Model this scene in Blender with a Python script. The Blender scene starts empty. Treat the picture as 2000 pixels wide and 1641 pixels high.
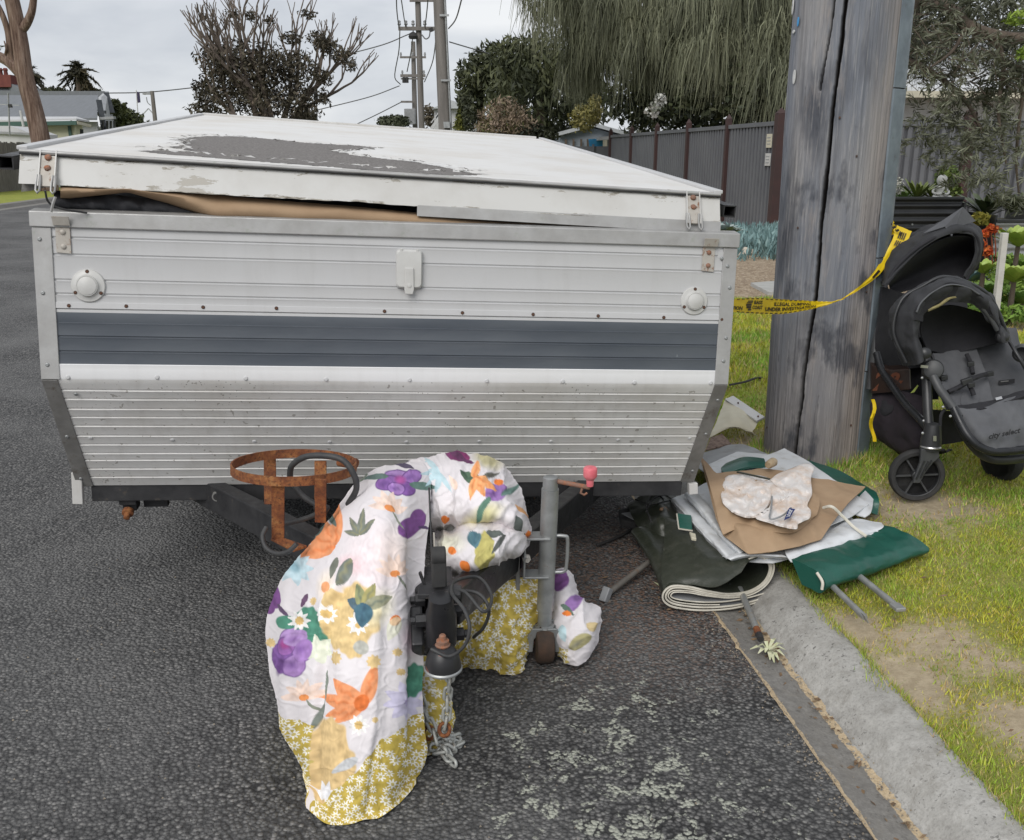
import bpy, math, random
import numpy as np
from mathutils import Vector, Matrix, noise as mnoise
random.seed(7); rng = np.random.default_rng(7)
SC = bpy.context.scene
COL = SC.collection
R = math.radians

# ---------------------------------------------------------------- camera
FPX, PITCH, CAMH = 1800.0, R(16.1), 1.45      # focal length in photo pixels, downward pitch, eye height
CP, SP = math.cos(PITCH), math.sin(PITCH)
cam = bpy.data.cameras.new('camera'); cam.sensor_width = 36.0; cam.lens = 36.0*FPX/2000.0
cam.clip_start = 0.05; cam.clip_end = 2000.0
camo = bpy.data.objects.new('camera', cam); COL.objects.link(camo)
camo.location = (0, 0, CAMH); camo.rotation_euler = (R(90)-PITCH, 0, 0)
SC.camera = camo

# ---------------------------------------------------------------- sky: a bright overcast
SUN_EL, SUN_AZ = R(40), R(205)      # azimuth from +Y clockwise: behind the camera, a little to the left
w = bpy.data.worlds.new('World'); SC.world = w; w.use_nodes = True
nt = w.node_tree; nt.nodes.clear()
def wn(t, **k):
    n = nt.nodes.new(t)
    for a, b in k.items(): setattr(n, a, b)
    return n
sky = wn('ShaderNodeTexSky', sky_type='NISHITA', sun_disc=False, sun_elevation=SUN_EL, sun_rotation=SUN_AZ)
tc = wn('ShaderNodeTexCoord'); mp = wn('ShaderNodeMapping'); mp.inputs['Scale'].default_value = (1.0, 1.0, 3.2)
nt.links.new(tc.outputs['Generated'], mp.inputs['Vector'])
n1 = wn('ShaderNodeTexNoise'); n1.inputs['Scale'].default_value = 3.4; n1.inputs['Detail'].default_value = 6.0; n1.inputs['Roughness'].default_value = .52
n1.inputs['Distortion'].default_value = .35
nt.links.new(mp.outputs['Vector'], n1.inputs['Vector'])
rp = wn('ShaderNodeValToRGB'); e = rp.color_ramp.elements
e[0].position = .32; e[0].color = (.50, .53, .585, 1); e[1].position = .68; e[1].color = (.84, .85, .865, 1)
m = e.new(.5); m.color = (.66, .685, .725, 1)
nt.links.new(n1.outputs['Fac'], rp.inputs['Fac'])
sm = wn('ShaderNodeMix', data_type='RGBA', blend_type='MULTIPLY'); sm.inputs[0].default_value = 1.0
nt.links.new(sky.outputs['Color'], sm.inputs[6]); sm.inputs[7].default_value = (.1, .1, .1, 1)
mx = wn('ShaderNodeMix', data_type='RGBA'); mx.inputs[0].default_value = .93
nt.links.new(sm.outputs[2], mx.inputs[6]); nt.links.new(rp.outputs['Color'], mx.inputs[7])
bg = wn('ShaderNodeBackground'); bg.inputs['Strength'].default_value = 0.70
out = wn('ShaderNodeOutputWorld')
nt.links.new(mx.outputs[2], bg.inputs['Color']); nt.links.new(bg.outputs[0], out.inputs['Surface'])

# ---------------------------------------------------------------- sun behind the cloud
sl = bpy.data.lights.new('sun', 'SUN'); sl.energy = 1.5; sl.angle = R(38); sl.color = (1.0, .97, .93)
so = bpy.data.objects.new('sun', sl); COL.objects.link(so)
sd = Vector((math.sin(SUN_AZ)*math.cos(SUN_EL), math.cos(SUN_AZ)*math.cos(SUN_EL), math.sin(SUN_EL)))
so.rotation_euler = (-sd).to_track_quat('-Z', 'Y').to_euler(); so.location = sd*50
vs = SC.view_settings; vs.view_transform = 'Standard'; vs.look = 'None'; vs.exposure = 0.64; vs.gamma = 1.0
vs.use_curve_mapping = False

# ---------------------------------------------------------------- pixel -> place helpers (used to measure positions off the photo)
CAMP = Vector((0, 0, CAMH))
def ray(px, py):
    x = (px-1000.0)/FPX; v = (820.5-py)/FPX
    return Vector((x, CP+v*SP, -SP+v*CP))
def G(px, py, z=0.0):
    d = ray(px, py); t = (z-CAMH)/d.z
    return CAMP + d*t
def Y(px, py, y):
    d = ray(px, py); return CAMP + d*(y/d.y)
def proj(p):
    x, y, z = p[0], p[1], p[2]-CAMH
    d = y*CP - z*SP; u = y*SP + z*CP
    return 1000+FPX*x/d, 820.5-FPX*u/d
UX = Vector((-.1262, .9920, 0)); TX = Vector((.9920, .1262, 0))     # the street runs along UX
def RF(s, t, z=0.0):
    p = UX*s + TX*t; return Vector((p.x, p.y, z))
def toRF(p): return p.x*UX.x+p.y*UX.y, p.x*TX.x+p.y*TX.y

# ---------------------------------------------------------------- objects
ORG = {}
def tag(o, label, cat, group=None):
    o['label'] = label; o['category'] = cat
    if group: o['group'] = group
    return o
def thing(name, loc, label, cat, group=None):
    o = bpy.data.objects.new(name, None); o.empty_display_size = .05; COL.objects.link(o)
    o.location = loc; ORG[o.name] = Vector(loc); return tag(o, label, cat, group)
def link(name, me, parent=None, org=None):
    o = bpy.data.objects.new(name, me); COL.objects.link(o)
    if parent is not None:
        o.parent = parent; ORG[o.name] = ORG[parent.name]
    else:
        o.location = org if org is not None else (0, 0, 0); ORG[o.name] = Vector(o.location)
    return o
def copy_tree(o, parent=None):
    c = o.copy(); COL.objects.link(c); c.parent = parent; ORG[c.name] = ORG[o.name]
    for ch in list(o.children): copy_tree(ch, c)
    return c
def mesh_np(name, V, Fc, mat, parent=None, org=None, smooth=False, sharp=None, attrs=None, uv=None):
    """V (n,3) world array, Fc (m,k) int array"""
    V = np.asarray(V, np.float32); Fc = np.asarray(Fc, np.int32)
    base = ORG[parent.name] if parent is not None else Vector(org if org is not None else (0, 0, 0))
    V = V - np.array(base, np.float32)
    me = bpy.data.meshes.new(name); k = Fc.shape[1]
    me.vertices.add(len(V)); me.vertices.foreach_set('co', V.ravel())
    me.loops.add(Fc.size); me.loops.foreach_set('vertex_index', Fc.ravel())
    me.polygons.add(len(Fc)); me.polygons.foreach_set('loop_start', np.arange(0, Fc.size, k, dtype=np.int32))
    me.polygons.foreach_set('loop_total', np.full(len(Fc), k, np.int32))
    if smooth: me.polygons.foreach_set('use_smooth', np.ones(len(Fc), bool))
    me.update(calc_edges=True); me.validate()
    if attrs:
        for an, arr in attrs.items():
            arr = np.asarray(arr, np.float32)
            if arr.ndim == 1:
                a = me.attributes.new(an, 'FLOAT', 'POINT'); a.data.foreach_set('value', arr)
            else:
                if arr.shape[1] == 3: arr = np.concatenate([arr, np.ones((len(arr), 1), np.float32)], 1)
                a = me.color_attributes.new(an, 'FLOAT_COLOR', 'POINT'); a.data.foreach_set('color', arr.ravel())
    if smooth and sharp: me.set_sharp_from_angle(angle=R(sharp))
    if mat: me.materials.append(mat)
    return link(name, me, parent, org)

class MB:
    def __init__(s): s.v = []; s.f = []
    def add(s, vs, fs):
        b = len(s.v); s.v += [Vector(v) for v in vs]; s.f += [tuple(i+b for i in f) for f in fs]; return s
    def box(s, c, size, rot=None):
        c = Vector(c); hx, hy, hz = size[0]/2, size[1]/2, size[2]/2
        vs = [Vector((x, y, z)) for z in (-hz, hz) for y in (-hy, hy) for x in (-hx, hx)]
        if rot is not None: vs = [rot @ v for v in vs]
        return s.add([c+v for v in vs], [(0,2,3,1),(4,5,7,6),(0,1,5,4),(2,6,7,3),(0,4,6,2),(1,3,7,5)])
    def bar(s, p0, p1, w, h, up=(0,0,1)):
        p0, p1 = Vector(p0), Vector(p1); d = (p1-p0).normalized(); up = Vector(up)
        x = d.cross(up).normalized(); z = x.cross(d).normalized()
        vs = [p + x*a*w/2 + z*b*h/2 for p in (p0, p1) for b in (-1, 1) for a in (-1, 1)]
        return s.add(vs, [(0,1,3,2),(4,6,7,5),(0,4,5,1),(2,3,7,6),(0,2,6,4),(1,5,7,3)])
    def cyl(s, p0, p1, r0, r1=None, n=16, caps=True):
        r1 = r0 if r1 is None else r1; p0, p1 = Vector(p0), Vector(p1); d = (p1-p0).normalized()
        a = d.orthogonal().normalized(); b = d.cross(a); vs = []
        for p, r in ((p0, r0), (p1, r1)):
            for i in range(n):
                t = 2*math.pi*i/n; vs.append(p + (a*math.cos(t)+b*math.sin(t))*r)
        fs = [(i, (i+1) % n, n+(i+1) % n, n+i) for i in range(n)]
        if caps: fs += [tuple(reversed(range(n))), tuple(range(n, 2*n))]
        return s.add(vs, fs)
    def tube(s, pts, r, n=8, closed=False, caps=True, flat=None):
        pts = [Vector(p) for p in pts]; m = len(pts); rs = r if hasattr(r, '__len__') else [r]*m
        vs = []; a = None
        for i, p in enumerate(pts):
            q0 = pts[i-1] if (i > 0 or closed) else p; q1 = pts[(i+1) % m] if (i < m-1 or closed) else p
            d = (q1-q0).normalized()
            if a is None: a = d.orthogonal().normalized()
            a = (a - d*a.dot(d)); a = a.normalized() if a.length > 1e-6 else d.orthogonal().normalized()
            b = d.cross(a)
            for k in range(n):
                t = 2*math.pi*k/n; vs.append(p + (a*math.cos(t)+b*math.sin(t))*rs[i])
        fs = []
        for i in range(m if closed else m-1):
            for k in range(n):
                j = (i+1) % m; fs.append((i*n+k, i*n+(k+1) % n, j*n+(k+1) % n, j*n+k))
        if caps and not closed: fs += [tuple(reversed(range(n))), tuple(range((m-1)*n, m*n))]
        return s.add(vs, fs)
    def lathe(s, o, axis, prof, n=24, xdir=None, sx=1.0):
        o = Vector(o); d = Vector(axis).normalized()
        a = Vector(xdir) if xdir is not None else d.orthogonal(); a = (a-d*a.dot(d)).normalized(); b = d.cross(a)
        vs = []
        for r, h in prof:
            for i in range(n):
                t = 2*math.pi*i/n; vs.append(o + d*h + (a*math.cos(t)*sx+b*math.sin(t))*r)
        fs = [(j*n+i, j*n+(i+1) % n, (j+1)*n+(i+1) % n, (j+1)*n+i) for j in range(len(prof)-1) for i in range(n)]
        fs += [tuple(reversed(range(n))), tuple(range((len(prof)-1)*n, len(prof)*n))]
        return s.add(vs, fs)
    def prism(s, poly, vec):
        poly = [Vector(p) for p in poly]; vec = Vector(vec); n = len(poly)
        return s.add(poly+[p+vec for p in poly], [tuple(reversed(range(n))), tuple(range(n, 2*n))] +
                     [(i, (i+1) % n, n+(i+1) % n, n+i) for i in range(n)])
    def grid(s, rows):
        n, m = len(rows), len(rows[0])
        return s.add([p for r in rows for p in r], [(i*m+j, i*m+j+1, (i+1)*m+j+1, (i+1)*m+j) for i in range(n-1) for j in range(m-1)])
    def xf(s, M):
        s.v = [M @ v for v in s.v]; return s
    def build(s, name, mat, parent=None, org=None, smooth=None, bevel=0, fixn=True):
        base = ORG[parent.name] if parent is not None else Vector(org if org is not None else (0, 0, 0))
        me = bpy.data.meshes.new(name); me.from_pydata([v-base for v in s.v], [], s.f)
        if mat: me.materials.append(mat)
        if fixn:
            import bmesh
            bm = bmesh.new(); bm.from_mesh(me); bmesh.ops.recalc_face_normals(bm, faces=bm.faces); bm.to_mesh(me); bm.free()
        if smooth is not None:
            me.shade_smooth(); me.set_sharp_from_angle(angle=R(smooth))
        o = link(name, me, parent, org)
        if bevel:
            b = o.modifiers.new('bevel', 'BEVEL'); b.width = bevel; b.segments = 2; b.limit_method = 'ANGLE'; b.angle_limit = R(40)
        return o

def nz(x, y=0.0, z=0.0): return mnoise.noise(Vector((x, y, z)))
def fbm(x, y=0.0, z=0.0, o=4):
    a, t = 1.0, 0.0
    for i in range(o): t += a*nz(x, y, z); x *= 2.03; y *= 2.03; z *= 2.03; a *= .5
    return t
def crom(P, t):
    """Catmull-Rom through list/array P (n,k) at t in [0,n-1] (array)"""
    P = np.asarray(P, float); n = len(P); t = np.clip(np.asarray(t, float), 0, n-1-1e-9)
    i = np.floor(t).astype(int); f = (t-i)[:, None]
    p0 = P[np.maximum(i-1, 0)]; p1 = P[i]; p2 = P[np.minimum(i+1, n-1)]; p3 = P[np.minimum(i+2, n-1)]
    # reflect the ends
    p0 = np.where((i == 0)[:, None], 2*p1-p2, p0); p3 = np.where((i >= n-2)[:, None], 2*p2-p1, p3)
    return .5*((2*p1)+(-p0+p2)*f+(2*p0-5*p1+4*p2-p3)*f**2+(-p0+3*p1-3*p2+p3)*f**3)
def curve(P, n): return [Vector(q) for q in crom([tuple(p) for p in P], np.linspace(0, len(P)-1, n))]
def surf(net, nu, nv):
    """bicubic through a net[rows][cols] of k-tuples -> (nu,nv,k)"""
    net = np.asarray(net, float); r, c, k = net.shape
    tu = np.linspace(0, r-1, nu); tv = np.linspace(0, c-1, nv)
    A = np.stack([crom(net[:, j], tu) for j in range(c)], 1)          # nu,c,k
    return np.stack([crom(A[i], tv) for i in range(nu)], 0)
def gridfaces(nu, nv, off=0, flip=False):
    i, j = np.meshgrid(np.arange(nu-1), np.arange(nv-1), indexing='ij')
    a = (i*nv+j).ravel()+off
    F = np.stack([a, a+1, a+nv+1, a+nv], 1)
    return F[:, ::-1] if flip else F
def gnormals(S):
    du = np.gradient(S, axis=0); dv = np.gradient(S, axis=1)
    n = np.cross(du, dv); l = np.linalg.norm(n, axis=2, keepdims=True); return n/np.maximum(l, 1e-9)
def fbm_arr(P, sc, o=3):
    P = np.asarray(P).reshape(-1, 3); sc = np.asarray(sc if hasattr(sc, '__len__') else (sc, sc, sc), float)
    return np.array([fbm(p[0]*sc[0], p[1]*sc[1], p[2]*sc[2], o) for p in P])
def thick_grid(S, th, N=None):
    """closed shell from a grid surface (nu,nv,3): -> V, F quads"""
    nu, nv, _ = S.shape; N = gnormals(S) if N is None else N
    V = np.concatenate([S.reshape(-1, 3), (S-N*th).reshape(-1, 3)]); n = nu*nv
    F = [gridfaces(nu, nv), gridfaces(nu, nv, n, True)]
    top = np.arange(nv); bot = (nu-1)*nv+np.arange(nv); lef = np.arange(nu)*nv; rig = lef+nv-1
    for e, fl in ((top, True), (bot, False), (lef, False), (rig, True)):
        q = np.stack([e[:-1], e[1:], e[1:]+n, e[:-1]+n], 1); F.append(q if fl else q[:, ::-1])
    return V, np.concatenate(F)
# ---------------------------------------------------------------- materials
class NT:
    def __init__(s, name):
        s.m = bpy.data.materials.new(name); s.m.use_nodes = True; s.t = s.m.node_tree
        s.b = s.t.nodes['Principled BSDF']; s.tc = s.t.nodes.new('ShaderNodeTexCoord'); s.vec = s.tc.outputs['Object']
    def n(s, t, **k):
        q = s.t.nodes.new(t)
        for a, b in k.items(): setattr(q, a, b)
        return q
    def put(s, sock, v):
        if isinstance(v, bpy.types.NodeSocket): s.t.links.new(v, sock)
        elif isinstance(v, (tuple, list)) and len(v) == 3 and sock.type == 'RGBA': sock.default_value = (*v, 1)
        else: sock.default_value = v
    def map(s, scale=(1,1,1), rot=(0,0,0), loc=(0,0,0)):
        q = s.n('ShaderNodeMapping'); s.put(q.inputs['Vector'], s.vec)
        q.inputs['Scale'].default_value = scale; q.inputs['Rotation'].default_value = rot; q.inputs['Location'].default_value = loc
        return q.outputs[0]
    def noise(s, scale, detail=4, rough=.55, vec=None, dist=0, color=False):
        q = s.n('ShaderNodeTexNoise'); s.put(q.inputs['Vector'], vec or s.vec)
        q.inputs['Scale'].default_value = scale; q.inputs['Detail'].default_value = detail
        q.inputs['Roughness'].default_value = rough; q.inputs['Distortion'].default_value = dist
        return q.outputs['Color' if color else 'Fac']
    def vor(s, scale, vec=None, feature='F1', out='Distance', rnd=1.0):
        q = s.n('ShaderNodeTexVoronoi', feature=feature); s.put(q.inputs['Vector'], vec or s.vec)
        q.inputs['Scale'].default_value = scale; q.inputs['Randomness'].default_value = rnd
        return q.outputs[out]
    def ramp(s, fac, stops, interp='LINEAR'):
        q = s.n('ShaderNodeValToRGB'); e = q.color_ramp.elements; q.color_ramp.interpolation = interp
        while len(e) < len(stops): e.new(.5)
        for i, (p, c) in enumerate(stops):
            e[i].position = p; e[i].color = (*c, 1) if isinstance(c, (tuple, list)) else (c, c, c, 1)
        s.put(q.inputs['Fac'], fac); return q.outputs['Color']
    def mix(s, fac, a, b, mode='MIX'):
        q = s.n('ShaderNodeMix', data_type='RGBA', blend_type=mode)
        s.put(q.inputs[0], fac); s.put(q.inputs[6], a); s.put(q.inputs[7], b); return q.outputs[2]
    def math(s, op, a, b=0.0, clamp=False):
        q = s.n('ShaderNodeMath', operation=op, use_clamp=clamp); s.put(q.inputs[0], a); s.put(q.inputs[1], b); return q.outputs[0]
    def mr(s, v, a, b, c=0.0, d=1.0):
        q = s.n('ShaderNodeMapRange'); s.put(q.inputs[0], v)
        for i, x in enumerate((a, b, c, d)): q.inputs[i+1].default_value = x
        return q.outputs[0]
    def bump(s, h, strength=.5, dist=.01, nrm=None):
        q = s.n('ShaderNodeBump'); s.put(q.inputs['Height'], h)
        q.inputs['Strength'].default_value = strength; q.inputs['Distance'].default_value = dist
        if nrm: s.put(q.inputs['Normal'], nrm)
        return q.outputs[0]
    def attr(s, name, out='Color'):
        q = s.n('ShaderNodeAttribute'); q.attribute_name = name; return q.outputs[out]
    def xyz(s, vec=None):
        q = s.n('ShaderNodeSeparateXYZ'); s.put(q.inputs[0], vec or s.vec); return q.outputs
    def fin(s, col, rough=.6, metal=0.0, bump=None, spec=None, **kw):
        s.put(s.b.inputs['Base Color'], col); s.put(s.b.inputs['Roughness'], rough); s.put(s.b.inputs['Metallic'], metal)
        if bump: s.put(s.b.inputs['Normal'], bump)
        if spec is not None: s.b.inputs['Specular IOR Level'].default_value = spec
        for k, v in kw.items(): s.put(s.b.inputs[k], v)
        return s.m
def plain(name, c1, c2=None, scale=8, rough=.6, metal=0.0, bs=0, bd=.002, bscale=None, lo=.35, hi=.65, spec=None, dirt=None, dscale=60, dlo=.62, dhi=.72, stretch=None, rvar=0):
    t = NT(name); v = t.map(stretch) if stretch else None
    c2 = c2 or tuple(x*.8 for x in c1)
    f = t.noise(scale, 5, .6, v)
    col = t.ramp(f, [(lo, c1), (hi, c2)])
    if dirt:
        d = t.noise(dscale, 4, .65, v); col = t.mix(t.mr(d, dlo, dhi), col, dirt)
    b = t.bump(t.noise(bscale or scale*6, 4, .6, v), bs, bd) if bs else None
    r = rough if not rvar else t.mr(t.noise(scale*2.3, 4), .3, .7, rough-rvar, rough+rvar)
    return t.fin(col, r, metal, b, spec)

M = {}
def white_paint(name, base, dirt, amt, speck=0.0):
    t = NT(name)
    v = t.map((1, 1, 1)); st = t.map((1.2, 1.2, 9))
    blot = t.noise(5, 5, .6); streak = t.noise(3.5, 5, .65, t.map((7, 7, .7)))
    col = t.mix(t.math('MULTIPLY', t.mr(blot, .42, .75), amt), base, dirt)
    col = t.mix(t.math('MULTIPLY', t.mr(streak, .5, .8), amt*.7), col, tuple(x*.8 for x in dirt))
    if speck:
        sp = t.vor(70, None); z = t.noise(2.2, 3)
        k = t.math('MULTIPLY', t.math('LESS_THAN', sp, .13), t.mr(z, .46, .6))
        k2 = t.math('MULTIPLY', t.math('LESS_THAN', t.noise(46, 2, .5), .30), 1.0)
        col = t.mix(t.math('MULTIPLY', k, speck, True), col, (.05, .045, .035))
        col = t.mix(t.math('MULTIPLY', k2, speck*.7, True), col, (.16, .14, .11))
    b = t.bump(t.noise(3.0, 3), .25, .01, t.bump(t.noise(220, 2), .08, .001))
    return t.fin(col, t.mr(blot, .3, .7, .36, .55), 0, b)
M['white'] = white_paint('white_enamel', (.50, .503, .508), (.42, .415, .40), .28)
M['white_band'] = white_paint('brighter_white_enamel', (.70, .703, .708), (.56, .55, .53), .25)  # brighter white than the upper cladding, for the band below the stripe
M['white_low'] = white_paint('dulled_aluminium_paint', (.66, .655, .64), (.52, .50, .46), .6, .8)
M['white_lid'] = white_paint('chalky_white_paint', (.54, .535, .52), (.42, .40, .37), .6, .2)
# roof: white paint over exposed dark substrate; 'bare' marks where the coat has come off
t = NT('peeling_roof_paint'); bare = t.attr('bare', 'Fac')
g = t.noise(60, 4, .7, t.map((.35, 1, 1)))
dk = t.ramp(t.noise(130, 3, .6), [(.3, (.085, .078, .072)), (.7, (.22, .205, .195))])
wt = t.mix(t.math('MULTIPLY', t.mr(t.noise(2.6, 5, .65), .45, .75), .75), (.66, .655, .64), (.54, .50, .44))
wt = t.mix(t.math('MULTIPLY', t.mr(t.noise(9, 5, .7, t.map((.25, 1.6, 1))), .6, .72), .5), wt, (.42, .40, .37))
k = t.math('GREATER_THAN', bare, .5)
M['roof'] = t.fin(t.mix(k, wt, dk), t.mr(k, 0, 1, .55, .85), 0, t.bump(t.math('SUBTRACT', t.math('MULTIPLY', g, .25), t.math('MULTIPLY', k, .8)), .5, .003))
# grey stripe
t = NT('slate_grey_stripe_paint'); b = t.noise(4, 5, .6, t.map((.5, 1, 2.5)))
col = t.ramp(b, [(.3, (.068, .080, .098)), (.7, (.105, .118, .135))])
col = t.mix(t.math('MULTIPLY', t.mr(t.noise(34, 5, .75), .70, .74), .8), col, (.25, .27, .29))
M['stripe'] = t.fin(col, t.mr(b, .3, .7, .34, .5), 0, t.bump(t.noise(3.0, 3), .25, .01))
def metal_mat(name, c1, c2, rough, rust=None, lo=.55, hi=.7, rs=22, met=.85):
    t = NT(name); f = t.noise(14, 5, .6); col = t.ramp(f, [(.3, c1), (.7, c2)]); mt = met
    if rust:
        k = t.mr(t.noise(rs, 5, .7), lo, hi); col = t.mix(k, col, rust); mt = t.mr(k, 0, 1, met, .05)
    return t.fin(col, t.mr(t.noise(30, 4), .3, .7, rough-.1, rough+.15), mt, t.bump(t.noise(160, 4, .7), .25, .001))
M['alu'] = metal_mat('dull_aluminium_trim', (.42, .42, .415), (.33, .325, .315), .5, (.28, .30, .26), .6, .75, met=.35)
M['alu_dark'] = metal_mat('dirty_aluminium_trim', (.26, .255, .245), (.17, .165, .155), .6, (.12, .105, .09), .55, .7, met=.3)
M['galv'] = metal_mat('galvanised_steel', (.40, .41, .41), (.26, .27, .27), .5, (.20, .17, .14), .62, .75, met=.65)
M['screw'] = metal_mat('rusty_screw', (.09, .06, .05), (.04, .032, .03), .75, (.12, .055, .03), .5, .6, 60, met=.2)
M['bolt'] = metal_mat('rusty_bolt_head', (.30, .17, .12), (.16, .09, .065), .75, (.30, .12, .06), .5, .6, 60, met=.2)
M['rust'] = None
t = NT('heavy_rust'); f = t.noise(26, 6, .7); g = t.noise(120, 4, .7)
col = t.ramp(f, [(.28, (.075, .028, .014)), (.45, (.17, .055, .020)), (.58, (.26, .10, .032)), (.72, (.36, .19, .07))])
col = t.mix(t.mr(g, .5, .68), col, (.07, .026, .014))
M['rust'] = t.fin(col, .85, .05, t.bump(g, .6, .002))
M['rustplate'] = metal_mat('worn_rusty_plate', (.47, .45, .41), (.36, .33, .29), .6, (.20, .10, .055), .56, .66, 40, met=.15)
M['black'] = metal_mat('worn_black_paint', (.018, .018, .020), (.040, .040, .042), .5, (.085, .07, .055), .62, .74, 30, met=.1)
M['black_gloss'] = metal_mat('black_painted_steel', (.012, .012, .014), (.026, .026, .028), .36, (.10, .05, .04), .70, .76, 24, met=.1)
M['rubber'] = plain('black_rubber', (.018, .018, .019), (.035, .034, .033), 20, .75, bs=.3)
M['hose'] = plain('grey_black_hose', (.028, .029, .031), (.050, .050, .050), 30, .6, bs=.2)
M['pink'] = plain('faded_pink_plastic', (.62, .12, .15), (.70, .22, .24), 30, .5, bs=.1)
M['plastic_white'] = plain('aged_white_plastic', (.54, .54, .525), (.46, .455, .435), 10, .4)
M['canvas'] = plain('tan_canvas', (.38, .265, .165), (.30, .20, .12), 6, .85, bs=.25, bscale=400, bd=.001)
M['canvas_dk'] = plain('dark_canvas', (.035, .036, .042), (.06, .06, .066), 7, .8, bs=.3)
# ---------------------------------------------------------------- ground
def struct(o): o['kind'] = 'structure'; return o
def stuff(o): o['kind'] = 'stuff'; return o
# asphalt: chip seal with pale lichen blotches and some brown litter tint
t = NT('chip_seal_asphalt')
c1 = t.vor(95, None, 'F1', 'Color'); cs = t.n('ShaderNodeSeparateColor'); t.put(cs.inputs[0], c1)
d1 = t.vor(95); fine = t.noise(300, 3, .6); big = t.noise(1.1, 5, .6); mid = t.noise(9, 4, .6)
base = t.ramp(cs.outputs[0], [(0, (.060, .059, .059)), (.5, (.118, .116, .114)), (.85, (.18, .177, .172)), (1, (.27, .262, .25))])
base = t.mix(t.math('MULTIPLY', t.mr(d1, .38, .70), .92), base, (.016, .016, .017))
base = t.mix(t.math('MULTIPLY', t.mr(mid, .45, .7), .35), base, (.075, .075, .076))
base = t.mix(t.math('MULTIPLY', t.mr(big, .4, .68), .5), base, (.19, .188, .184))
X = t.xyz()
ox = t.math('SUBTRACT', X[0], .28); oy = t.math('SUBTRACT', X[1], 1.85)
rr = t.math('SQRT', t.math('ADD', t.math('MULTIPLY', t.math('MULTIPLY', ox, ox), 2.2), t.math('MULTIPLY', oy, oy)))
zone = t.mr(rr, .25, .95, 0, .17)
thr = t.math('ADD', .53, zone)
blot = t.noise(12, 9, .74, None, .3); cell = t.math('MULTIPLY', t.math('SUBTRACT', .62, d1), t.noise(48, 4, .7))
lm = t.math('MULTIPLY', t.mr(t.math('SUBTRACT', blot, thr), 0, .02), t.mr(d1, .74, .58))
lich = t.ramp(t.noise(180, 3), [(.3, (.30, .31, .26)), (.7, (.46, .47, .40))])
bx = t.math('SUBTRACT', X[0], .38); by = t.math('SUBTRACT', X[1], 3.0)
br = t.math('SQRT', t.math('ADD', t.math('MULTIPLY', bx, bx), t.math('MULTIPLY', by, by)))
lit = t.math('MULTIPLY', t.math('GREATER_THAN', t.noise(70, 3, .6, None, 1.2), .53), t.mr(br, .3, .85, .75, 0))
base = t.mix(lit, base, (.19, .115, .08))
col = t.mix(lm, base, lich)
h = t.math('ADD', t.math('MULTIPLY', t.math('SUBTRACT', .6, d1), 1.0), t.math('MULTIPLY', fine, .35))
M['asphalt'] = t.fin(col, t.mr(fine, .3, .7, .62, .85), 0, t.bump(h, 1.0, .009), .35)
rows = []
for s in (-12, 0, 2, 4, 8, 16, 32, 64, 128, 260): rows.append([RF(s, tt, 0) for tt in (-10.35, -6, -3, -1, 0, .5, 1.004)])
struct(MB().grid(rows).build('road', M['asphalt'], fixn=False))
M['soil'] = plain('dull_earth', (.09, .075, .055), (.06, .06, .035), .6, .95)
struct(MB().grid([[Vector((x, y, -.06)) for x in (-500, -50, 0, 50, 500)] for y in (-60, 0, 100, 300, 900)]).build('ground', M['soil'], fixn=False))
# concrete gutter and kerb in one run, a strip of blown sand along both joints
t = NT('weathered_concrete'); f = t.noise(7, 5, .65); g = t.vor(150)
st, tt_ = None, None
X = t.xyz(); tl = t.math('ADD', t.math('MULTIPLY', X[0], TX.x), t.math('MULTIPLY', X[1], TX.y))
gut = t.ramp(t.noise(40, 5, .7), [(.3, (.135, .128, .118)), (.7, (.25, .24, .222))])
krb = t.ramp(t.noise(22, 6, .7), [(.3, (.30, .292, .272)), (.7, (.46, .45, .425))])
col = t.mix(t.mr(t.math('ADD', tl, t.math('MULTIPLY', t.noise(16, 4), .05)), 1.135, 1.165), gut, krb)
blk = t.noise(75, 3, .6)
col = t.mix(t.math('MULTIPLY', t.mr(t.noise(2.2, 5, .65, t.map((1.6, .7, 1))), .45, .7), .45), col, (.16, .15, .13))
pit = t.math('MULTIPLY', t.math('LESS_THAN', blk, .37), t.mr(t.noise(6, 4), .42, .62))
col = t.mix(t.math('MULTIPLY', pit, .7), col, (.07, .067, .062))
col = t.mix(t.math('MULTIPLY', t.mr(t.noise(120, 4, .75), .48, .66), .35), col, (.12, .115, .105))
col = t.mix(t.math('MULTIPLY', t.mr(t.noise(14, 5, .7, None, .8), .52, .70), .5), col, (.19, .175, .15))
col = t.mix(t.math('MULTIPLY', t.mr(t.noise(5, 4), .5, .75), .5), col, (.12, .11, .10))
wob = t.math('ADD', tl, t.math('MULTIPLY', t.math('SUBTRACT', t.noise(11, 5, .7), .5), .035))
s2 = t.math('MULTIPLY', t.math('LESS_THAN', t.math('ABSOLUTE', t.math('SUBTRACT', wob, 1.122)), .010), t.math('GREATER_THAN', t.noise(60, 3, .7), .40))
s1 = t.math('LESS_THAN', t.math('ABSOLUTE', t.math('SUBTRACT', wob, 1.008)), .008)
sand = t.ramp(t.noise(140, 3), [(.3, (.36, .27, .165)), (.7, (.52, .42, .28))])
col = t.mix(t.math('MAXIMUM', s1, s2), col, sand)
M['concrete'] = t.fin(col, .85, 0, t.bump(t.math('ADD', t.math('ADD', t.math('MULTIPLY', g, .5), t.noise(90, 4)), t.math('MULTIPLY', t.noise(14, 3), .6)), .45, .003))
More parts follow.
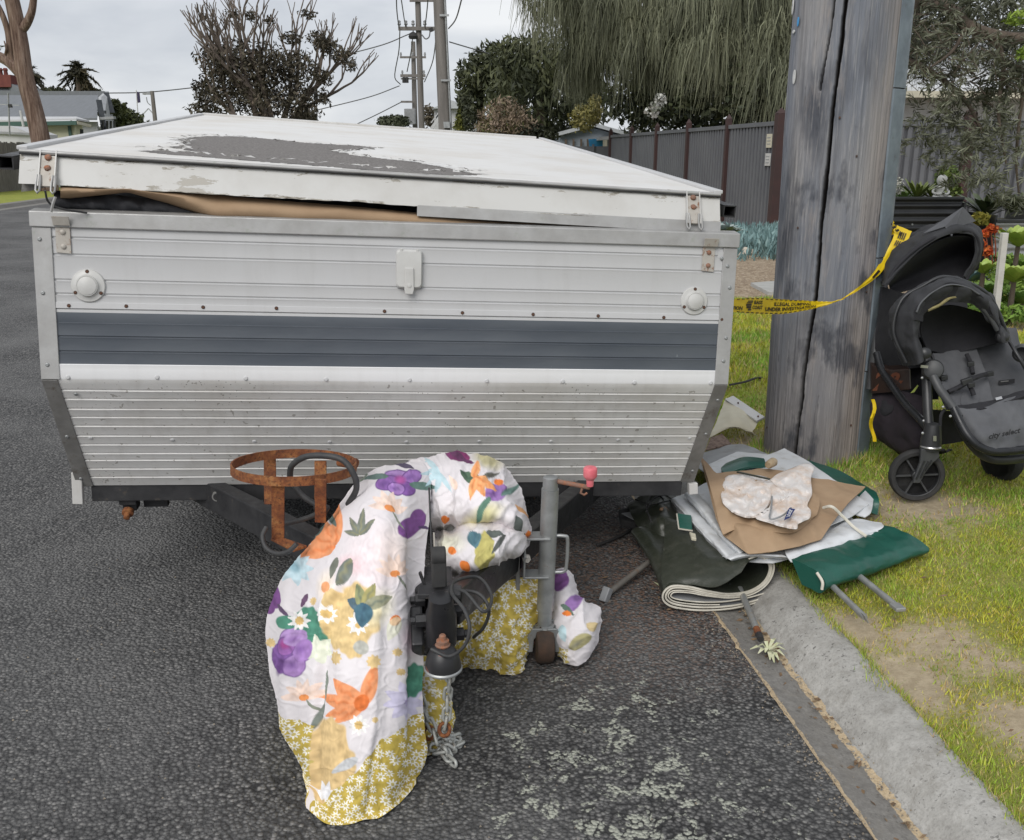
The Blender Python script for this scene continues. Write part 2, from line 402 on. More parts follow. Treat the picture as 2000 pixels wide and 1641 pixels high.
prof = [(1.0045, -.03), (1.0055, .0), (1.016, -.003), (1.06, -.010), (1.105, -.016), (1.124, -.016), (1.137, -.010), (1.150, .003), (1.168, .022), (1.190, .041), (1.214, .056), (1.240, .066), (1.268, .072), (1.292, .073), (1.300, .068), (1.302, .01)]
rows = []
for s in np.concatenate([np.arange(-1, 6, .05), np.arange(6, 60, 1.0)]):
    wv = .004*nz(s*3, 1.3)
    rows.append([RF(s, a+(wv if a > 1.13 else 0), b+.003*nz(s*5, a*9) if 0 < i < len(prof)-1 else b) for i, (a, b) in enumerate(prof)])
struct(MB().grid(rows).build('kerb', M['concrete'], smooth=50, fixn=False))
# thin sand ribbon lying on the asphalt edge
rows = []
for s in np.arange(.9, 3.2, .012):
    k = max(.001, -.004+.026*max(0, fbm(s*3, 3.1, 0, 5))+.012*fbm(s*31, 8.1, 0, 4)); off = .012*nz(s*6, 5)
    rows.append([RF(s, 1.003-k+off*.3, .0035), RF(s, 1.003, .0045)])
M['sand'] = plain('pale_sand', (.46, .36, .23), (.33, .25, .155), 60, .95, bs=.4, bscale=250)
stuff(MB().grid(rows).build('sand_drift', M['sand'], fixn=False))
bpy.data.objects['sand_drift']['label'] = 'thin drift of pale sand along the gutter joint'
# ---- nature strip: earth with bare sandy patches, then blades of grass
SANDP = [((1790, 985), .30, 1), ((1650, 1200), .16, 1), ((1745, 1290), .20, 1), ((1830, 1230), .17, .9), ((1930, 1270), .16, .9), ((1985, 1390), .13, 1), ((1780, 1215), .12, .8), ((1880, 1010), .18, .8), ((1720, 1000), .2, .8),
         ((1620, 1190), .09, 1), ((1790, 1340), .1, .7), ((1690, 1330), .07, .9), ((1460, 870), .35, 1.1), ((1540, 900), .4, .9), ((1985, 645), .5, .8), ((1960, 1370), .12, .8), ((1850, 1330), .1, .6)]
SW = [(G(px, py, .13), r, k) for (px, py), r, k in SANDP]
def sandiness(x, y):
    v = 0
    for p, r, k in SW:
        d2 = ((x-p.x)**2+(y-p.y)**2)/(r*r)
        if d2 < 4: v = max(v, k*math.exp(-d2*1.2))
    return v*.85 + .30*fbm(x*5, y*5, 1.7, 4) + .20*fbm(x*22, y*22, 3.1, 3)*(.3+v) + .02
def vz(s, tt):
    return .070 + .068*min(1, max(0, (tt-1.29)/.8)) + .014*fbm(s*2.3, tt*2.3, 4, 3)*min(1, max(0, tt-1.29)/.15) + .015*min(1, max(0, s-6)/3)
ss = np.concatenate([np.arange(-.5, 5, .03), np.arange(5, 8.3, .08)]); ts = np.concatenate([np.arange(1.296, 3.3, .03), np.arange(3.3, 8, .12), [10, 14, 20, 30, 50]])
V = []; sa = []
for s in ss:
    for tt in ts:
        p = RF(s, tt, vz(s, tt)); V.append(p); sa.append(sandiness(p.x, p.y))
t = NT('nature_strip_earth'); a = t.attr('sand', 'Fac')
sandc = t.ramp(t.noise(30, 5, .7), [(.3, (.30, .24, .155)), (.7, (.47, .39, .27))])
earth = t.ramp(t.noise(24, 5, .7), [(.3, (.17, .185, .035)), (.7, (.29, .285, .07))])
k = t.mr(t.math('ADD', a, t.math('MULTIPLY', t.math('SUBTRACT', t.noise(45, 5, .75), .5), 1.0)), .22, .70)
M['verge'] = t.fin(t.mix(k, earth, sandc), .95, 0, t.bump(t.noise(120, 5, .7), .8, .008))
struct(mesh_np('nature_strip', V, gridfaces(len(ss), len(ts)), M['verge'], smooth=True, attrs={'sand': sa}))
def leaf_mat(name, rough=.6, trans=.15):
    t = NT(name); c = t.attr('tint'); return t.fin(c, rough, 0, None, .3)
M['leaf'] = leaf_mat('foliage_tint')
def grass_patch(name, pts, hts, wid, cols, label):
    n = len(pts); ang = rng.uniform(0, 2*np.pi, n); lean = rng.uniform(.1, .9, n); la = rng.uniform(0, 2*np.pi, n)
    P = np.array(pts); dx = np.stack([np.cos(ang), np.sin(ang), np.zeros(n)], 1)*np.array(wid)[:, None]/2
    up = np.stack([np.cos(la)*lean, np.sin(la)*lean, np.ones(n)], 1)*np.array(hts)[:, None]
    V = np.stack([P-dx, P+dx, P+up], 1).reshape(-1, 3); F = np.arange(3*n).reshape(-1, 3)
    C = np.repeat(np.array(cols), 3, 0)
    o = mesh_np(name, V, F, M['leaf'], attrs={'tint': C}); stuff(o); o['label'] = label; return o
def gcol(dry, cl=0.0):
    r = random.random()
    if r < dry: return (random.uniform(.40, .55), random.uniform(.34, .44), random.uniform(.13, .2))
    k = random.uniform(.7, 1.35); g_ = min(1, max(0, .5+1.1*cl)); return ((.40-.20*g_)*k*random.uniform(.8, 1.2), (.40-.06*g_)*k, .045*k)
pts = []; hts = []; wid = []; cols = []
def sow(s0, s1, t0, t1, n, h, w_, zf=vz, dens=True):
    for _ in range(n):
        s = random.uniform(s0, s1); tt = random.uniform(t0, t1); p = RF(s, tt, 0); sd = sandiness(p.x, p.y) if dens else 0
        cl = fbm(p.x*9, p.y*9, 7, 3)
        if sd > random.uniform(.10, .95): continue
        pts.append((p.x, p.y, zf(s, tt)-.003)); k = (1+.5*cl)*random.uniform(.5, 1.2)
        hts.append(h*max(.3, k)); wid.append(w_*random.uniform(.7, 1.4)); cols.append(gcol(.14+.5*max(0, sd), fbm(p.x*2.6, p.y*2.6, 15, 3)))
sow(.9, 3.0, 1.292, 2.3, 72000, .015, .0042)
sow(.9, 3.4, 1.292, 2.4, 3200, .040, .0034)
sow(3.0, 5.0, 1.295, 3.6, 56000, .022, .0056)
sow(5.0, 8.25, 1.3, 4.8, 52000, .042, .0085)
sow(.9, 3.2, 2.3, 4.4, 26000, .022, .0060)
sow(3.0, 8.25, 3.6, 8.0, 42000, .040, .0110)
for _ in range(4200):   # tufts leaning over the kerb edge
    s = random.uniform(.8, 4); tt = 1.300-abs(random.gauss(0, .020))*max(.1, .6+1.3*nz(s*6, 2))
    p = RF(s, tt, 0); pts.append((p.x, p.y, .066)); hts.append(random.uniform(.012, .034)); wid.append(.003); cols.append(gcol(.3, .3*nz(s*4, 7)))
for _ in range(1700):   # tufts packed round the foot of the timber pole
    a_ = random.uniform(0, 6.28); r_ = .232+abs(random.gauss(0, .035)); p = Vector((1.392+math.cos(a_)*r_, 4.06+math.sin(a_)*r_, 0)); s_, t_ = toRF(p)
    if nz(a_*3, 2) < -.15: continue
    pts.append((p.x, p.y, vz(s_, t_)-.004)); hts.append(random.uniform(.02, .075)); wid.append(.0045); cols.append(gcol(.3, .4))
grass_patch('grass', pts, hts, wid, cols, 'short patchy green lawn grass on the nature strip')
# garden beyond the lawn: coarse gravel, with a concrete path corner
t = NT('crushed_gravel'); v = t.vor(38, None, 'F1', 'Color'); q = t.n('ShaderNodeSeparateColor'); t.put(q.inputs[0], v)
M['gravel'] = t.fin(t.ramp(q.outputs[0], [(0, (.20, .145, .095)), (.6, (.34, .26, .175)), (1, (.47, .38, .28))]), .9, 0, t.bump(t.vor(38), 1, .02))
rows = [[RF(s, tt, .155+.01*nz(s, tt)) for tt in (1.26, 2, 3, 4, 5, 6.3, 9, 14, 24, 50)] for s in (8.26, 9, 10, 11, 12, 13, 15, 17, 20)]
struct(MB().grid(rows).build('gravel_garden', M['gravel'], fixn=False))
rows = [[RF(s, tt, .12) for tt in (1.26, 3, 6, 15, 50)] for s in (20, 40, 80, 160, 260)]
M['farlawn'] = plain('distant_lawn', (.10, .13, .03), (.16, .15, .06), .5, .95)
struct(MB().grid(rows).build('far_verge', M['farlawn'], fixn=False))
a, b, c, d = G(1466, 556, .17), G(1500, 574, .17), G(1570, 574, .17), G(1570, 548, .17)
M['pad'] = plain('pale_concrete', (.42, .42, .40), (.34, .34, .32), 9, .85, bs=.3)
struct(MB().prism([Vector((p.x, p.y, .13)) for p in (a, b, c, d)], (0, 0, .06)).build('concrete_path', M['pad']))
# far side of the street: kerb and mown verge
M['lawn'] = plain('bright_lawn', (.20, .235, .03), (.26, .27, .04), 3, .95, bs=.6, bscale=30, bd=.03)
rows = []
for s in np.arange(6, 120, 2.0): rows.append([RF(s, a, b) for a, b in ((-10.35, -.03), (-10.36, .0), (-10.62, .01), (-10.70, .10), (-10.9, .115), (-10.91, .05))])
struct(MB().grid(rows).build('far_kerb', M['concrete'], smooth=30, fixn=False))
rows = [[RF(s, tt, z) for tt, z in ((-10.905, .112), (-11.5, .13), (-13, .15), (-20, .16), (-60, .16), (-160, .16))] for s in (6, 20, 30, 40, 60, 90, 130, 260)]
struct(MB().grid(rows).build('far_side_lawn', M['lawn'], fixn=False))

# crumbs of gravel, dry leaves and twigs that collect along the gutter and under the trailer
def scatter(name, label, n, gen, mat):
    mb = MB()
    for _ in range(n): gen(mb)
    o = stuff(mb.build(name, mat, fixn=False)); o['label'] = label
def peb(mb):
    r_ = random.random(); s = random.uniform(1.1, 3.4)
    tt = 1.0+random.gauss(0, .03) if r_ < .55 else (1.122+random.gauss(0, .012) if r_ < .75 else random.uniform(-1.2, 1.0)); z = -.012 if 1.02 < tt < 1.13 else .002
    if tt > 1.135: return
    c = RF(s, tt, z); q = random.uniform(.0015, .0042); mb.add([c+Vector((q, 0, 0)), c+Vector((-.4*q, .8*q, 0)), c+Vector((-.6*q, -.7*q, 0)), c+Vector((0, 0, q*1.2))], [(0, 1, 3), (1, 2, 3), (2, 0, 3)])
scatter('loose_grit', 'loose grit and crumbs of stone along the gutter', 1500, peb, plain('loose_grit_stone', (.34, .29, .22), (.16, .14, .12), 40, .9))
def lf(mb):
    r_ = random.random()
    if r_ < .5: s, tt, z = random.uniform(1.2, 3.2), 1.11+random.gauss(0, .03), -.010
    elif r_ < .8: s, tt, z = random.uniform(2.6, 4.2), random.uniform(.2, 1.0), .004
    else: s, tt, z = random.uniform(1.3, 3.6), random.uniform(1.35, 2.3), .12
    if 1.135 < tt < 1.3: return
    c = RF(s, tt, z); a = random.uniform(0, 6.28); l = random.uniform(.010, .026); d = Vector((math.cos(a), math.sin(a), random.uniform(-.1, .3)))*l; w_ = Vector((-math.sin(a), math.cos(a), .2))*l*random.uniform(.12, .28)
    mb.add([c-d*.5, c+w_+Vector((0, 0, .003)), c+d*.5+Vector((0, 0, .002)), c-w_+Vector((0, 0, .001))], [(0, 1, 2, 3)])
scatter('leaf_litter', 'scattered dry brown leaves and twigs in gutter and verge', 420, lf, plain('dry_leaf', (.11, .065, .038), (.20, .135, .075), 30, .8))
# ---------------------------------------------------------------- camper trailer
def rot3(yaw, pit, rol):
    return Matrix.Rotation(yaw, 4, 'Z') @ Matrix.Rotation(pit, 4, 'X') @ Matrix.Rotation(rol, 4, 'Y')
TM = Matrix.Translation((-.3378, 2.7684, .7732)) @ rot3(.1356, .03, .0417); TMi = TM.inverted()
H1, RK, H2, LN, HW = .4733, .2081, .4173, .0607, 1.05
LM = TM @ Matrix.Translation((-.0367, .072, .5278)) @ rot3(.0183, .035, .0234); LMi = LM.inverted()
LL, LH, LW, LSB = 3.31, .0903, 1.0627, .042
def hitp(px, py, p0, n):
    d = ray(px, py); return CAMP + d*((p0-CAMP).dot(n)/d.dot(n))
def tl(x, y, z): return TM @ Vector((x, y, z))
NU = (TM.to_3x3() @ Vector((0, -H1, LN))).normalized()        # outward normals
NL = (TM.to_3x3() @ Vector((0, -H2, -RK))).normalized()
T0 = tl(0, 0, 0)
def fu(px, py): return TMi @ hitp(px, py, T0, NU)              # photo point -> local on the upper front
def fl(px, py): return TMi @ hitp(px, py, T0, NL)              # ... on the raked lower front
LT0 = LM @ Vector((0, LSB, LH)); NT_ = (LM.to_3x3() @ Vector((0, 0, 1))).normalized()
LF0 = LM @ Vector((0, 0, 0)); NF = (LM.to_3x3() @ Vector((0, -LH, LSB))).normalized()
TR = thing('camper_trailer', G(700, 1100, 0), 'old white folding camper trailer with grey stripe parked at the kerb', 'camper trailer')
def tb(mb, name, mat, parent=None, **k): return mb.xf(TM).build(name, mat, parent or TR, **k)
def onU(x, s, o=0.0):   # local point on upper face, o = outward offset
    return Vector((x, LN*s/H1 - o, s + o*LN/H1))
def onL(x, s, o=0.0):   # s = 0 at the knee .. 1 at the bottom
    return Vector((x, RK*s - o*.895, -H2*s - o*.447))
def ribsheet(fn, prof, x0, x1, name, mat, n=70, wav=.0012):
    rows = []
    for s, o in prof:
        rows.append([fn(x, s, o + wav*nz(x*2.1, s*7, 3)+wav*.5*nz(x*7, s*15, 1)) for x in np.linspace(x0(s) if callable(x0) else x0, x1(s) if callable(x1) else x1, n)])
    return tb(MB().grid(rows), name, mat, smooth=28)
def groove(s, wd=.006, dp=.0035): return [(s+wd, .0), (s+wd*.35, -dp), (s-wd*.1, -dp), (s-wd*.3, .002), (s-wd*1.4, 0)]
# heights of the press lines, read off the photograph at about x = 250
su = lambda y: fu(250, y).z
seam, stT, stB = su(606), su(612), su(712)
prof = [(H1-.002, 0)]
for y in (469, 502, 551, 578): prof += groove(su(y))
prof += [(seam+.020, 0), (seam+.019, .002), (seam+.003, .0025), (seam+.001, -.004)]
ribsheet(onU, prof, -HW+.035, HW-.035, 'upper_cladding', M['white'])
prof = [(seam+.001, -.004), (seam-.002, .0), (stT, 0)]
ribsheet(onU, prof, -HW+.04, HW-.04, 'seam_strip', M['white'])
prof = [(stT, 0)]
for y in (632, 660, 689): prof += groove(su(y), .005, .003 if y != 632 else .0012)
prof += [(stB, 0)]
ribsheet(onU, prof, -HW+.04, HW-.04, 'grey_stripe', M['stripe'])
prof = [(stB, 0), (stB-.002, .0022), (stB-.010, .0012), (.03, .001), (.006, .001), (0, -.001)]
ribsheet(onU, prof, -HW+.04, HW-.04, 'lower_band', M['white_band'])
sl_ = lambda y: -fl(300, y).z/H2
prof = [(0, -.001), (.02, .001), (.04, .001)]
for y in (763, 780, 799, 815, 832, 851, 868, 885, 898, 915, 931):
    s = sl_(y); prof += [(s-.012, .001), (s-.004, -.003), (s+.002, -.003), (s+.006, .0022), (s+.02, .001)]
prof += [(1, 0)]
ribsheet(onL, prof, lambda s: -HW+.03+.02*s, lambda s: HW-.03-.02*s, 'lower_cladding', M['white_low'])
# shell behind: sides, floor, back
W2 = HW-.006
side = [(0+LN, H1-.01), (0.004, 0), (RK+.004, -H2+.004), (2.95, -H2+.004), (3.05, -.1), (3.05, H1-.01)]
for sx in (-1, 1):
    mb = MB(); mb.prism([Vector((sx*W2, y, z)) for y, z in side], (-sx*.02, 0, 0)); tb(mb, 'side_panel', M['white'])
tb(MB().box((0, 1.6, -H2+.02), (2.04, 2.7, .03)), 'floor', M['black'])
tb(MB().box((0, 3.03, .02), (2.04, .03, .85)), 'rear_panel', M['white'])
# corner angles and the rail along the top
for sx in (-1, 1):
    w0 = .052 if sx < 0 else .046
    mb = MB(); mb.add([onU(sx*HW, 0, .003), onU(sx*(HW-w0), 0, .003), onU(sx*(HW-w0), H1-.04, .003), onU(sx*HW, H1-.04, .003)], [(0, 1, 2, 3)])
    mb = MB().prism([onU(sx*HW, .0, .0045), onU(sx*(HW-w0), .0, .0045), onU(sx*(HW-w0), H1-.041, .0045), onU(sx*HW, H1-.041, .0045)], (0, .035, 0))
    tb(mb, 'corner_trim', M['alu'], bevel=.0015)
    mb = MB().prism([onL(sx*HW, .0, .0045), onL(sx*(HW-.045), .0, .0045), onL(sx*(HW-.05), 1.0, .0045), onL(sx*HW, 1.0, .0045)], (0, .03, .008))
    tb(mb, 'lower_corner_trim', M['alu_dark'], bevel=.0015)
rw = HW+.004
tb(MB().prism([onU(-rw, H1-.040, .010), onU(rw, H1-.040, .010), onU(rw, H1+.004, .010), onU(-rw, H1+.004, .010)], (0, .05, .004)), 'top_rail', M['alu'], bevel=.003)
def screw_mesh(r, h, mat, name):
    me = MB().lathe((0, 0, 0), (0, -1, 0), [(r, 0), (r, h*.3), (r*.85, h*.75), (r*.45, h), (r*.2, h*.8)], 12)
    m_ = bpy.data.meshes.new(name); m_.from_pydata(me.v, [], me.f); m_.materials.append(mat); m_.shade_smooth(); m_.set_sharp_from_angle(angle=R(50)); return m_
SCM = screw_mesh(.0055, .004, M['screw'], 'screw'); RVM = screw_mesh(.0068, .003, M['white'], 'rivet'); TSM = screw_mesh(.0060, .0035, M['galv'], 'trim_screw')
def stud(name, me, local, rx):
    o = bpy.data.objects.new(name, me); COL.objects.link(o); o.parent = TR; ORG[o.name] = ORG[TR.name]
    o.matrix_local = Matrix.Translation(-ORG[TR.name]) @ TM @ Matrix.Translation(local) @ Matrix.Rotation(rx, 4, 'X')
    return o
RXU, RXL = -math.atan2(LN, H1), math.atan2(RK, H2)
for px, py in ((135, 597), (247, 598), (397, 600), (540, 602), (751, 608), (903, 611), (1041, 614), (1168, 617), (1296, 620), (1409, 624)):
    p = fu(px, py); stud('screw', SCM, onU(p.x, p.z, .002), RXU)
for px, py in ((133, 737), (307, 737), (480, 739), (637, 741), (800, 742), (951, 744), (1099, 745), (1239, 747), (1388, 748)):
    p = fu(px, py); stud('rivet', RVM, onU(p.x, p.z, .001), RXU)
for px, py in ((177, 855), (337, 859), (497, 862), (644, 863), (794, 863), (936, 862), (1076, 862), (1207, 859), (1347, 856)):
    p = fl(px, py); stud('rivet', RVM, onL(p.x, -p.z/H2, .001), RXL)
for px, py in ((65, 467), (76, 572), (85, 712), (1425, 562), (1417, 660), (1420, 520), (1412, 705)):
    p = fu(px, py); stud('trim_screw', TSM, onU(max(-HW+.02, min(HW-.018, p.x)), p.z, .0045), RXU)
for px, py in ((149, 768), (129, 851), (158, 933), (1408, 780), (1383, 846), (1352, 918)):
    p = fl(px, py); stud('trim_screw', TSM, onL(max(-HW+.02, min(HW-.018, p.x)), -p.z/H2, .0045), RXL)
# round clearance lamps painted over white
for px, py, r, glass in ((173, 558, .0475, 0), (1355, 588, .0440, 1)):
    p = fu(px, py); c = onU(p.x, p.z, 0); nl = onU(p.x, p.z, 1)-c
    lo = tb(MB().lathe(c, nl, [(r, 0), (r, .004), (r*.96, .0065), (r*.72, .008), (r*.68, .010)], 40), 'clearance_lamp', M['plastic_white'], smooth=40)
    tb(MB().lathe(c, nl, [(r*.66, .006), (r*.64, .014), (r*.60, .0165), (r*.56, .0155), (r*.54, .018), (r*.3, .0215), (.004, .0225)], 40), 'lens', M['plastic_white'], lo, smooth=35)
    for a in (90, 210, 330):
        q = c + Vector((math.cos(R(a))*r*.85, 0, math.sin(R(a))*r*.85)); q = onU(q.x, q.z, .006)
        stud('screw', SCM, q, RXU)
# power inlet with flap
p = fu(799, 531); cx, cz = p.x, p.z; ww, hh = .038, .056
def rrect(w_, h_, r_, n=5, yo=0.0, top=1.0):
    out = []
    for cxs, czs, a0 in ((1, 1, 0), (-1, 1, 90), (-1, -1, 180), (1, -1, 270)):
        for k in range(n+1):
            a = R(a0+90*k/n); out.append((cxs*(w_-r_)+r_*math.cos(a), czs*(h_-r_)+r_*math.sin(a)))
    return out
mb = MB()
loops = []
for sc, of in ((1.04, .0), (1.04, .006), (1.0, .014), (.93, .018)):
    loops.append([onU(cx+x*sc, cz+z*sc+.008, of) for x, z in rrect(ww, hh, .012)])
n = len(loops[0]); b = [q for l in loops for q in l]
mb.add(b, [(j*n+i, j*n+(i+1) % n, (j+1)*n+(i+1) % n, (j+1)*n+i) for j in range(3) for i in range(n)]+[tuple(range(3*n, 4*n))])
ip = tb(mb, 'power_inlet', M['plastic_white'], smooth=35)
tg = [(-.013, .012), (.013, .012), (.0145, -.052), (.011, -.066), (-.011, -.066), (-.0145, -.052)]
tb(MB().prism([onU(cx+x, cz+z, .017) for x, z in tg], onU(0, 0, .006)-onU(0, 0, 0)), 'flap_tongue', M['plastic_white'], ip, bevel=.002)
tb(MB().lathe(onU(cx, cz-.040, .022), onU(0, 0, 1)-onU(0, 0, 0), [(.007, 0), (.006, .003), (.002, .0035)], 16), 'latch_button', M['plastic_white'], ip, smooth=40)
for sx in (-1, 1):
    tb(MB().box(onU(cx+sx*.024, cz+.062, .014), (.008, .008, .012)), 'hinge_lug', M['plastic_white'], ip, bevel=.001)
# catch plates on the body
for px, py, w_ in ((124, 462, .020), (1383, 501, .020)):
    p = fu(px, py); x, s = p.x, p.z
    cp_ = tb(MB().prism([onU(x-w_, s-.045, .001), onU(x+w_, s-.048, .001), onU(x+w_, s+.045, .001), onU(x-w_, s+.045, .001)], onU(0, 0, .004)-onU(0, 0, 0)), 'catch_plate', M['rustplate'], bevel=.001)
    tb(MB().prism([onU(x-w_-.002, s+.030, .012), onU(x+w_+.004, s+.030, .012), onU(x+w_+.004, s+.055, .022), onU(x-w_-.002, s+.055, .022)], onU(0, 0, .004)-onU(0, 0, 0)), 'hook', M['rustplate'], cp_, bevel=.001)
    for dz in (.012, -.028):
        q = onU(x, s+dz, .005); tb(MB().lathe(q, onU(0, 0, 1)-onU(0, 0, 0), [(.0075, 0), (.0075, .003), (.005, .005), (.001, .0055)], 10), 'bolt', M['bolt'] if px > 1000 else M['rustplate'], cp_, smooth=40)
p = fu(1408, 503); tb(MB().box(onU(p.x, p.z, .001), (.024, .001, .034)), 'sticker', M['white']);
p = fu(1409, 505); stud('trim_screw', TSM, onU(p.x, p.z, .003), RXU)

# ---- lid (pop-top roof), sitting a little crooked on the body
def lb(mb, name, mat, parent, **k): return mb.xf(LM).build(name, mat, parent, **k)
BW = LW-.027
nx, ny = 420, 150
xs = np.linspace(-1, 1, nx); ys = np.concatenate([np.linspace(0, .42, ny-40)**1.0, np.linspace(.42, 1, 41)[1:]])
ny = len(ys)
BAREP = [(341, 276), (395, 270), (460, 272), (525, 278), (610, 287), (700, 292), (740, 296), (690, 300), (655, 301), (700, 309), (740, 314), (800, 320), (860, 329), (905, 337), (944, 342), (890, 344), (800, 340), (650, 327), (520, 318), (430, 311), (385, 307), (330, 303), (266, 296), (300, 295), (378, 298), (338, 290), (374, 283)]
PB = np.array([tuple((LMi @ hitp(px, py, LT0, NT_)).xy) for px, py in BAREP])
def inpoly(P, x, y):
    n = len(P); c = np.zeros(x.shape, bool); j = n-1
    for i in range(n):
        xi, yi = P[i]; xj, yj = P[j]
        c ^= ((yi > y) != (yj > y)) & (x < (xj-xi)*(y-yi)/(yj-yi+1e-12)+xi); j = i
    return c
Vv = []; bx = []; by = []
for yy in ys:
    for xx in xs:
        x = xx*(LW-.004-.026*(1-yy)); y = LSB+.004+yy*(LL-LSB)
        z = LH + .030*math.sin(math.pi*min(1, max(0, yy)))*(1-xx*xx)*.6 + .0015*nz(x*3, y*3)
        Vv.append(Vector((x, y, z)))
        bx.append(x+.030*nz(x*4, y*30, 2)+.014*nz(x*15, y*90, 5)); by.append(y+.012*nz(x*11, y*16, 9)+.006*nz(x*45, y*45, 3))
bare = inpoly(PB, np.array(bx), np.array(by)).astype(float)
sp_ = np.array([1.0 if (fbm(v.x*2.2, v.y*26, 11, 3) > .95 and v.y < 1.9) else 0.0 for v in Vv])
bare = np.maximum(bare, sp_)
LID = lb(MB().box((0, LL/2+.05, LH-.03), (2*BW-.05, LL-.2, .03)), 'lid', M['white_lid'], TR)
mesh_np('roof_skin', np.array([tuple(LM @ v) for v in Vv]), gridfaces(ny, nx), M['roof'], LID, smooth=True, attrs={'bare': bare})
mb = MB(); pbn = len(PB)        # lifted flakes of paint round the bare patch
for i in range(pbn):
    a = Vector((*PB[i], 0)); b = Vector((*PB[(i+1) % pbn], 0)); L_ = (b-a).length
    for _ in range(int(L_/.012)):
        f_ = random.random(); p = a.lerp(b, f_)+Vector((random.gauss(0, .012), random.gauss(0, .008), LH+.012)); q = random.uniform(.004, .013); an = random.uniform(0, 6.28)
        mb.add([p+Vector((q*1.6*math.cos(an+k*2.1), q*.8*math.sin(an+k*2.1), random.uniform(-.002, .006))) for k in range(3)], [(0, 1, 2)])
stuff(lb(mb, 'paint_flakes', M['white_lid'], LID, fixn=False))
# front fascia, sloped back at the top, chipped along the bottom
rows = []; NXF = 140
for s in (1.0, .96, .90, .86, .5, .12, 0.0):
    r_ = []
    for i in range(NXF):
        u = i/(NXF-1); x = -1+2*u; hw = BW
        z = LH*s; y = LSB*s; o = .004 if s > .88 else 0
        if s == .90: o = .006
        if s < .05 and x < .16: z += .004*abs(nz(x*16, 3))+.004*max(0, nz(x*5, 8))
        r_.append(Vector((x*hw, y-o*.6+.0012*nz(x*3, s*4), z+o*.5)))
    rows.append(r_)
rows.append([Vector((v.x, v.y+.05, v.z+.004)) for v in rows[-1]])
t = NT('chipped_fascia_paint'); c = t.noise(7, 6, .72, t.map((.45, 1, 2.2)))
zz = t.noise(3.2, 4, .6, t.map((1, 1, 1), loc=(3, 1, 0)))
wcol = t.mix(t.math('MULTIPLY', t.mr(t.noise(4, 5, .65), .45, .7), .7), (.54, .537, .52), (.45, .437, .41))
chip = t.math('GREATER_THAN', t.math('ADD', t.math('MULTIPLY', c, .7), t.math('MULTIPLY', zz, .3)), .615)
edge = t.mix(chip, wcol, (.38, .36, .32)); fl2 = t.math('GREATER_THAN', t.noise(30, 5, .75, t.map((.35, 1, 1.4))), .665)
eg = t.attr('edge', 'Fac'); en = t.math('ADD', t.noise(26, 6, .72, t.map((.30, 1, 1.6))), t.math('MULTIPLY', eg, .20)); k3 = t.math('GREATER_THAN', en, .695); k4 = t.math('GREATER_THAN', en, .765)
edge = t.mix(k3, edge, (.30, .28, .24)); edge = t.mix(k4, edge, (.10, .085, .065))
M['fascia'] = t.fin(t.mix(t.math('MULTIPLY', fl2, chip), edge, (.14, .125, .10)), .55, 0, t.bump(t.math('MULTIPLY', chip, -1.0), .4, .002))
fo = lb(MB().grid(rows), 'front_fascia', M['fascia'], LID, smooth=25)
at_ = fo.data.attributes.new('edge', 'FLOAT', 'POINT'); at_.data.foreach_set('value', np.repeat(np.array([.5, .8, 1.0, .75, .0, .35, 1.0, 1.0], np.float32), NXF))
# drip moulding along the top front edge
pts = [Vector((-BW+2*BW*i/60, LSB-.008, LH-.004+.0008*nz(i*.6))) for i in range(61)]
lb(MB().tube(pts, .0055, 8), 'drip_moulding', M['alu'], LID, smooth=60)
pts = [Vector((v.x, v.y-.0045, v.z-.0065)) for v in pts]
lb(MB().tube(pts, .0026, 6), 'drip_seal', M['rubber'], LID, smooth=60)
# bare aluminium angle along the right half of the bottom edge
xa = (LMi @ hitp(815, 412, LF0, NF)).x
lb(MB().prism([Vector((xa, -.006, -.028)), Vector((BW+.002, -.008, -.030)), Vector((BW+.002, .001, .006)), Vector((xa, .001, .004))], (0, .012, 0)), 'edge_angle', M['alu'], LID, bevel=.001)
for sx in (-1, 1):   # sides and gutter
    lb(MB().prism([Vector((sx*BW, .004, .002)), Vector((sx*BW, LSB, LH)), Vector((sx*LW, LL, LH)), Vector((sx*LW, LL-.02, .002))], (-sx*.02, 0, 0)), 'side_fascia', M['white_lid'], LID)
    lb(MB().bar((sx*(BW-.006), LSB-.005, LH+.004), (sx*(LW-.006), LL, LH+.004), .03, .012), 'edge_moulding', M['white'], LID, bevel=.003)
lb(MB().bar((-LW+.02, LL-.01, LH+.005), (LW-.04, LL-.01, LH+.005), .03, .018), 'edge_moulding', M['white_lid'], LID, bevel=.003)
lb(MB().prism([Vector((-BW, LL-.02, .002)), Vector((BW, LL-.02, .002)), Vector((LW, LL, LH)), Vector((-LW, LL, LH))], (0, -.02, 0)), 'rear_fascia', M['white_lid'], LID)
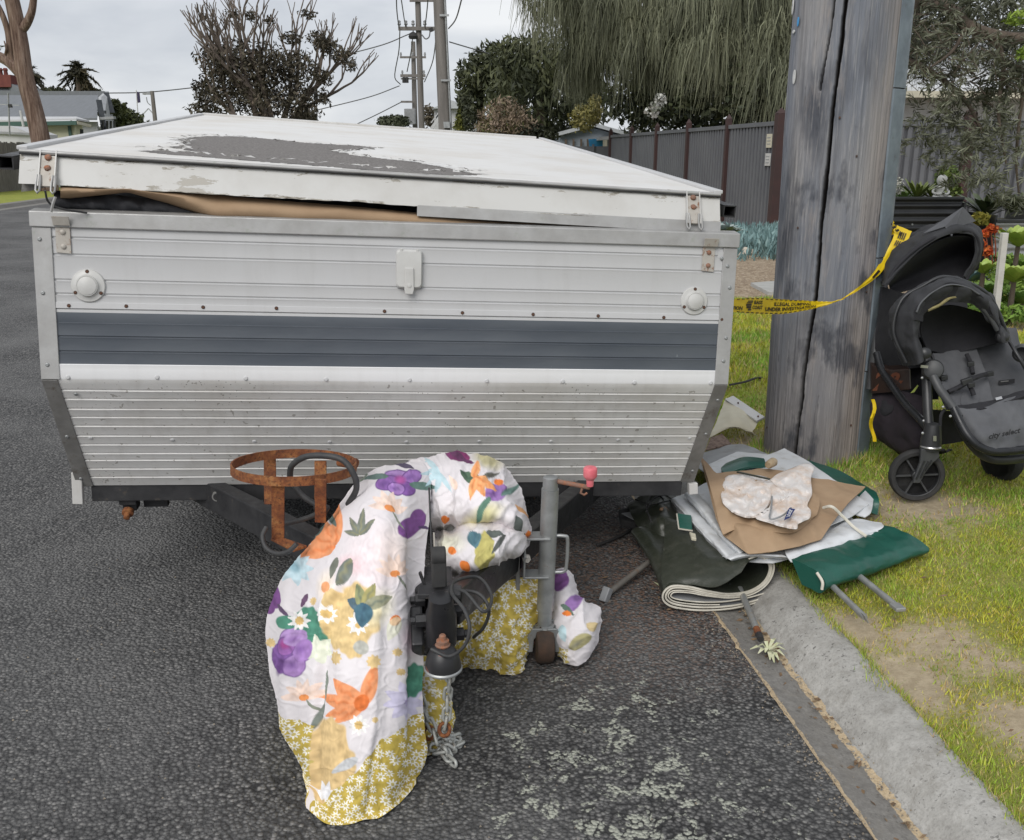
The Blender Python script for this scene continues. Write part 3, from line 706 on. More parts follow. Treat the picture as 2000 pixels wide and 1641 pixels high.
# over-centre latches on the lid
for px, py in ((95, 333), (1352, 408)):
    p = LMi @ hitp(px, py, LF0, NF); x = p.x
    f = lambda dx, dz, o: Vector((x+dx, LSB*(.5+dz/LH)-o*.62, LH*.5+dz+o*.78))
    pl = lb(MB().prism([f(-.021, -.058, .010), f(.021, -.058, .010), f(.021, .040, .002), f(-.021, .040, .002)], (0, -.004, .004)), 'lid_latch', M['rustplate'], LID, bevel=.001)
    for dz in (.020, -.008): lb(MB().lathe(f(0, dz, .008), (0, -.62, .78), [(.0095, 0), (.0095, .006), (.006, .009), (.001, .0095)], 8), 'bolt', M['bolt'], pl, smooth=30)
    for dx in (-.020, .020):
        lb(MB().tube([f(dx-.004, -.03, .016), f(dx-.006, -.055, .018), f(dx-.005, -.075, .022), f(dx, -.083, .024), f(dx+.005, -.075, .022), f(dx+.005, -.05, .018), f(dx+.003, -.03, .016)], .0032, 6), 'wire_bail', M['alu'], pl, smooth=60)
    lb(MB().bar(f(-.021, .042, .005), f(-.021, -.058, .012), .003, .014, (0, -1, .3)), 'latch_cheek', M['white_lid'], pl); lb(MB().bar(f(.021, .042, .005), f(.021, -.058, .012), .003, .014, (0, -1, .3)), 'latch_cheek', M['white_lid'], pl)
# stub tubes at the lid sides
q = LMi @ Y(20, 317, (LM @ Vector((-LW, .15, .05))).y)
for sx, dz in ((-1, .05), (1, .035)):
    c = Vector((sx*(LW+.018), .15, dz)); mb = MB()
    for a, b, s2 in (((0, 0, .017), (.042, .20, .004), 0), ((0, 0, -.017), (.042, .20, .004), 0), ((.019, 0, 0), (.004, .20, .034), 0), ((-.019, 0, 0), (.004, .20, .034), 0)):
        mb.box(c+Vector(a), b)
    mb.box(c+Vector((0, .06, 0)), (.036, .01, .032)); lb(mb, 'side_bracket', M['black'], LID)
lb(MB().prism([Vector((-BW+.0, .03, -.001)), Vector((-BW+.09, .03, -.001)), Vector((-BW+.02, .03, -.022)), Vector((-BW-.005, .03, -.026))], (0, .05, 0)), 'edge_remnant', M['alu_dark'], LID)
# ---- tan canvas and dark lining squeezed out between lid and body
top = [(118, 372, 0), (250, 375, 0), (400, 388, 0), (560, 402, 0), (700, 413, 0), (850, 428, 0), (1000, 442, 0), (1150, 444, 0), (1290, 446, 0)]
bot = [(118, 392, 0), (250, 378, 0), (330, 400, 0), (420, 432, 0), (560, 442, 0), (700, 449, 0), (850, 452, 0), (1000, 456, 0), (1150, 459, 0), (1290, 448, 0)]
def gapy(px): return 2.66+.34*(px-60)/1377.0     # world depth of the gap, left nearer
tp = crom(top, np.linspace(0, len(top)-1, 120)); bt = crom(bot, np.linspace(0, len(bot)-1, 120))
rows = []
bulge = [(0, .0), (.15, -.035), (.35, -.052), (.6, -.05), (.82, -.03), (1, .01), (1.15, .05)]
for f_, dy in bulge:
    r_ = []
    for i in range(120):
        px = 118+(1290-118)*i/119; ty = np.interp(px, [p[0] for p in top], [p[1] for p in top]); by_ = np.interp(px, [p[0] for p in bot], [p[1] for p in bot])-2
        tt = min(f_, 1.0); fold = .010*nz(px*.012, f_*2)+.012*math.exp(-((px-420)/40)**2)*math.sin(f_*5)
        r_.append(Y(px, ty-9+(by_-ty+9)*tt, gapy(px)+.045+dy+fold+(.02 if f_ > 1 else 0)))
    rows.append(r_)
MB().grid(rows).build('tan_canvas', M['canvas'], TR, smooth=80)
rows = []
for k in range(8):
    f_ = k/7; r_ = []
    for i in range(50):
        px = 105+330*i/49; ty = np.interp(px, [105, 200, 330, 435], [372, 378, 392, 425]); by_ = np.interp(px, [105, 435], [413, 441])
        r_.append(Y(px, ty+(by_-ty)*f_, gapy(px)+.075-.03*math.sin(f_*3.1)+.02*fbm(px*.03, f_*2.5, 2, 3)))
    rows.append(r_)
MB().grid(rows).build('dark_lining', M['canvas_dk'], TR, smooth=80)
rows = []
for k in range(4):   # shadowed lining on the right end of the gap
    rows.append([Y(1180+215*i/20, 446+4*k, gapy(1180+10*i)+.07+.01*nz(i*.4, k)) for i in range(21)])
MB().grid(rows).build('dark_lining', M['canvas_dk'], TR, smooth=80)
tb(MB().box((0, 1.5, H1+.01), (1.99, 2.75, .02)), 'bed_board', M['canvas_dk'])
mb = MB().tube(curve([Y(88, 372, 2.60), Y(95, 395, 2.62), Y(120, 408, 2.64), Y(170, 416, 2.68)], 16), .003, 6); mb.build('loose_cord', M['hose'], TR)
mb = MB().tube(curve([Y(108, 385, 2.6), Y(103, 400, 2.6), Y(100, 414, 2.6)], 8), .004, 6); mb.build('wire_bail', M['alu'], TR)
# small fittings on the left side
tb(MB().bar((-HW-.006, .10, .36), (-HW-.012, .11, .31), .02, .012), 'side_catch', M['rustplate'], bevel=.001)
tb(MB().lathe((-HW, .2, .24), (-1, 0, 0), [(.03, 0), (.028, .012), (.012, .018)], 16), 'side_lamp', M['plastic_white'], smooth=40)
# ---- chassis
zB = -H2
tb(MB().box((0, RK+.035, zB-.028), (2.02, .06, .062)), 'front_beam', M['black'], bevel=.003)
for sx in (-1, 1):
    a = tb(MB().box((sx*.93, 1.6, zB-.03), (.05, 2.7, .06)), 'chassis_rail', M['black'])
    tb(MB().bar((sx*(HW-.006), RK-.005, zB+.05 if sx < 0 else zB-.005), (sx*(HW-.002), RK-.010, zB-.058 if sx < 0 else zB-.045), .032, .024, (0, -1, 0)), 'skirt_end', M['white_lid'], bevel=.002)
tb(MB().cyl((-.60, RK-.055, zB-.022), (-.60, RK+.02, zB-.022), .017, n=20), 'pipe_stub', M['alu_dark'], smooth=40)
tb(MB().cyl((-.60, RK-.056, zB-.022), (-.60, RK-.05, zB-.022), .0125, n=20), 'pipe_bore', M['rubber'], smooth=40)
# corner steady folded up at the left, with a rusty nut
mb = MB().box((-.905, RK+.06, zB-.072), (.055, .07, .02)); mb.box((-.905, RK+.07, zB-.094), (.045, .05, .035)); mb.box((-.83, RK+.10, zB-.09), (.08, .03, .05))
st = tb(mb, 'corner_steady', M['black'], bevel=.002)
tb(MB().lathe((-.907, RK+.035, zB-.105), (0, -1, -.5), [(.019, 0), (.019, .015), (.011, .018), (.010, .034), (.004, .036)], 10), 'steady_nut', M['rust'], st, smooth=40)
# A-frame drawbar
CPL = TMi @ Vector((-.165, 1.96, .395))          # coupling in local space
zA = zB-.045
apx = CPL+Vector((0, .10, -.02))
for sx in (-1, 1):
    e0 = Vector((sx*.86, RK+.36, zA-.03)); e1 = apx+Vector((sx*.030, 0, 0))
    tb(MB().bar(e0, e1, .05, .095), 'drawbar', M['black_gloss'] if sx > 0 else M['black'], bevel=.004)
tb(MB().box(apx+Vector((0, .05, 0)), (.075, .16, .088)), 'drawbar_nose', M['black_gloss'], bevel=.004)
for sx in (-1, 1):    # wheels and axle, mostly in the shade underneath
    c = tl(sx*.90, 1.75, 0); gy = .285
    wl = MB().lathe(Vector((c.x, c.y, gy)), TM.to_3x3() @ Vector((sx, 0, 0)), [(.10, -.08), (.20, -.085), (.262, -.078), (.282, -.05), (.285, 0), (.282, .05), (.262, .078), (.20, .085), (.185, .07), (.17, .03)], 40).build('wheel', M['rubber'], TR, smooth=40)
    MB().lathe(Vector((c.x, c.y, gy)), TM.to_3x3() @ Vector((sx, 0, 0)), [(.19, -.02), (.19, .06), (.175, .065), (.15, .03), (.06, .045), (.05, .07), (.01, .072)], 32).build('rim', M['white_lid'], wl, smooth=30)
a_, b_ = tl(-.9, 1.75, 0), tl(.9, 1.75, 0); MB().cyl((a_.x, a_.y, .285), (b_.x, b_.y, .285), .022, n=12).build('axle', M['black'], TR)

# ---- coupling, overrun handbrake lever and cable
c0 = Vector((-.165, 1.93, .37)); fw = (TM.to_3x3() @ Vector((0, -1, 0))).normalized(); up = Vector((0, 0, 1)); rt = fw.cross(up).normalized()
def cpt(f_, r_, u_): return c0+fw*f_+rt*r_+up*u_
# (rt points to the left of the picture seen from the camera, so +r_ is picture-left)
cup = MB().lathe(cpt(.05, 0, -.055), up, [(.038, -.004), (.042, .002), (.041, .014), (.037, .032), (.027, .050), (.017, .057), (.001, .058)], 28).build('ball_cup', None, TR, smooth=35)
t = NT('chipped_coupling_paint'); k = t.math('GREATER_THAN', t.noise(26, 3, .5, None, .6), .60)
M['chip'] = t.fin(t.mix(k, (.020, .020, .022), (.16, .065, .05)), .42, .1, t.bump(t.math('MULTIPLY', k, -1.0), .5, .002)); cup.data.materials.append(M['chip'])
MB().lathe(cpt(.05, 0, -.060), up, [(.042, 0), (.0445, .003), (.0445, .006), (.042, .009)], 28).build('cup_rim', M['galv'], cup, smooth=35)
MB().lathe(cpt(.05, 0, .000), up, [(.016, 0), (.018, .005), (.015, .008), (.015, .016), (.009, .018), (.008, .028), (.005, .031), (.001, .031)], 12).build('ball_nut', M['bolt'], cup, smooth=30)
MB().bar(cpt(.02, 0, -.02), cpt(-.12, 0, .01), .055, .075).build('coupling_body', M['black_gloss'], TR, bevel=.01)
MB().lathe(cpt(-.005, 0, -.02), (up+fw*.15), [(.036, 0), (.036, .08), (.030, .10), (.028, .125), (.015, .13)], 20).build('coupling_tower', M['black_gloss'], TR, smooth=40)
hb = MB().bar(cpt(-.04, 0, .105), cpt(-.045, 0, .175), .034, .03, fw); hb.lathe(cpt(-.048, .017, .178), -rt, [(.022, 0), (.022, .034)], 18)
hb.build('coupling_lever', M['rubber'], TR, bevel=.004, smooth=40)
MB().box(cpt(-.03, 0, .095), (.10, .05, .012)).build('coupling_plate', M['black'], TR, bevel=.002)
for r_, f_, u_ in ((.045, -.06, -.0), (-.048, -.05, -.03), (.05, -.02, .03), (-.042, -.03, .045), (.048, -.09, .045)):
    MB().lathe(cpt(f_, r_, u_), rt*(1 if r_ > 0 else -1), [(.016, -.015), (.016, .008), (.010, .010), (.010, .020), (.002, .021)], 6).build('coupling_bolt', M['black_gloss'], TR, smooth=20)
MB().bar(cpt(-.02, .055, -.05), cpt(-.10, .055, .01), .03, .07).build('brake_bracket', M['black_gloss'], TR, bevel=.006)
l0 = Y(846, 1150, 2.02); l1 = Y(838, 952, 2.10)
lev = MB().bar(l0, l1, .011, .004, (1, .2, 0)).build('handbrake_lever', M['black'], TR, bevel=.0015)
MB().bar(Y(852, 1150, 2.02), Y(847, 1040, 2.07), .011, .004, (1, .2, 0)).build('lever_quadrant', M['rustplate'], lev, bevel=.001)
MB().bar(Y(820, 1118, 2.0), Y(832, 1150, 2.0), .010, .006).build('release_tab', M['black'], lev)
cab = curve([Y(866, 1158, 1.98), Y(905, 1155, 1.95), Y(945, 1195, 1.9), Y(960, 1165, 2.0), Y(935, 1128, 2.08), Y(890, 1135, 2.02), Y(882, 1158, 1.93), Y(906, 1190, 1.86), Y(917, 1225, 1.83), Y(908, 1260, 1.83), Y(878, 1282, 1.84), Y(842, 1268, 1.86)], 80)
cab[0:0] = []
MB().tube(cab, .0042, 8).build('breakaway_cable', M['hose'], TR, smooth=60)
cab = curve([Y(893, 1152, 2.0), Y(935, 1160, 1.97), Y(955, 1190, 1.95), Y(945, 1225, 1.98), Y(925, 1245, 2.05)], 30); MB().tube(cab, .0042, 8).build('breakaway_cable', M['hose'], TR, smooth=60)

# ---- jockey wheel
jx, jy = .098, 2.44
jt = Vector((.108, 2.43, 0))
def J(z, dx=0, dy=0): return Vector((.092+(z/.57)*.016+dx, 2.44-(z/.57)*.01+dy, z))
jk = MB().cyl(J(.17), J(.548), .0245, n=28)
jo = jk.build('jockey_stand', M['galv'], TR, smooth=40)
MB().cyl(J(.115), J(.19), .0205, n=24).build('inner_tube', M['galv'], jo, smooth=40)
MB().lathe(J(.548), up, [(.0215, 0), (.0215, .012), (.0205, .034), (.018, .036)], 24).build('cap', M['galv'], jo, smooth=40)
h0 = J(.570, .018); h1 = Y(1150, 952, 2.36)
ck = MB().tube([h0, h0+(h1-h0)*.5, h1, h1+Vector((.003, 0, .012))], .0068, 10).build('crank_arm', M['bolt'], jo, smooth=50)
MB().lathe(h1+Vector((.003, 0, .004)), up+rt*.0, [(.0095, 0), (.0105, .018), (.0125, .020), (.0175, .026), (.0190, .030), (.0190, .050), (.016, .054), (.014, .0545)], 24).build('crank_knob', M['pink'], ck, smooth=40)
MB().tube([h1+Vector((-.018, .0, -.004)), h1+Vector((-.022, 0, -.016)), h1+Vector((-.012, 0, -.022)), h1+Vector((-.004, 0, -.016))], .0035, 8).build('crank_eye', M['bolt'], ck, smooth=50)
# clamp bracket bolted to the drawbar
mb = MB()
for z0 in (.405, .285):
    mb.box(J(z0, -.032, -.003), (.075, .055, .007))
mb.bar(J(.285, -.066, -.012), J(.408, -.066, -.012), .006, .05, (0, 1, 0)); mb.build('clamp_bracket', M['galv'], jo, bevel=.002)
MB().box(J(.345, -.085, .02), (.012, .07, .21)).build('mount_plate', M['alu_dark'], jo, bevel=.002)
MB().lathe(J(.345, -.062, -.02), (0.2, -1, 0), [(.013, 0), (.013, .010), (.007, .012), (.007, .022)], 6).build('clamp_bolt', M['rustplate'], jo, smooth=20)
MB().tube(curve([J(.405, .022, 0), J(.405, .045, -.004), J(.395, .055, -.004), J(.32, .056, -.004), J(.295, .05, -.004), J(.29, .022, 0)], 24), .0055, 8).build('clamp_handle', M['galv'], jo, smooth=60)
# yoke and wheel
yk = MB()
yk.lathe(J(.118), up, [(.022, -.012), (.030, -.006), (.030, 0), (.020, .004)], 20)
for sx in (-1, 1):
    yk.prism([J(.118, sx*.030, -.022), J(.118, sx*.030, .022), J(.05, sx*.044, .014), J(.030, sx*.044, 0), J(.05, sx*.044, -.026)], (sx*.004, 0, 0))
yk.box(J(.112), (.062, .044, .006))
for dy in (-.030, .024):
    for sx in (-1, 1): yk.prism([J(.122, sx*.006, dy), J(.122, sx*.036, dy), J(.100, sx*.048, dy), J(.045, sx*.050, dy), J(.045, sx*.033, dy), J(.088, sx*.030, dy), J(.100, sx*.018, dy), J(.103, sx*.006, dy)], (0, .006, 0))
yk.build('yoke', M['galv'], jo, bevel=.002)
MB().lathe(J(.062), (1, .1, 0), [(.020, -.027), (.045, -.028), (.058, -.024), (.0625, -.012), (.0625, .012), (.058, .024), (.045, .028), (.020, .027)], 28).build('wheel', M['rust'] if False else plain('muddy_iron_wheel', (.075, .042, .026), (.035, .026, .02), 30, .8, bs=.5), jo, smooth=40)
MB().cyl(J(.062, -.055), J(.062, .055), .007, n=10).build('wheel_axle', M['bolt'], jo, smooth=40)

# ---- rusty gas bottle ring on the left drawbar
rc = Vector((-.616, 2.47, .60)); rr_ = .174
nrm = Vector((.03, .10, 1)).normalized(); ax = nrm.cross(Vector((0, 1, 0))).normalized(); ay = nrm.cross(ax)
n = 72; band = []
for k, (r_, z_) in enumerate(((rr_, .013), (rr_, -.013), (rr_-.005, -.013), (rr_-.005, .013))):
    band += [rc+(ax*math.cos(2*math.pi*i/n)+ay*math.sin(2*math.pi*i/n))*(r_+.0006*nz(i*.7, k))+nrm*z_ for i in range(n)]
mb = MB().add(band, [(k*n+i, k*n+(i+1) % n, ((k+1) % 4)*n+(i+1) % n, ((k+1) % 4)*n+i) for k in range(4) for i in range(n)])
GR = mb.build('gas_bottle_ring', M['rust'], TR, smooth=40)
def fbar(a, b, w_, th, nm='ring_leg'): return MB().bar(a, b, w_, th, (0, 1, .2)).build(nm, M['rust'], GR, bevel=.001)
fb = Y(543, 1052, 2.34)
ft = Y(543, 928, 2.305); fbar(Y(543, 948, 2.315), fb, .034, .006)
fbar(Y(626, 936, 2.315), Y(626, 1020, 2.34), .030, .006)
fbar(Y(527, 892, 2.632), Y(528, 985, 2.60), .036, .006)
fbar(Y(626, 900, 2.645), Y(626, 985, 2.61), .036, .006)
MB().prism([fb+Vector((-.020, .0, -.006)), fb+Vector((.02, 0, -.006)), fb+Vector((.085, -.03, -.014)), fb+Vector((.055, -.06, -.014))], (0, 0, .007)).build('foot_plate', M['rust'], GR, bevel=.001)
p = Y(690, 905, 2.54); MB().cyl(p+Vector((-.045, .015, .0)), p+Vector((.0, -.005, -.004)), .013, n=14).build('clamp_lug', M['rust'], GR, smooth=40)
MB().lathe(p, (.9, -.4, -.1), [(.016, -.002), (.016, .010), (.008, .012)], 12).build('clamp_nut', M['rust'], GR, smooth=30)
# thick cable looped through the ring
cb = curve([Y(566, 936, 2.40), Y(570, 910, 2.38), Y(595, 893, 2.36), Y(630, 890, 2.34), Y(668, 898, 2.33), Y(690, 925, 2.32), Y(696, 955, 2.33), Y(680, 985, 2.36)], 50)
MB().tube(cb, .0085, 10).build('power_lead', M['hose'], TR, smooth=60)
cb = curve([Y(570, 940, 2.41), Y(590, 968, 2.4), Y(622, 988, 2.38), Y(640, 996, 2.37)], 20); MB().tube(cb, .0085, 10).build('power_lead', M['hose'], TR, smooth=60)
cb = curve([Y(640, 990, 2.38), Y(610, 1008, 2.40), Y(570, 1020, 2.40), Y(548, 1024, 2.39)], 20); MB().tube(cb, .0075, 10).build('power_lead', M['hose'], TR, smooth=60)
MB().cyl(Y(616, 986, 2.375), Y(640, 1000, 2.37), .013, n=12).build('lead_connector', M['rubber'], TR, smooth=40)
cb = curve([Y(520, 1030, 2.32), Y(513, 1048, 2.30), Y(520, 1070, 2.28), Y(540, 1081, 2.26), Y(562, 1078, 2.24), Y(580, 1062, 2.24)], 30); MB().tube(cb, .0065, 10).build('power_lead', M['hose'], TR, smooth=60)

# ---- safety chains: links hanging from the nose, heap on the road
t = NT('grey_chain_steel'); k = t.mr(t.noise(50, 4, .6), .55, .68)
M['chain'] = t.fin(t.mix(k, (.42, .43, .41), (.26, .24, .21)), .6, .4, t.bump(t.noise(120, 3), .3, .001))
def link_mesh():
    pts = []; a, b = .0085, .0105
    for i in range(24):
        th = 2*math.pi*i/24; pts.append(Vector((a*math.cos(th), 0, a*math.sin(th)+(b if math.sin(th) >= 0 else -b))))
    mb = MB().tube(pts, .0042, 8, closed=True); me = bpy.data.meshes.new('chain_link'); me.from_pydata(mb.v, [], mb.f); me.materials.append(M['chain']); me.shade_smooth(); return me
LKM = link_mesh()
chp = Y(880, 1290, 1.92)
CH = thing('safety_chain', G(870, 1470, 0), 'grey galvanised safety chain hanging from the coupling into a heap', 'chain')
def place_link(p, d, roll, name='chain_link'):
    z = Vector(d).normalized(); x = z.orthogonal().normalized(); x = Matrix.Rotation(roll, 3, z) @ x; y = z.cross(x)
    m3 = Matrix((x, y, z)).transposed().to_4x4(); o = bpy.data.objects.new(name, LKM); COL.objects.link(o); o.parent = CH; ORG[o.name] = ORG[CH.name]
    o.matrix_local = Matrix.Translation(Vector(p)-ORG[CH.name]) @ m3
def run_chain(P, n):
    C = curve(P, 200); L = [0]
    for i in range(1, 200): L.append(L[-1]+(C[i]-C[i-1]).length)
    n = max(2, int(L[-1]/.0285)); 
    for k in range(n+1):
        d = L[-1]*k/n; i = min(198, max(1, int(np.searchsorted(L, d)))); place_link(C[i], C[i+1]-C[i-1], .7+(k % 2)*math.pi/2)
run_chain([Y(880, 1282, 1.93), Y(879, 1320, 1.94), Y(874, 1360, 1.95), Y(872, 1400, 1.95), Y(866, 1428, 1.96)], 0)
run_chain([Y(823, 1370, 2.0), Y(832, 1395, 1.99), Y(846, 1425, 1.98), Y(850, 1440, 1.97)], 0)
hc = G(868, 1462, 0)
for i in range(26):
    a = random.uniform(0, 6.28); r_ = .033*math.sqrt(random.random()); z_ = .008+.035*random.random()*(1-r_/.045)
    place_link(hc+Vector((math.cos(a)*r_, math.sin(a)*r_*1.1, z_)), (random.uniform(-1, 1), random.uniform(-1, 1), random.uniform(-.45, .45)), random.uniform(0, 3.1))
run_chain([hc+Vector((.0, -.03, .012)), hc+Vector((.012, -.05, .009)), hc+Vector((.022, -.062, .008))], 0)
for px, py, y_ in ((868, 1425, 1.95), (838, 1432, 1.985)):
    q = Y(px, py, y_); pts = [q+Vector((.013*math.cos(a), .006*math.sin(a), .014*math.sin(a))) for a in np.linspace(0, 2*math.pi, 17)[:-1]]
    MB().tube(pts, .005, 8, closed=True).build('rusty_shackle', M['rust'], CH, smooth=60)
# ---------------------------------------------------------------- floral bed sheet draped over the drawbar
def lin(c): return tuple(((x/255+.055)/1.055)**2.4 if x > 10 else x/255/12.92 for x in c)
def sm(d, a, b): return np.clip((b-d)/(b-a), 0, 1)
class Paint:
    def __init__(s, X, Yp, base):
        s.X, s.Y = X, Yp; s.var = np.array([.95+.28*nz(x*.07, y*.07, 3)+.16*nz(x*.2, y*.12, 8) for x, y in zip(X, Yp)])[:, None]; s.C = np.tile(np.array(lin(base)), (len(X), 1))
    def put(s, mask, col, k=1.0):
        m = (np.clip(mask, 0, 1)*k)[:, None]; s.C = s.C*(1-m)+np.array(lin(tuple(c_*.86+.14*222 for c_ in col)))*s.var*m
    def ell(s, cx, cy, a, b, ang, col, col2=None, k=1.0, soft=.10, rag=0):
        c_, s_ = math.cos(R(ang)), math.sin(R(ang)); dx, dy = s.X-cx, s.Y-cy
        u, v = (dx*c_+dy*s_)/a, (-dx*s_+dy*c_)/b
        d = np.sqrt(u*u+v*v)
        if rag: d = d+rag*np.sin(np.arctan2(v, u)*9+cx)
        s.put(sm(d, 1-soft, 1), col, k)
        if col2: s.put(sm(np.sqrt((u+.3)**2*1.3+v*v*2.5), .1, .9)*(d < 1), col2, k*.8)
    def petal(s, bx, by, ang, ln, wd, col, col2=None, k=1.0):
        c_, s_ = math.cos(R(ang)), math.sin(R(ang)); u = (s.X-bx)*c_+(s.Y-by)*s_; v = -(s.X-bx)*s_+(s.Y-by)*c_
        q = np.clip(u/ln, 0, 1); w_ = wd*np.sin(np.pi*np.clip(q, .0, 1)**.75)**.8
        m = (u > 0)&(u < ln); d = np.abs(v)/np.maximum(w_, 1e-3)
        s.put(m*sm(d, .92, 1.04), col, k)
        if col2: s.put(m*sm(np.abs(v+wd*.15*np.sin(u*.3)), .3, wd*.38)*(d < 1)*(1-q*.6), col2, k*.75)
    def flower(s, cx, cy, r, n, wd, col, cen=None, a0=0, k=1.0, col2=None, arc=360, rc=.22):
        for i in range(n): s.petal(cx, cy, a0+arc*i/n, r, wd, col, col2, k)
        if cen: s.ell(cx, cy, r*rc, r*rc, 0, cen, rag=.12)
    def daisy(s, cx, cy, r, a0=0, wht=(244, 242, 238), cen=(222, 184, 110)):
        s.flower(cx, cy, r, 9, r*.22, wht, None, a0); s.ell(cx, cy, r*.5, r*.5, 0, wht); s.ell(cx, cy, r*.40, r*.40, 0, cen, rag=.10)
def floral(P):
    OR, OR2, PU, PU2, GR, DG, OL = (240, 150, 96), (222, 104, 40), (148, 96, 170), (92, 52, 122), (62, 128, 104), (88, 98, 88), (142, 138, 92)
    P.ell(720, 1110, 75, 120, 0, (244, 222, 224), k=.6, soft=.9); P.ell(690, 1105, 36, 22, 20, (240, 190, 196), k=.6, soft=.8)
    P.ell(640, 1145, 24, 40, 10, (246, 226, 200), k=.7, soft=.7); P.ell(640, 1150, 9, 12, 0, (240, 150, 84), k=.9)
    P.ell(770, 1080, 45, 70, 15, (246, 218, 200), k=.45, soft=.9); P.ell(800, 1250, 26, 40, 0, (246, 205, 220), k=.6, soft=.8)
    # ochre splash with dark lily
    for (x, y, a, b, g) in ((668, 1220, 42, 52, 10), (700, 1195, 44, 60, -20), (692, 1250, 30, 38, 0), (655, 1180, 20, 28, 0)): P.ell(x, y, a, b, g, (222, 190, 128), rag=.05)
    P.ell(740, 1190, 34, 50, 30, (232, 226, 190), k=.7, soft=.6)
    for a, l, w_, c in ((-150, 42, 12, (70, 96, 112)), (-105, 50, 12, (136, 142, 96)), (-65, 52, 11, (160, 152, 90)), (-25, 62, 12, (150, 150, 120))): P.petal(712, 1190, a, l, w_, c, (60, 80, 80))
    P.petal(712, 1180, 95, 48, 20, (58, 98, 116), (40, 70, 92)); P.daisy(700, 1218, 24, 10)
    P.daisy(700, 1222, 15); P.petal(712, 1185, 95, 42, 17, (58, 98, 116), (40, 70, 92))
    # orange lilies
    for a, l, w_ in ((-120, 70, 14), (-85, 88, 12), (-160, 74, 15), (163, 82, 15)): P.petal(655, 1065, a, l, w_, OR, OR2)
    for a, l, w_ in ((-140, 82, 17), (-75, 88, 15), (-170, 100, 14), (165, 84, 12), (150, 70, 11)): P.petal(712, 1378, a, l, w_, OR, OR2)
    P.ell(708, 1372, 14, 18, 20, OR2)
    # leaves
    for a, l, w_ in ((-120, 44, 7), (-80, 52, 8), (-40, 40, 7), (-160, 36, 6)): P.petal(706, 1050, a, l, w_, (110, 116, 104), OL)
    P.petal(600, 1062, -50, 60, 10, (76, 96, 90)); P.petal(660, 1090, 105, 45, 9, (104, 108, 96)); P.petal(690, 1095, 120, 60, 9, (104, 112, 104), OL); P.petal(640, 1000, 60, 34, 6, (84, 104, 96))
    P.petal(600, 1160, 120, 30, 6, (90, 60, 90))
    # pale blue and lilac flowers
    P.flower(578, 1108, 36, 9, 8, (196, 226, 236), None, 5, .9); P.ell(578, 1108, 12, 12, 0, (160, 205, 220), soft=.6)
    P.flower(790, 1370, 42, 9, 10, (206, 200, 228), (176, 164, 206), 8, .95)
    # purple pansies
    for i, (x, y, a, b, g) in enumerate(((575, 1243, 26, 20, -25), (592, 1268, 20, 26, 15), (552, 1285, 20, 30, -14), (578, 1300, 20, 22, 10), (560, 1262, 16, 18, 0))): P.ell(x, y, a+2, b+2, g, (96, 58, 130)); P.ell(x, y, a, b, g, ((176, 138, 200), (158, 112, 186), (128, 80, 160), (166, 124, 192), (150, 90, 170))[i], (112, 70, 148))
    P.ell(560, 1258, 11, 12, 0, (170, 66, 146), soft=.6); P.ell(552, 1300, 12, 24, 20, PU2, soft=.5); P.ell(585, 1280, 10, 14, 0, PU2, soft=.5)
    P.ell(800, 1030, 28, 20, -35, (108, 58, 126)); P.ell(818, 1014, 15, 22, 0, (108, 58, 126)); P.petal(820, 1028, 10, 24, 3, (70, 50, 90))
    P.ell(540, 1165, 14, 26, -15, (104, 56, 120)); P.ell(530, 1185, 14, 16, 0, (104, 56, 120)); P.petal(548, 1180, 60, 30, 4, (80, 60, 90))
    for i, (x, y, a, b, g) in enumerate(((782, 936, 30, 15, 8), (758, 948, 22, 14, -25), (804, 932, 20, 13, -20), (794, 954, 18, 12, 20), (775, 956, 16, 11, -5))): P.ell(x, y, a+2, b+2, g, (92, 54, 124)); P.ell(x, y, a, b, g, ((168, 128, 194), (136, 88, 168), (150, 104, 180), (120, 72, 152), (158, 114, 186))[i], (104, 64, 140))
    P.ell(782, 938, 14, 10, 0, (170, 70, 150), soft=.6); P.petal(800, 945, 10, 60, 8, (86, 120, 108)); P.petal(760, 935, 175, 50, 6, (86, 110, 104))
    P.petal(722, 930, 160, 60, 7, (120, 130, 116))
    # green splash with daisies
    P.ell(600, 1215, 30, 32, 0, GR, rag=.05); P.ell(610, 1250, 26, 34, 10, GR, rag=.05); P.ell(560, 1215, 18, 14, 0, GR); P.ell(806, 1330, 22, 36, 10, GR, rag=.06)
    P.flower(620, 1268, 30, 6, 9, (232, 236, 214), None, 20); P.daisy(582, 1212, 22, 0); P.daisy(640, 1200, 20, 12)
    P.ell(578, 1246, 22, 16, -25, (176, 138, 200), (130, 84, 162)); P.ell(592, 1270, 18, 23, 15, (160, 116, 188), (118, 74, 152))
    for x, y, r in ((657, 1285, 13), (730, 1292, 13), (772, 1274, 8), (776, 1312, 7), (612, 1175, 8), (530, 1255, 9), (733, 1406, 6), (700, 1416, 13), (690, 1300, 0)):
        if r: P.ell(x, y, r, r, 0, (222, 190, 128), rag=.12)
    # small peach flowers on stems
    for cx, cy in ((597, 1362), (762, 1000), (772, 1120)):
        P.flower(cx, cy, 38, 6, 8, (248, 216, 196), None, 185, .8, arc=190); P.ell(cx, cy, 10, 7, 0, (238, 140, 70)); P.petal(cx+4, cy+3, 55, 42, 2.5, (130, 136, 120))
    P.petal(632, 1310, 95, 70, 4, (120, 130, 118)); P.petal(628, 1375, 110, 60, 6, (110, 118, 110)); P.ell(770, 1212, 9, 12, 30, (240, 120, 40)); P.petal(775, 1205, 110, 50, 12, (226, 228, 190), k=.6)
    P.ell(706, 1265, 17, 14, 20, (178, 178, 168))
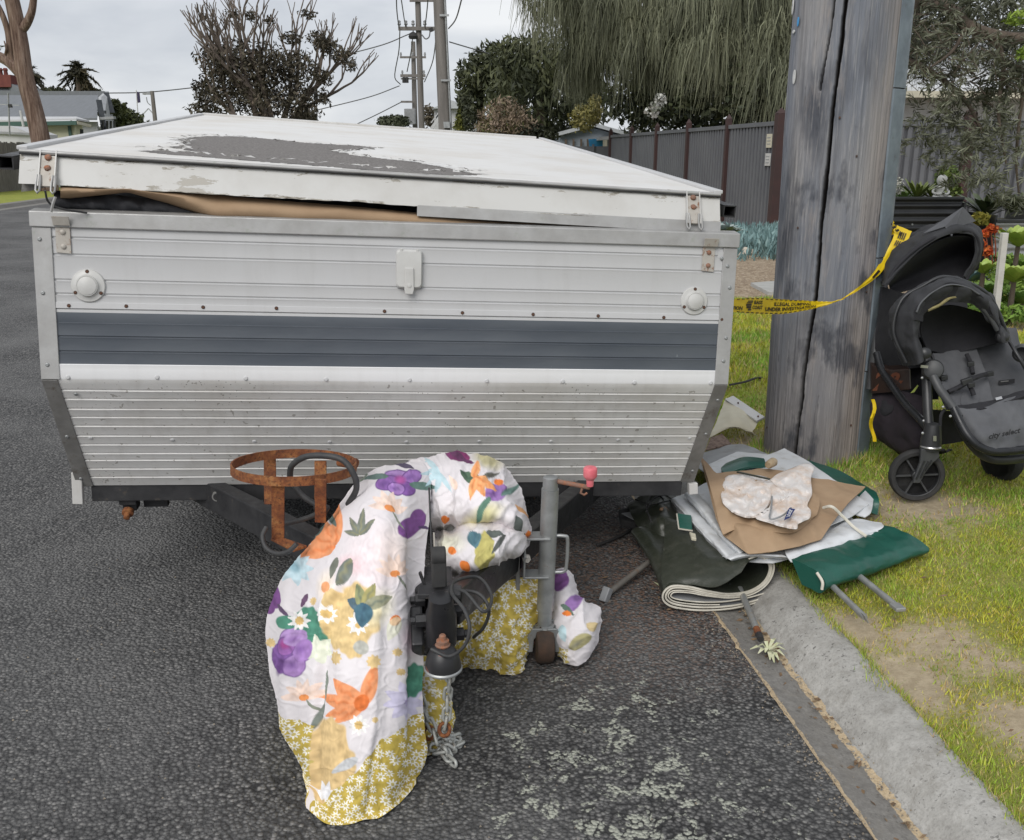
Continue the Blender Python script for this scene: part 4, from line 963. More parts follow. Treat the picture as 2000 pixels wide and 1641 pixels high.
    # ---- second lump
    P.ell(950, 905, 36, 26, 30, (206, 196, 140), soft=.6, k=.9); P.ell(940, 1010, 52, 20, -20, (212, 204, 140), soft=.6, k=.9); P.ell(945, 1075, 18, 34, 10, (186, 176, 96), rag=.05); P.ell(880, 1065, 40, 28, 0, (228, 226, 190), soft=.7, k=.7)
    P.ell(890, 895, 22, 12, 20, (104, 36, 84)); P.ell(905, 900, 13, 9, 0, (130, 40, 96)); P.petal(880, 892, 25, 50, 6, (90, 40, 80)); P.petal(770, 905, 15, 40, 6, (70, 60, 84))
    P.ell(966, 968, 22, 18, -20, (150, 108, 176), (104, 62, 136)); P.petal(975, 975, -35, 44, 6, (96, 130, 120)); P.petal(958, 980, 130, 40, 7, (80, 120, 100))
    P.petal(900, 928, 30, 52, 9, (70, 98, 74), (40, 66, 52)); P.petal(935, 945, -20, 40, 4, (90, 90, 80))
    for a, l in ((60, 46), (95, 40), (30, 50), (-80, 30)): P.petal(925, 940, a, l, 8, (246, 168, 104), OR2)
    for i, a in enumerate((60, 100, 140, 180, 220)): P.petal(860, 925, a, 40, 5, (182, 214, 222), k=.9)
    P.petal(925, 1042, 80, 30, 14, (74, 116, 128), (50, 90, 110)); P.petal(950, 1045, 10, 34, 8, (84, 92, 88)); P.petal(1000, 1010, 60, 40, 4, (80, 88, 84)); P.petal(985, 1050, 130, 44, 4, (70, 74, 70))
    for x, y in ((870, 1012), (888, 1078), (1028, 1042), (912, 1100), (970, 948)): P.ell(x, y, 9, 6, 30, (240, 120, 40))
    P.petal(895, 960, -120, 36, 6, (250, 220, 200)); P.petal(1000, 990, 40, 40, 4, (236, 170, 110)); P.petal(850, 1030, 0, 40, 9, (140, 140, 136))
    P.ell(1096, 1140, 12, 22, 0, (118, 66, 132)); P.ell(1120, 1180, 13, 20, 40, (150, 108, 176)); P.petal(1100, 1185, 40, 28, 5, (86, 110, 96)); P.ell(1108, 1200, 8, 5, 0, (240, 120, 40))
    P.ell(1130, 1250, 20, 12, -30, (168, 160, 110), (110, 110, 100)); P.petal(1100, 1222, 80, 30, 6, (190, 220, 228)); P.ell(1150, 1225, 10, 9, 0, (222, 196, 140))
def mustard(P, mask):
    P.put(mask, (190, 164, 62))
    ok = np.where(mask > .5)[0]
    if len(ok) == 0: return
    rs = np.random.default_rng(3); got = []
    for _ in range(6000):
        i = ok[rs.integers(len(ok))]; x, y = P.X[i], P.Y[i]
        if all((x-a)**2+(y-b)**2 > 15.5**2 for a, b in got): got.append((x, y))
    for x, y in got:
        r = rs.uniform(7.0, 10.5); near = (np.abs(P.X-x) < 13)&(np.abs(P.Y-y) < 13)
        th = np.arctan2(P.Y-y, P.X-x); d = np.hypot(P.X-x, P.Y-y)
        k = near*(d < r*(.72+.28*np.cos(th*8+x)))*(mask > .3); P.put(k.astype(float), (242, 240, 230)); P.put((near*(d < r*.33)).astype(float), (196, 176, 92))
def drape(net, nu, nv, seed, wr=1.0, crease=(), gather=1.0):
    """net rows of (px,py,Y): surface through them, wrinkled along its normal; -> world grid, ref px grid"""
    net = np.array(net, float); W = np.array([[tuple(Y(*p)) for p in r] for r in net])
    both = surf(np.concatenate([W, net[:, :, :2]], 2), nu, nv); S, Q = both[:, :, :3], both[:, :, 3:]
    N = gnormals(S); N *= np.sign((N*(np.array([0, 0, CAMH])-S)).sum(2, keepdims=True))
    q = Q.reshape(-1, 2); d = np.zeros(len(q))
    for i, (x, y) in enumerate(q):
        a = fbm(x*.010+seed, y*.0045, 2.0, 3); b = nz(x*.030+seed, y*.012, 5.5); c = nz(x*.055+y*.03, y*.045, seed)
        d[i] = .010*a + .016*nz(x*.024+.4*math.sin(y*.008)+seed, y*.0035, 9.1)*min(1, max(.10, (y-1000)/300)) + gather*(.010*(1-abs(b)*2.2) + .0055*(1-abs(c)*2))
        e = nz(x*.11-y*.05, y*.09+x*.02, seed+3); d[i] += gather*.0016*(1-abs(e)*2)+.0010*(1-min(1, abs(nz(x*.035+y*.022, y*.03-x*.02, seed+9))*6))+.0016*(1-min(1, abs(nz(x*.018-y*.016+3, y*.02+x*.012, seed+4))*9))
    for pts, wd, dp in crease:
        pts = np.array(pts, float); cx = np.interp(q[:, 1], pts[:, 1], pts[:, 0], left=pts[0, 0], right=pts[-1, 0]); k = (q[:, 0]-cx)/wd
        fade = np.clip(np.minimum(q[:, 1]-pts[0, 1], pts[-1, 1]-q[:, 1])/40.0, 0, 1); d += np.nan_to_num(-dp*np.tanh(k*2.2)*np.exp(-np.abs(k)*.75)*fade)
    S = S+N*(d*wr).reshape(nu, nv, 1); S[:, :, 2] = np.maximum(S[:, :, 2], .006); return S, Q
A = [[(690, 950, 2.66), (735, 920, 2.66), (790, 905, 2.66), (830, 900, 2.66), (852, 905, 2.66)],
     [(655, 1000, 2.55), (700, 965, 2.42), (750, 945, 2.36), (800, 938, 2.36), (842, 947, 2.45)],
     [(595, 1075, 2.48), (650, 1030, 2.27), (720, 1000, 2.19), (790, 992, 2.2), (840, 1002, 2.33)],
     [(545, 1150, 2.42), (610, 1110, 2.15), (690, 1082, 2.05), (775, 1072, 2.05), (836, 1075, 2.18)],
     [(523, 1220, 2.36), (585, 1192, 2.04), (670, 1172, 1.95), (765, 1162, 1.95), (832, 1155, 2.07)],
     [(526, 1300, 2.28), (580, 1282, 1.97), (660, 1270, 1.885), (755, 1262, 1.88), (826, 1250, 1.99)],
     [(545, 1378, 2.17), (590, 1375, 1.92), (660, 1370, 1.835), (750, 1362, 1.83), (822, 1340, 1.94)],
     [(565, 1440, 2.08), (605, 1448, 1.875), (665, 1458, 1.795), (750, 1450, 1.80), (829, 1425, 1.93)],
     [(588, 1510, 1.97), (618, 1528, 1.825), (682, 1540, 1.765), (757, 1525, 1.785), (834, 1470, 1.93)],
     [(599, 1580, 1.85), (630, 1592, 1.785), (690, 1596, 1.75), (755, 1575, 1.785), (815, 1520, 1.90)],
     [(602, 1592, 1.79), (640, 1618, 1.735), (700, 1610, 1.74), (762, 1586, 1.775), (812, 1530, 1.87)]]
B = [[(770, 915, 2.74), (860, 894, 2.74), (912, 892, 2.74), (962, 905, 2.72), (992, 925, 2.70)],
     [(815, 930, 2.56), (870, 915, 2.53), (922, 912, 2.53), (978, 932, 2.54), (1010, 957, 2.58)],
     [(842, 965, 2.44), (882, 955, 2.39), (932, 953, 2.38), (990, 970, 2.40), (1024, 1000, 2.50)],
     [(843, 1008, 2.38), (885, 1003, 2.36), (935, 998, 2.31), (997, 1010, 2.30), (1037, 1042, 2.44)],
     [(845, 1043, 2.44), (887, 1034, 2.42), (942, 1020, 2.35), (1000, 1033, 2.33), (1036, 1058, 2.46)],
     [(847, 1062, 2.33), (890, 1062, 2.24), (945, 1062, 2.20), (992, 1068, 2.23), (1022, 1076, 2.38)],
     [(850, 1088, 2.29), (893, 1098, 2.19), (942, 1098, 2.16), (972, 1090, 2.21), (1000, 1088, 2.36)],
     [(852, 1106, 2.33), (897, 1118, 2.24), (935, 1110, 2.24), (962, 1102, 2.27), (982, 1096, 2.38)]]
B2 = [[(858, 1098, 2.28), (900, 1104, 2.28), (950, 1098, 2.30)], [(866, 1122, 2.24), (905, 1124, 2.24), (945, 1112, 2.26)], [(880, 1142, 2.25), (910, 1134, 2.25), (940, 1120, 2.27)]]
Cn = [[(893, 1190, 2.34), (950, 1152, 2.38), (1000, 1132, 2.42), (1056, 1122, 2.52)],
      [(890, 1235, 2.34), (945, 1212, 2.34), (1000, 1198, 2.38), (1056, 1186, 2.50)],
      [(890, 1272, 2.36), (945, 1262, 2.33), (1000, 1258, 2.35), (1048, 1236, 2.47)],
      [(896, 1293, 2.38), (950, 1302, 2.36), (1008, 1315, 2.36), (1030, 1278, 2.44)]]
Dn = [[(810, 1282, 2.12), (830, 1284, 2.13), (852, 1298, 2.16)], [(812, 1340, 2.08), (840, 1335, 2.09), (880, 1345, 2.14)], [(815, 1400, 2.05), (848, 1395, 2.06), (888, 1395, 2.12)],
      [(820, 1450, 2.02), (846, 1446, 2.02), (876, 1440, 2.06)], [(822, 1500, 1.98), (838, 1490, 1.99), (850, 1470, 2.02)]]
En = [[(1076, 1140, 2.72), (1092, 1116, 2.74), (1106, 1118, 2.74), (1118, 1132, 2.72)], [(1078, 1170, 2.58), (1098, 1156, 2.56), (1120, 1162, 2.57), (1134, 1172, 2.64)],
      [(1080, 1210, 2.50), (1102, 1196, 2.46), (1138, 1186, 2.48), (1160, 1190, 2.56)], [(1080, 1245, 2.46), (1104, 1236, 2.40), (1145, 1225, 2.42), (1169, 1222, 2.52)],
      [(1082, 1268, 2.45), (1106, 1268, 2.40), (1142, 1258, 2.40), (1166, 1250, 2.49)], [(1088, 1276, 2.44), (1114, 1292, 2.40), (1136, 1284, 2.41), (1154, 1270, 2.46)]]
parts_ = []
for net, nu, nv, sd_, wr, cr in ((A, 520, 260, 1.3, 1.0, [([(700, 1080), (640, 1190), (622, 1300), (614, 1400), (604, 1590)], 14, .018), ([(775, 960), (750, 1150), (742, 1300), (735, 1420)], 34, .012), ([(580, 1090), (560, 1200), (566, 1330), (585, 1450)], 22, .014), ([(795, 1000), (800, 1200), (790, 1330), (800, 1500)], 18, .012), ([(680, 1330), (665, 1430), (655, 1600)], 20, .012), ([(740, 1400), (725, 1480), (712, 1610)], 18, .012), ([(640, 1020), (600, 1120)], 16, .008)]), (B, 170, 170, 6.1, 1.15, []), (B2, 30, 60, 2.0, .6, []), (Cn, 110, 120, 9.4, 1.4, []), (Dn, 110, 50, 4.4, 1.0, []), (En, 110, 70, 3.7, 1.1, [])):
    parts_.append(drape(net, nu, nv, sd_, wr, cr, .12 if net is A else .8))
Vs, Fs, Cs = [], [], []; off = 0
MUL = [(600, 1606), (612, 1588), (660, 1538), (691, 1512), (743, 1451), (822, 1391), (845, 1376)]
for idx, (S, Q) in enumerate(parts_):
    nu, nv, _ = S.shape; X, Yp = Q[:, :, 0].ravel(), Q[:, :, 1].ravel(); P = Paint(X, Yp, (222, 217, 219))
    floral(P)
    if idx == 0:
        tan = ((X > 600)&(X < 694)&(Yp > 1404)&(Yp < 1600)).astype(float)
        for (x, y, a, b, g) in ((640, 1460, 40, 62, 5), (660, 1500, 36, 50, 20), (622, 1530, 26, 60, 0)): P.ell(x, y, a, b, g, (222, 188, 128), rag=.04)
        P.petal(700, 1480, 150, 60, 10, (196, 198, 200)); P.flower(632, 1560, 36, 5, 9, (238, 238, 242), None, 200, arc=220); P.daisy(701, 1416, 22, 5)
        crs = np.interp(Yp, [1380, 1420, 1500, 1590], [620, 612, 606, 602])
        m = np.where(X > crs, (Yp > np.interp(X, [p[0] for p in MUL], [p[1] for p in MUL])+3*np.sin(X*.2)).astype(float), (Yp > 1394+(X-560)*.45).astype(float))
        mustard(P, m); P.ell(791, 1430, 7, 7, 0, (222, 222, 218)); P.ell(791, 1430, 3, 3, 0, (170, 165, 150))
    if idx in (3, 4): mustard(P, np.ones(len(X)))
    if idx == 5: mustard(P, ((Yp > 1262)&(X < 1112)).astype(float))
    Vs.append(S.reshape(-1, 3)); Fs.append(gridfaces(nu, nv, off)); Cs.append(P.C); off += nu*nv
t = NT('printed_cotton'); c = t.attr('tint'); wv = t.noise(900, 2)
M['sheet'] = t.fin(c, .88, 0, t.bump(t.noise(38, 5, .7, None, 1.4), .10, .004), .2)
o = mesh_np('bed_sheet', np.concatenate(Vs), np.concatenate(Fs), M['sheet'], smooth=True, attrs={'tint': np.concatenate(Cs)}, org=G(690, 1500, 0))
tag(o, 'crumpled white floral bed sheet with mustard daisy border draped over the drawbar', 'bed sheet')
# ---------------------------------------------------------------- dumped camping gear on the kerb
def surf_lin(net, nu, nv):
    net = np.asarray(net, float); r, c, k = net.shape
    def li(P, t):
        i = np.clip(np.floor(t).astype(int), 0, len(P)-2); f = (t-i)[:, None]; return P[i]*(1-f)+P[i+1]*f
    A = np.stack([li(net[:, j], np.linspace(0, r-1, nu)) for j in range(c)], 1)
    return np.stack([li(A[i], np.linspace(0, c-1, nv)) for i in range(nu)], 0)
def sheet(name, net, nu, nv, mat, th=.003, wr=.004, wsc=9, seed=0, label=None, cat=None, group=None, parent=None, crisp=True, ridge=0, conv='z'):
    f = (lambda p: tuple(G(p[0], p[1], p[2]))) if conv == 'z' else (lambda p: tuple(Y(p[0], p[1], p[2])))
    W = np.array([[f(p) for p in r] for r in net]); S = (surf_lin if crisp else surf)(W, nu, nv)
    N = gnormals(S); N *= np.sign(N[:, :, 2:3]+1e-6) if conv == 'z' else np.sign((N*(np.array([0, 0, CAMH])-S)).sum(2, keepdims=True))
    q = S.reshape(-1, 3); d = wr*fbm_arr(q+seed, wsc, 3)
    if ridge: d += ridge*np.array([1-2*abs(nz(p[0]*wsc*1.3+seed, p[1]*wsc*.6+p[0]*4, p[2]*3)) for p in q])
    S = S+N*d.reshape(nu, nv, 1)
    V, F = thick_grid(S, th, N)
    org = tuple(S.mean((0, 1))*np.array([1, 1, 0])+np.array([0, 0, S[:, :, 2].min()])) if parent is None else None
    o = mesh_np(name, V, F, mat, parent, org, smooth=True, sharp=60)
    if label: tag(o, label, cat, group)
    return o
def vinyl(name, c1, c2, rough, bs=.25, dirt=None):
    t = NT(name); f = t.noise(6, 5, .65); col = t.ramp(f, [(.3, c1), (.7, c2)])
    if dirt: col = t.mix(t.math('MULTIPLY', t.mr(t.noise(18, 5, .7), .52, .75), .7), col, dirt)
    return t.fin(col, t.mr(f, .3, .7, rough-.06, rough+.12), 0, t.bump(t.noise(28, 4, .6), bs, .006), .5)
M['v_white'] = vinyl('white_vinyl', (.66, .68, .70), (.56, .575, .59), .38, .2, (.40, .38, .34))
M['v_grey'] = vinyl('grey_vinyl', (.30, .31, .32), (.22, .225, .23), .5, .3, (.18, .17, .15))
M['v_green'] = vinyl('bottle_green_vinyl', (.008, .070, .050), (.014, .095, .070), .34, .35)
M['v_olive'] = vinyl('olive_black_vinyl', (.020, .024, .016), (.038, .042, .030), .40, .5, (.075, .075, .06))
M['v_cream'] = vinyl('cream_vinyl', (.55, .52, .41), (.47, .44, .34), .5, .3)
M['piping'] = vinyl('off_white_piping', (.60, .575, .50), (.46, .43, .36), .6, .2)
M['pipe'] = metal_mat('zinc_tent_pole', (.42, .43, .42), (.30, .30, .29), .45, (.24, .20, .15), .60, .75, 20, met=.6)
M['pipe_old'] = metal_mat('weathered_tent_pole', (.20, .185, .165), (.13, .12, .105), .65, (.15, .09, .05), .55, .7, 26, met=.25)
# --- grey panel and green fold at the back
sheet('vinyl_annex_wall', [[(1352, 893, .15), (1420, 868, .15), (1452, 868, .17)], [(1362, 912, .17), (1430, 882, .19), (1470, 874, .19)], [(1390, 935, .19), (1450, 915, .22), (1510, 892, .21)]], 24, 36, M['v_grey'], .004, .004, 9, 1,
      'grey and pale vinyl panel half hidden between trailer corner and timber pole', 'vinyl panel')
sheet('vinyl_offcut', [[(1372, 912, .195), (1440, 882, .215), (1500, 888, .205)], [(1390, 940, .205), (1460, 905, .235), (1520, 905, .215)]], 16, 30, M['v_white'], .004, .003, 9, 3, 'pale vinyl offcut lying behind the brown canvas beside the pole', 'vinyl sheet')
sheet('green_fold', [[(1418, 905, .225), (1455, 893, .245), (1492, 896, .235)], [(1408, 915, .240), (1455, 900, .258), (1495, 903, .245)], [(1418, 926, .235), (1458, 912, .252), (1500, 910, .24)]], 20, 24, M['v_green'], .01, .003, 9, 2, 'narrow dark green vinyl fold behind the stained cloth', 'vinyl sheet', crisp=False)
# --- green tarp corner at the back right
sheet('green_tarpaulin', [[(1540, 890, .17), (1600, 905, .19), (1660, 930, .19), (1712, 962, .185)], [(1540, 915, .19), (1610, 935, .205), (1665, 955, .205), (1717, 978, .19)], [(1560, 960, .18), (1620, 975, .19), (1670, 990, .18), (1714, 1006, .14)]], 30, 50, M['v_green'], .012, .004, 8, 4,
      'green tarpaulin spread under the white vinyl against the pole', 'tarpaulin', crisp=False)
# --- olive annex floor, folded over: layered teardrop edge towards the road
def foldroll():
    front = [(1462, 1092), (1480, 1086), (1497, 1094), (1503, 1112), (1492, 1136), (1464, 1154), (1425, 1160), (1385, 1155), (1345, 1146), (1312, 1145), (1296, 1158), (1297, 1174), (1318, 1186), (1370, 1192), (1430, 1188), (1490, 1173), (1530, 1156), (1552, 1138)]
    F3 = [Y(px, py, 2.74+.10*max(0, (px-1400)/150)) for px, py in front]
    root = thing('annex_floor', F3[11].xy.to_3d(), 'folded olive vinyl annex floor with pale piped edges lying in the gutter', 'vinyl roll')
    n = 150
    for k, (nm, offs, mat, edge) in enumerate((('outer_layer', .0, M['v_olive'], M['piping']), ('second_layer', -.008, M['v_grey'], M['piping']), ('third_layer', -.015, M['v_olive'], M['piping']), ('inner_layer', -.022, M['v_grey'], M['piping']))):
        C = curve(F3, n); 
        T = [(C[min(i+1, n-1)]-C[max(i-1, 0)]).normalized() for i in range(n)]
        Nn = [Vector((t_.z, 0, -t_.x)) for t_ in T]
        wob = [.003*nz(i*.06+k*7) for i in range(n)]
        C = [c+nn*(offs*(1.0-.35*math.sin(i/n*math.pi*2))+wob[i]*(k > 0)) for i, (c, nn) in enumerate(zip(C, Nn))]
        if k in (1, 3): C = C[8:-14+k]
        if k == 2: C = C[4:-30]
        C = [Vector((c.x, c.y, max(c.z, .004+.003*k))) for c in C]; m_ = len(C); rows = []
        for j in range(15):
            f_ = j/14; back = Vector((-.06*f_+.02, .52, 0)); r_ = []
            for i, c in enumerate(C):
                q = c+back*f_; fl_ = 1-.45*f_
                q.z = c.z*fl_+.03*f_ + (.004*fbm(q.x*9, q.y*9, k, 3)+.003*(1-2*abs(nz(q.x*16+q.y*9, q.y*16, k))))*(1 if j else 0); r_.append(q)
            rows.append(r_)
        MB().grid(rows).build(nm, mat, root, smooth=70, fixn=False)
        MB().tube([Vector((c.x, c.y-.001, c.z)) for c in C], .0038 if k < 2 else .0026, 6).build('piped_edge', edge, root, smooth=60)
    return root
AF = foldroll()
sheet('top_flap', [[(1299, 1010, .135), (1340, 1025, .15), (1400, 1060, .16), (1460, 1080, .17)], [(1297, 1060, .12), (1350, 1075, .145), (1415, 1092, .16), (1480, 1088, .175)], [(1292, 1120, .10), (1350, 1120, .12), (1415, 1122, .135), (1462, 1098, .168)], [(1296, 1153, .079), (1342, 1142, .094), (1400, 1146, .107), (1448, 1118, .145)]], 60, 70, M['v_olive'], .003, .004, 8, 5, parent=AF, crisp=False, ridge=.003)
# --- green tarpaulin bundle in front
sec = [(-.02, .000), (.05, .0), (.10, .004), (.125, .018), (.125, .034), (.105, .050), (.06, .058), (-.02, .062), (-.10, .060)]
e0, e1 = G(1572, 1145, .12), G(1762, 1070, .13); ax_ = (e1-e0); L_ = ax_.length; ax_.normalize(); fr = Vector((ax_.y, -ax_.x, 0))
rows = []
for i in range(50):
    f_ = i/49; r_ = []
    for j, (a, b) in enumerate(crom(sec, np.linspace(0, len(sec)-1, 40))):
        p = e0+ax_*(L_*f_)+fr*(a*(.62+.16*f_))+Vector((0, 0, b*(1.15-.2*f_)))
        tw = .006*fbm(p.x*9, p.y*9, b*30, 3)+.004*(1-2*abs(nz(p.x*14, p.y*14, 3))); p += Vector((0, -.3, 1))*tw*(1 if j > 3 else .2); r_.append(p)
    rows.append(r_)
o = MB().grid(rows).build('tarpaulin_bundle', M['v_green'], None, org=e0.xy.to_3d(), smooth=70, fixn=False); tag(o, 'folded bottle green tarpaulin bundle resting on kerb and grass', 'tarpaulin')
cap = [rows[0][j] for j in range(40)]; MB().add(cap, [tuple(range(40))]).build('bundle_end', M['v_green'], o)
cap = [rows[-1][j] for j in range(40)]; MB().add(cap, [tuple(range(40))]).build('bundle_end', M['v_green'], o)
MB().tube(curve([rows[0][14]+Vector((-.012, -.006, .004)), rows[0][20]+Vector((-.012, -.002, .006)), rows[0][27]+Vector((-.01, 0, .006))], 12), .005, 8).build('pale_tie', M['piping'], o, smooth=60)
# --- white vinyl walls, stacked
WG = 'white vinyl sheets'
sheet('vinyl_sheet', [[(1300, 985, .11), (1345, 962, .15), (1410, 930, .19), (1455, 905, .20)], [(1350, 1040, .12), (1420, 1005, .19), (1500, 960, .21), (1560, 930, .215)], [(1405, 1092, .145), (1470, 1068, .18), (1560, 1030, .19), (1640, 985, .195)], [(1420, 1096, .14), (1510, 1100, .16), (1600, 1072, .165), (1690, 1042, .17)]], 50, 74, M['v_white'], .003, .006, 8, 6,
      'lower white vinyl sheet with its folded edge hanging over the olive roll', 'vinyl sheet', WG, ridge=.004)
VS0 = bpy.data.objects['vinyl_sheet']
for k_, (P_, w_, dz) in enumerate((([(1322, 972, .155), (1350, 1000, .16), (1382, 1036, .17), (1412, 1068, .168), (1430, 1089, .158)], 13, .016), ([(1346, 962, .182), (1372, 990, .19), (1398, 1022, .194), (1424, 1052, .19), (1452, 1080, .176)], 10, .012), ([(1420, 1092, .165), (1450, 1084, .178), (1486, 1084, .182), (1530, 1086, .178)], -9, .012))):
    C_ = crom(P_, np.linspace(0, len(P_)-1, 30)); net = []
    for x, y, z in C_: net.append([(x-w_, y+abs(w_)*.5, z-.012), (x-w_*.75, y+abs(w_)*.2, z+dz*.6), (x-w_*.2, y-abs(w_)*.1, z+dz), (x+w_*.6, y-abs(w_)*.45, z+dz*.5), (x+w_*1.1, y-abs(w_)*.5, z-.004)])
    sheet('folded_edge', net, 50, 16, M['v_white'], .002, .004, 12, 60+k_, parent=VS0, crisp=False)
for k_, lb_ in enumerate(('second white vinyl layer showing as a thin edge left of the brown canvas', 'bottom white vinyl layer with a crumpled edge above the olive roll')):
    dx, dz = 7+9*k_, .010+.011*k_
    sheet('vinyl_sheet', [[(1300-dx*.6, 988+dx*.7, .11-dz), (1345-dx, 965+dx*.5, .15-dz), (1410-dx, 935, .19-dz)], [(1350-dx, 1043+dx*.5, .12-dz), (1410-dx*.4, 1010, .185-dz), (1480, 970, .2-dz)], [(1403-dx*.7, 1095+dx*.4-8*k_, .145-dz), (1460, 1078, .17-dz), (1530, 1050, .18-dz)]], 40, 50, M['v_white'], .003, .008, 9, 40+k_, lb_, 'vinyl sheet', WG, ridge=.005)
sheet('vinyl_sheet', [[(1440, 915, .225), (1495, 890, .235), (1532, 876, .235)], [(1500, 940, .235), (1560, 915, .24), (1580, 902, .235)], [(1560, 990, .225), (1620, 965, .235), (1640, 945, .23)], [(1600, 1035, .215), (1660, 1010, .22), (1697, 985, .215)]], 44, 50, M['v_white'], .003, .004, 8, 8,
      'upper white vinyl sheet with a corner pointing up at the pole', 'vinyl sheet', WG)
sheet('vinyl_sheet', [[(1530, 1068, .185), (1600, 1045, .195), (1670, 1015, .20), (1722, 1020, .195)], [(1535, 1082, .19), (1610, 1060, .20), (1680, 1035, .205), (1725, 1030, .20)], [(1545, 1098, .17), (1575, 1096, .175), (1640, 1068, .185), (1700, 1046, .185)]], 30, 60, M['v_white'], .003, .006, 9, 11,
      'narrow white vinyl fold along the front of the stack over the green bundle', 'vinyl sheet', WG, ridge=.002, crisp=False)
sheet('vinyl_sheet', [[(1690, 958, .205), (1706, 975, .20)], [(1672, 978, .215), (1702, 998, .21)], [(1660, 1000, .21), (1690, 1010, .20)]], 14, 14, M['v_white'], .004, .003, 12, 12, 'small white vinyl corner turned up beside the green tarpaulin', 'vinyl sheet', WG, crisp=False)
# --- tan canvas
o = sheet('canvas_sheet', [[(1366, 890, .285), (1398, 925, .275), (1500, 915, .265), (1590, 935, .26), (1690, 952, .245)], [(1384, 955, .262), (1420, 975, .275), (1500, 970, .275), (1580, 975, .27), (1655, 985, .25)], [(1398, 1010, .24), (1440, 1030, .255), (1510, 1035, .255), (1570, 1030, .25), (1625, 1022, .235)], [(1412, 1046, .215), (1462, 1083, .205), (1510, 1078, .21), (1560, 1068, .21), (1604, 1054, .215)]], 60, 90, M['canvas'], .0035, .005, 8, 14,
      'brown canvas sheet folded on top of the white vinyl stack', 'canvas', ridge=.0035)
sheet('canvas_flap', [[(1372, 900, .298), (1420, 935, .292), (1500, 940, .29), (1575, 955, .288), (1600, 975, .282)], [(1392, 970, .280), (1430, 985, .288), (1500, 985, .288), (1560, 985, .286), (1600, 990, .278)], [(1404, 1020, .255), (1440, 1012, .272), (1500, 1022, .272), (1550, 1020, .27), (1595, 1005, .265)], [(1412, 1044, .232), (1450, 1031, .252), (1500, 1038, .252), (1552, 1040, .25), (1590, 1010, .258)]], 50, 70, M['canvas'], .003, .005, 9, 17, parent=o, crisp=False)
# --- stained cloth: two ruffled lobes
t = NT('stained_towel'); k = t.mr(t.noise(9, 5, .7), .44, .64)
M['towel'] = t.fin(t.mix(t.math('MULTIPLY', k, .75), (.68, .65, .63), (.55, .40, .29)), .95, 0, t.bump(t.noise(240, 3), .25, .001), .1)
Vs, Fs, off = [], [], 0
LOB = [([(1412, 945), (1420, 930), (1450, 926), (1490, 930), (1507, 940), (1508, 965), (1503, 985), (1488, 1003), (1466, 1011), (1436, 1003), (1415, 985), (1408, 965)], (1455, 962), .288, 1), ([(1503, 938), (1520, 925), (1545, 915), (1572, 905), (1590, 912), (1584, 935), (1586, 965), (1576, 985), (1584, 998), (1580, 1012), (1560, 1022), (1556, 1032), (1534, 1030), (1500, 1020), (1475, 1010), (1496, 1000), (1506, 975)], (1540, 970), .290, 7)]
for out_, cen_, z0, sd_ in LOB:
    nr, na = 44, 150; O_ = crom(out_+[out_[0]], np.linspace(0, len(out_), na)); S = np.zeros((nr, na, 3))
    for i in range(nr):
        f_ = i/(nr-1)
        for j in range(na):
            px, py = cen_[0]+(O_[j, 0]-cen_[0])*f_, cen_[1]+(O_[j, 1]-cen_[1])*f_
            a_ = math.atan2(py-cen_[1], px-cen_[0]); wx, wy = px+9*nz(px*.03, py*.03, sd_), py+9*nz(px*.03, py*.03, sd_+5)
            rd = 1-2.2*abs(nz(wx*.045+sd_, wy*.045)); rd2 = 1-2.2*abs(nz(wx*.10, wy*.085+sd_)); rdr = math.cos(a_*9+3*nz(px*.02, py*.02, sd_)*3)*f_
            z = z0+.004+.0065*rd+.0022*rd2+.0025*rdr-.004*(f_ > .97); S[i, j] = tuple(G(px, py, z))
    Vs.append(S.reshape(-1, 3)); Fs.append(gridfaces(nr, na, off)); off += nr*na
p = G(1500, 980, .29); o = mesh_np('stained_cloth', np.concatenate(Vs), np.concatenate(Fs), M['towel'], None, tuple(p), smooth=True)
tag(o, 'crumpled white cloth with brown stains on top of the canvas', 'cloth'); so_ = o.modifiers.new('shell', 'SOLIDIFY'); so_.thickness = .003
MB().lathe(G(1506, 905, .30), G(1528, 895, .30)-G(1500, 912, .30), [(.012, -.03), (.016, -.02), (.018, .02), (.014, .03)], 14).build('knotted_end', plain('brown_stained_cloth', (.33, .24, .14), (.42, .34, .24), 40, .95, bs=.4), o, smooth=60)
MB().tube(curve([G(1508, 970, .312), G(1506, 995, .312), G(1503, 1010, .312), G(1510, 1014, .312), G(1530, 1006, .314), G(1545, 992, .314)], 30), .003, 6).build('grey_cord', M['v_grey'], o, smooth=60)
MB().bar(G(1440, 922, .305), G(1503, 936, .318), .008, .005).build('dark_strap', M['v_olive'], o)
# blue brand tag on the cloth
q = [G(1531, 1018, .316), G(1543, 1012, .318), G(1553, 996, .320), G(1541, 994, .320)]
M['navy'] = plain('navy_print', (.012, .025, .12), (.02, .035, .15), 40, .6); M['tagw'] = plain('white_label', (.7, .7, .72), (.62, .62, .66), 40, .6)
tgo = MB().prism([p+Vector((0, 0, .002)) for p in q], (0, 0, .001)).build('label_patch', M['navy'], o)
def text_mesh(body, font_size=1.0, shear=0.0):
    cu = bpy.data.curves.new('lettering', 'FONT'); cu.body = body; cu.size = font_size; cu.shear = shear; cu.resolution_u = 2; cu.offset = .03
    ob = bpy.data.objects.new('lettering', cu); COL.objects.link(ob); dg = bpy.context.evaluated_depsgraph_get(); me = bpy.data.meshes.new_from_object(ob.evaluated_get(dg))
    V = np.array([tuple(v.co) for v in me.vertices]); F = [tuple(p.vertices) for p in me.polygons]
    bpy.data.objects.remove(ob); bpy.data.curves.remove(cu); bpy.data.meshes.remove(me); return V, F
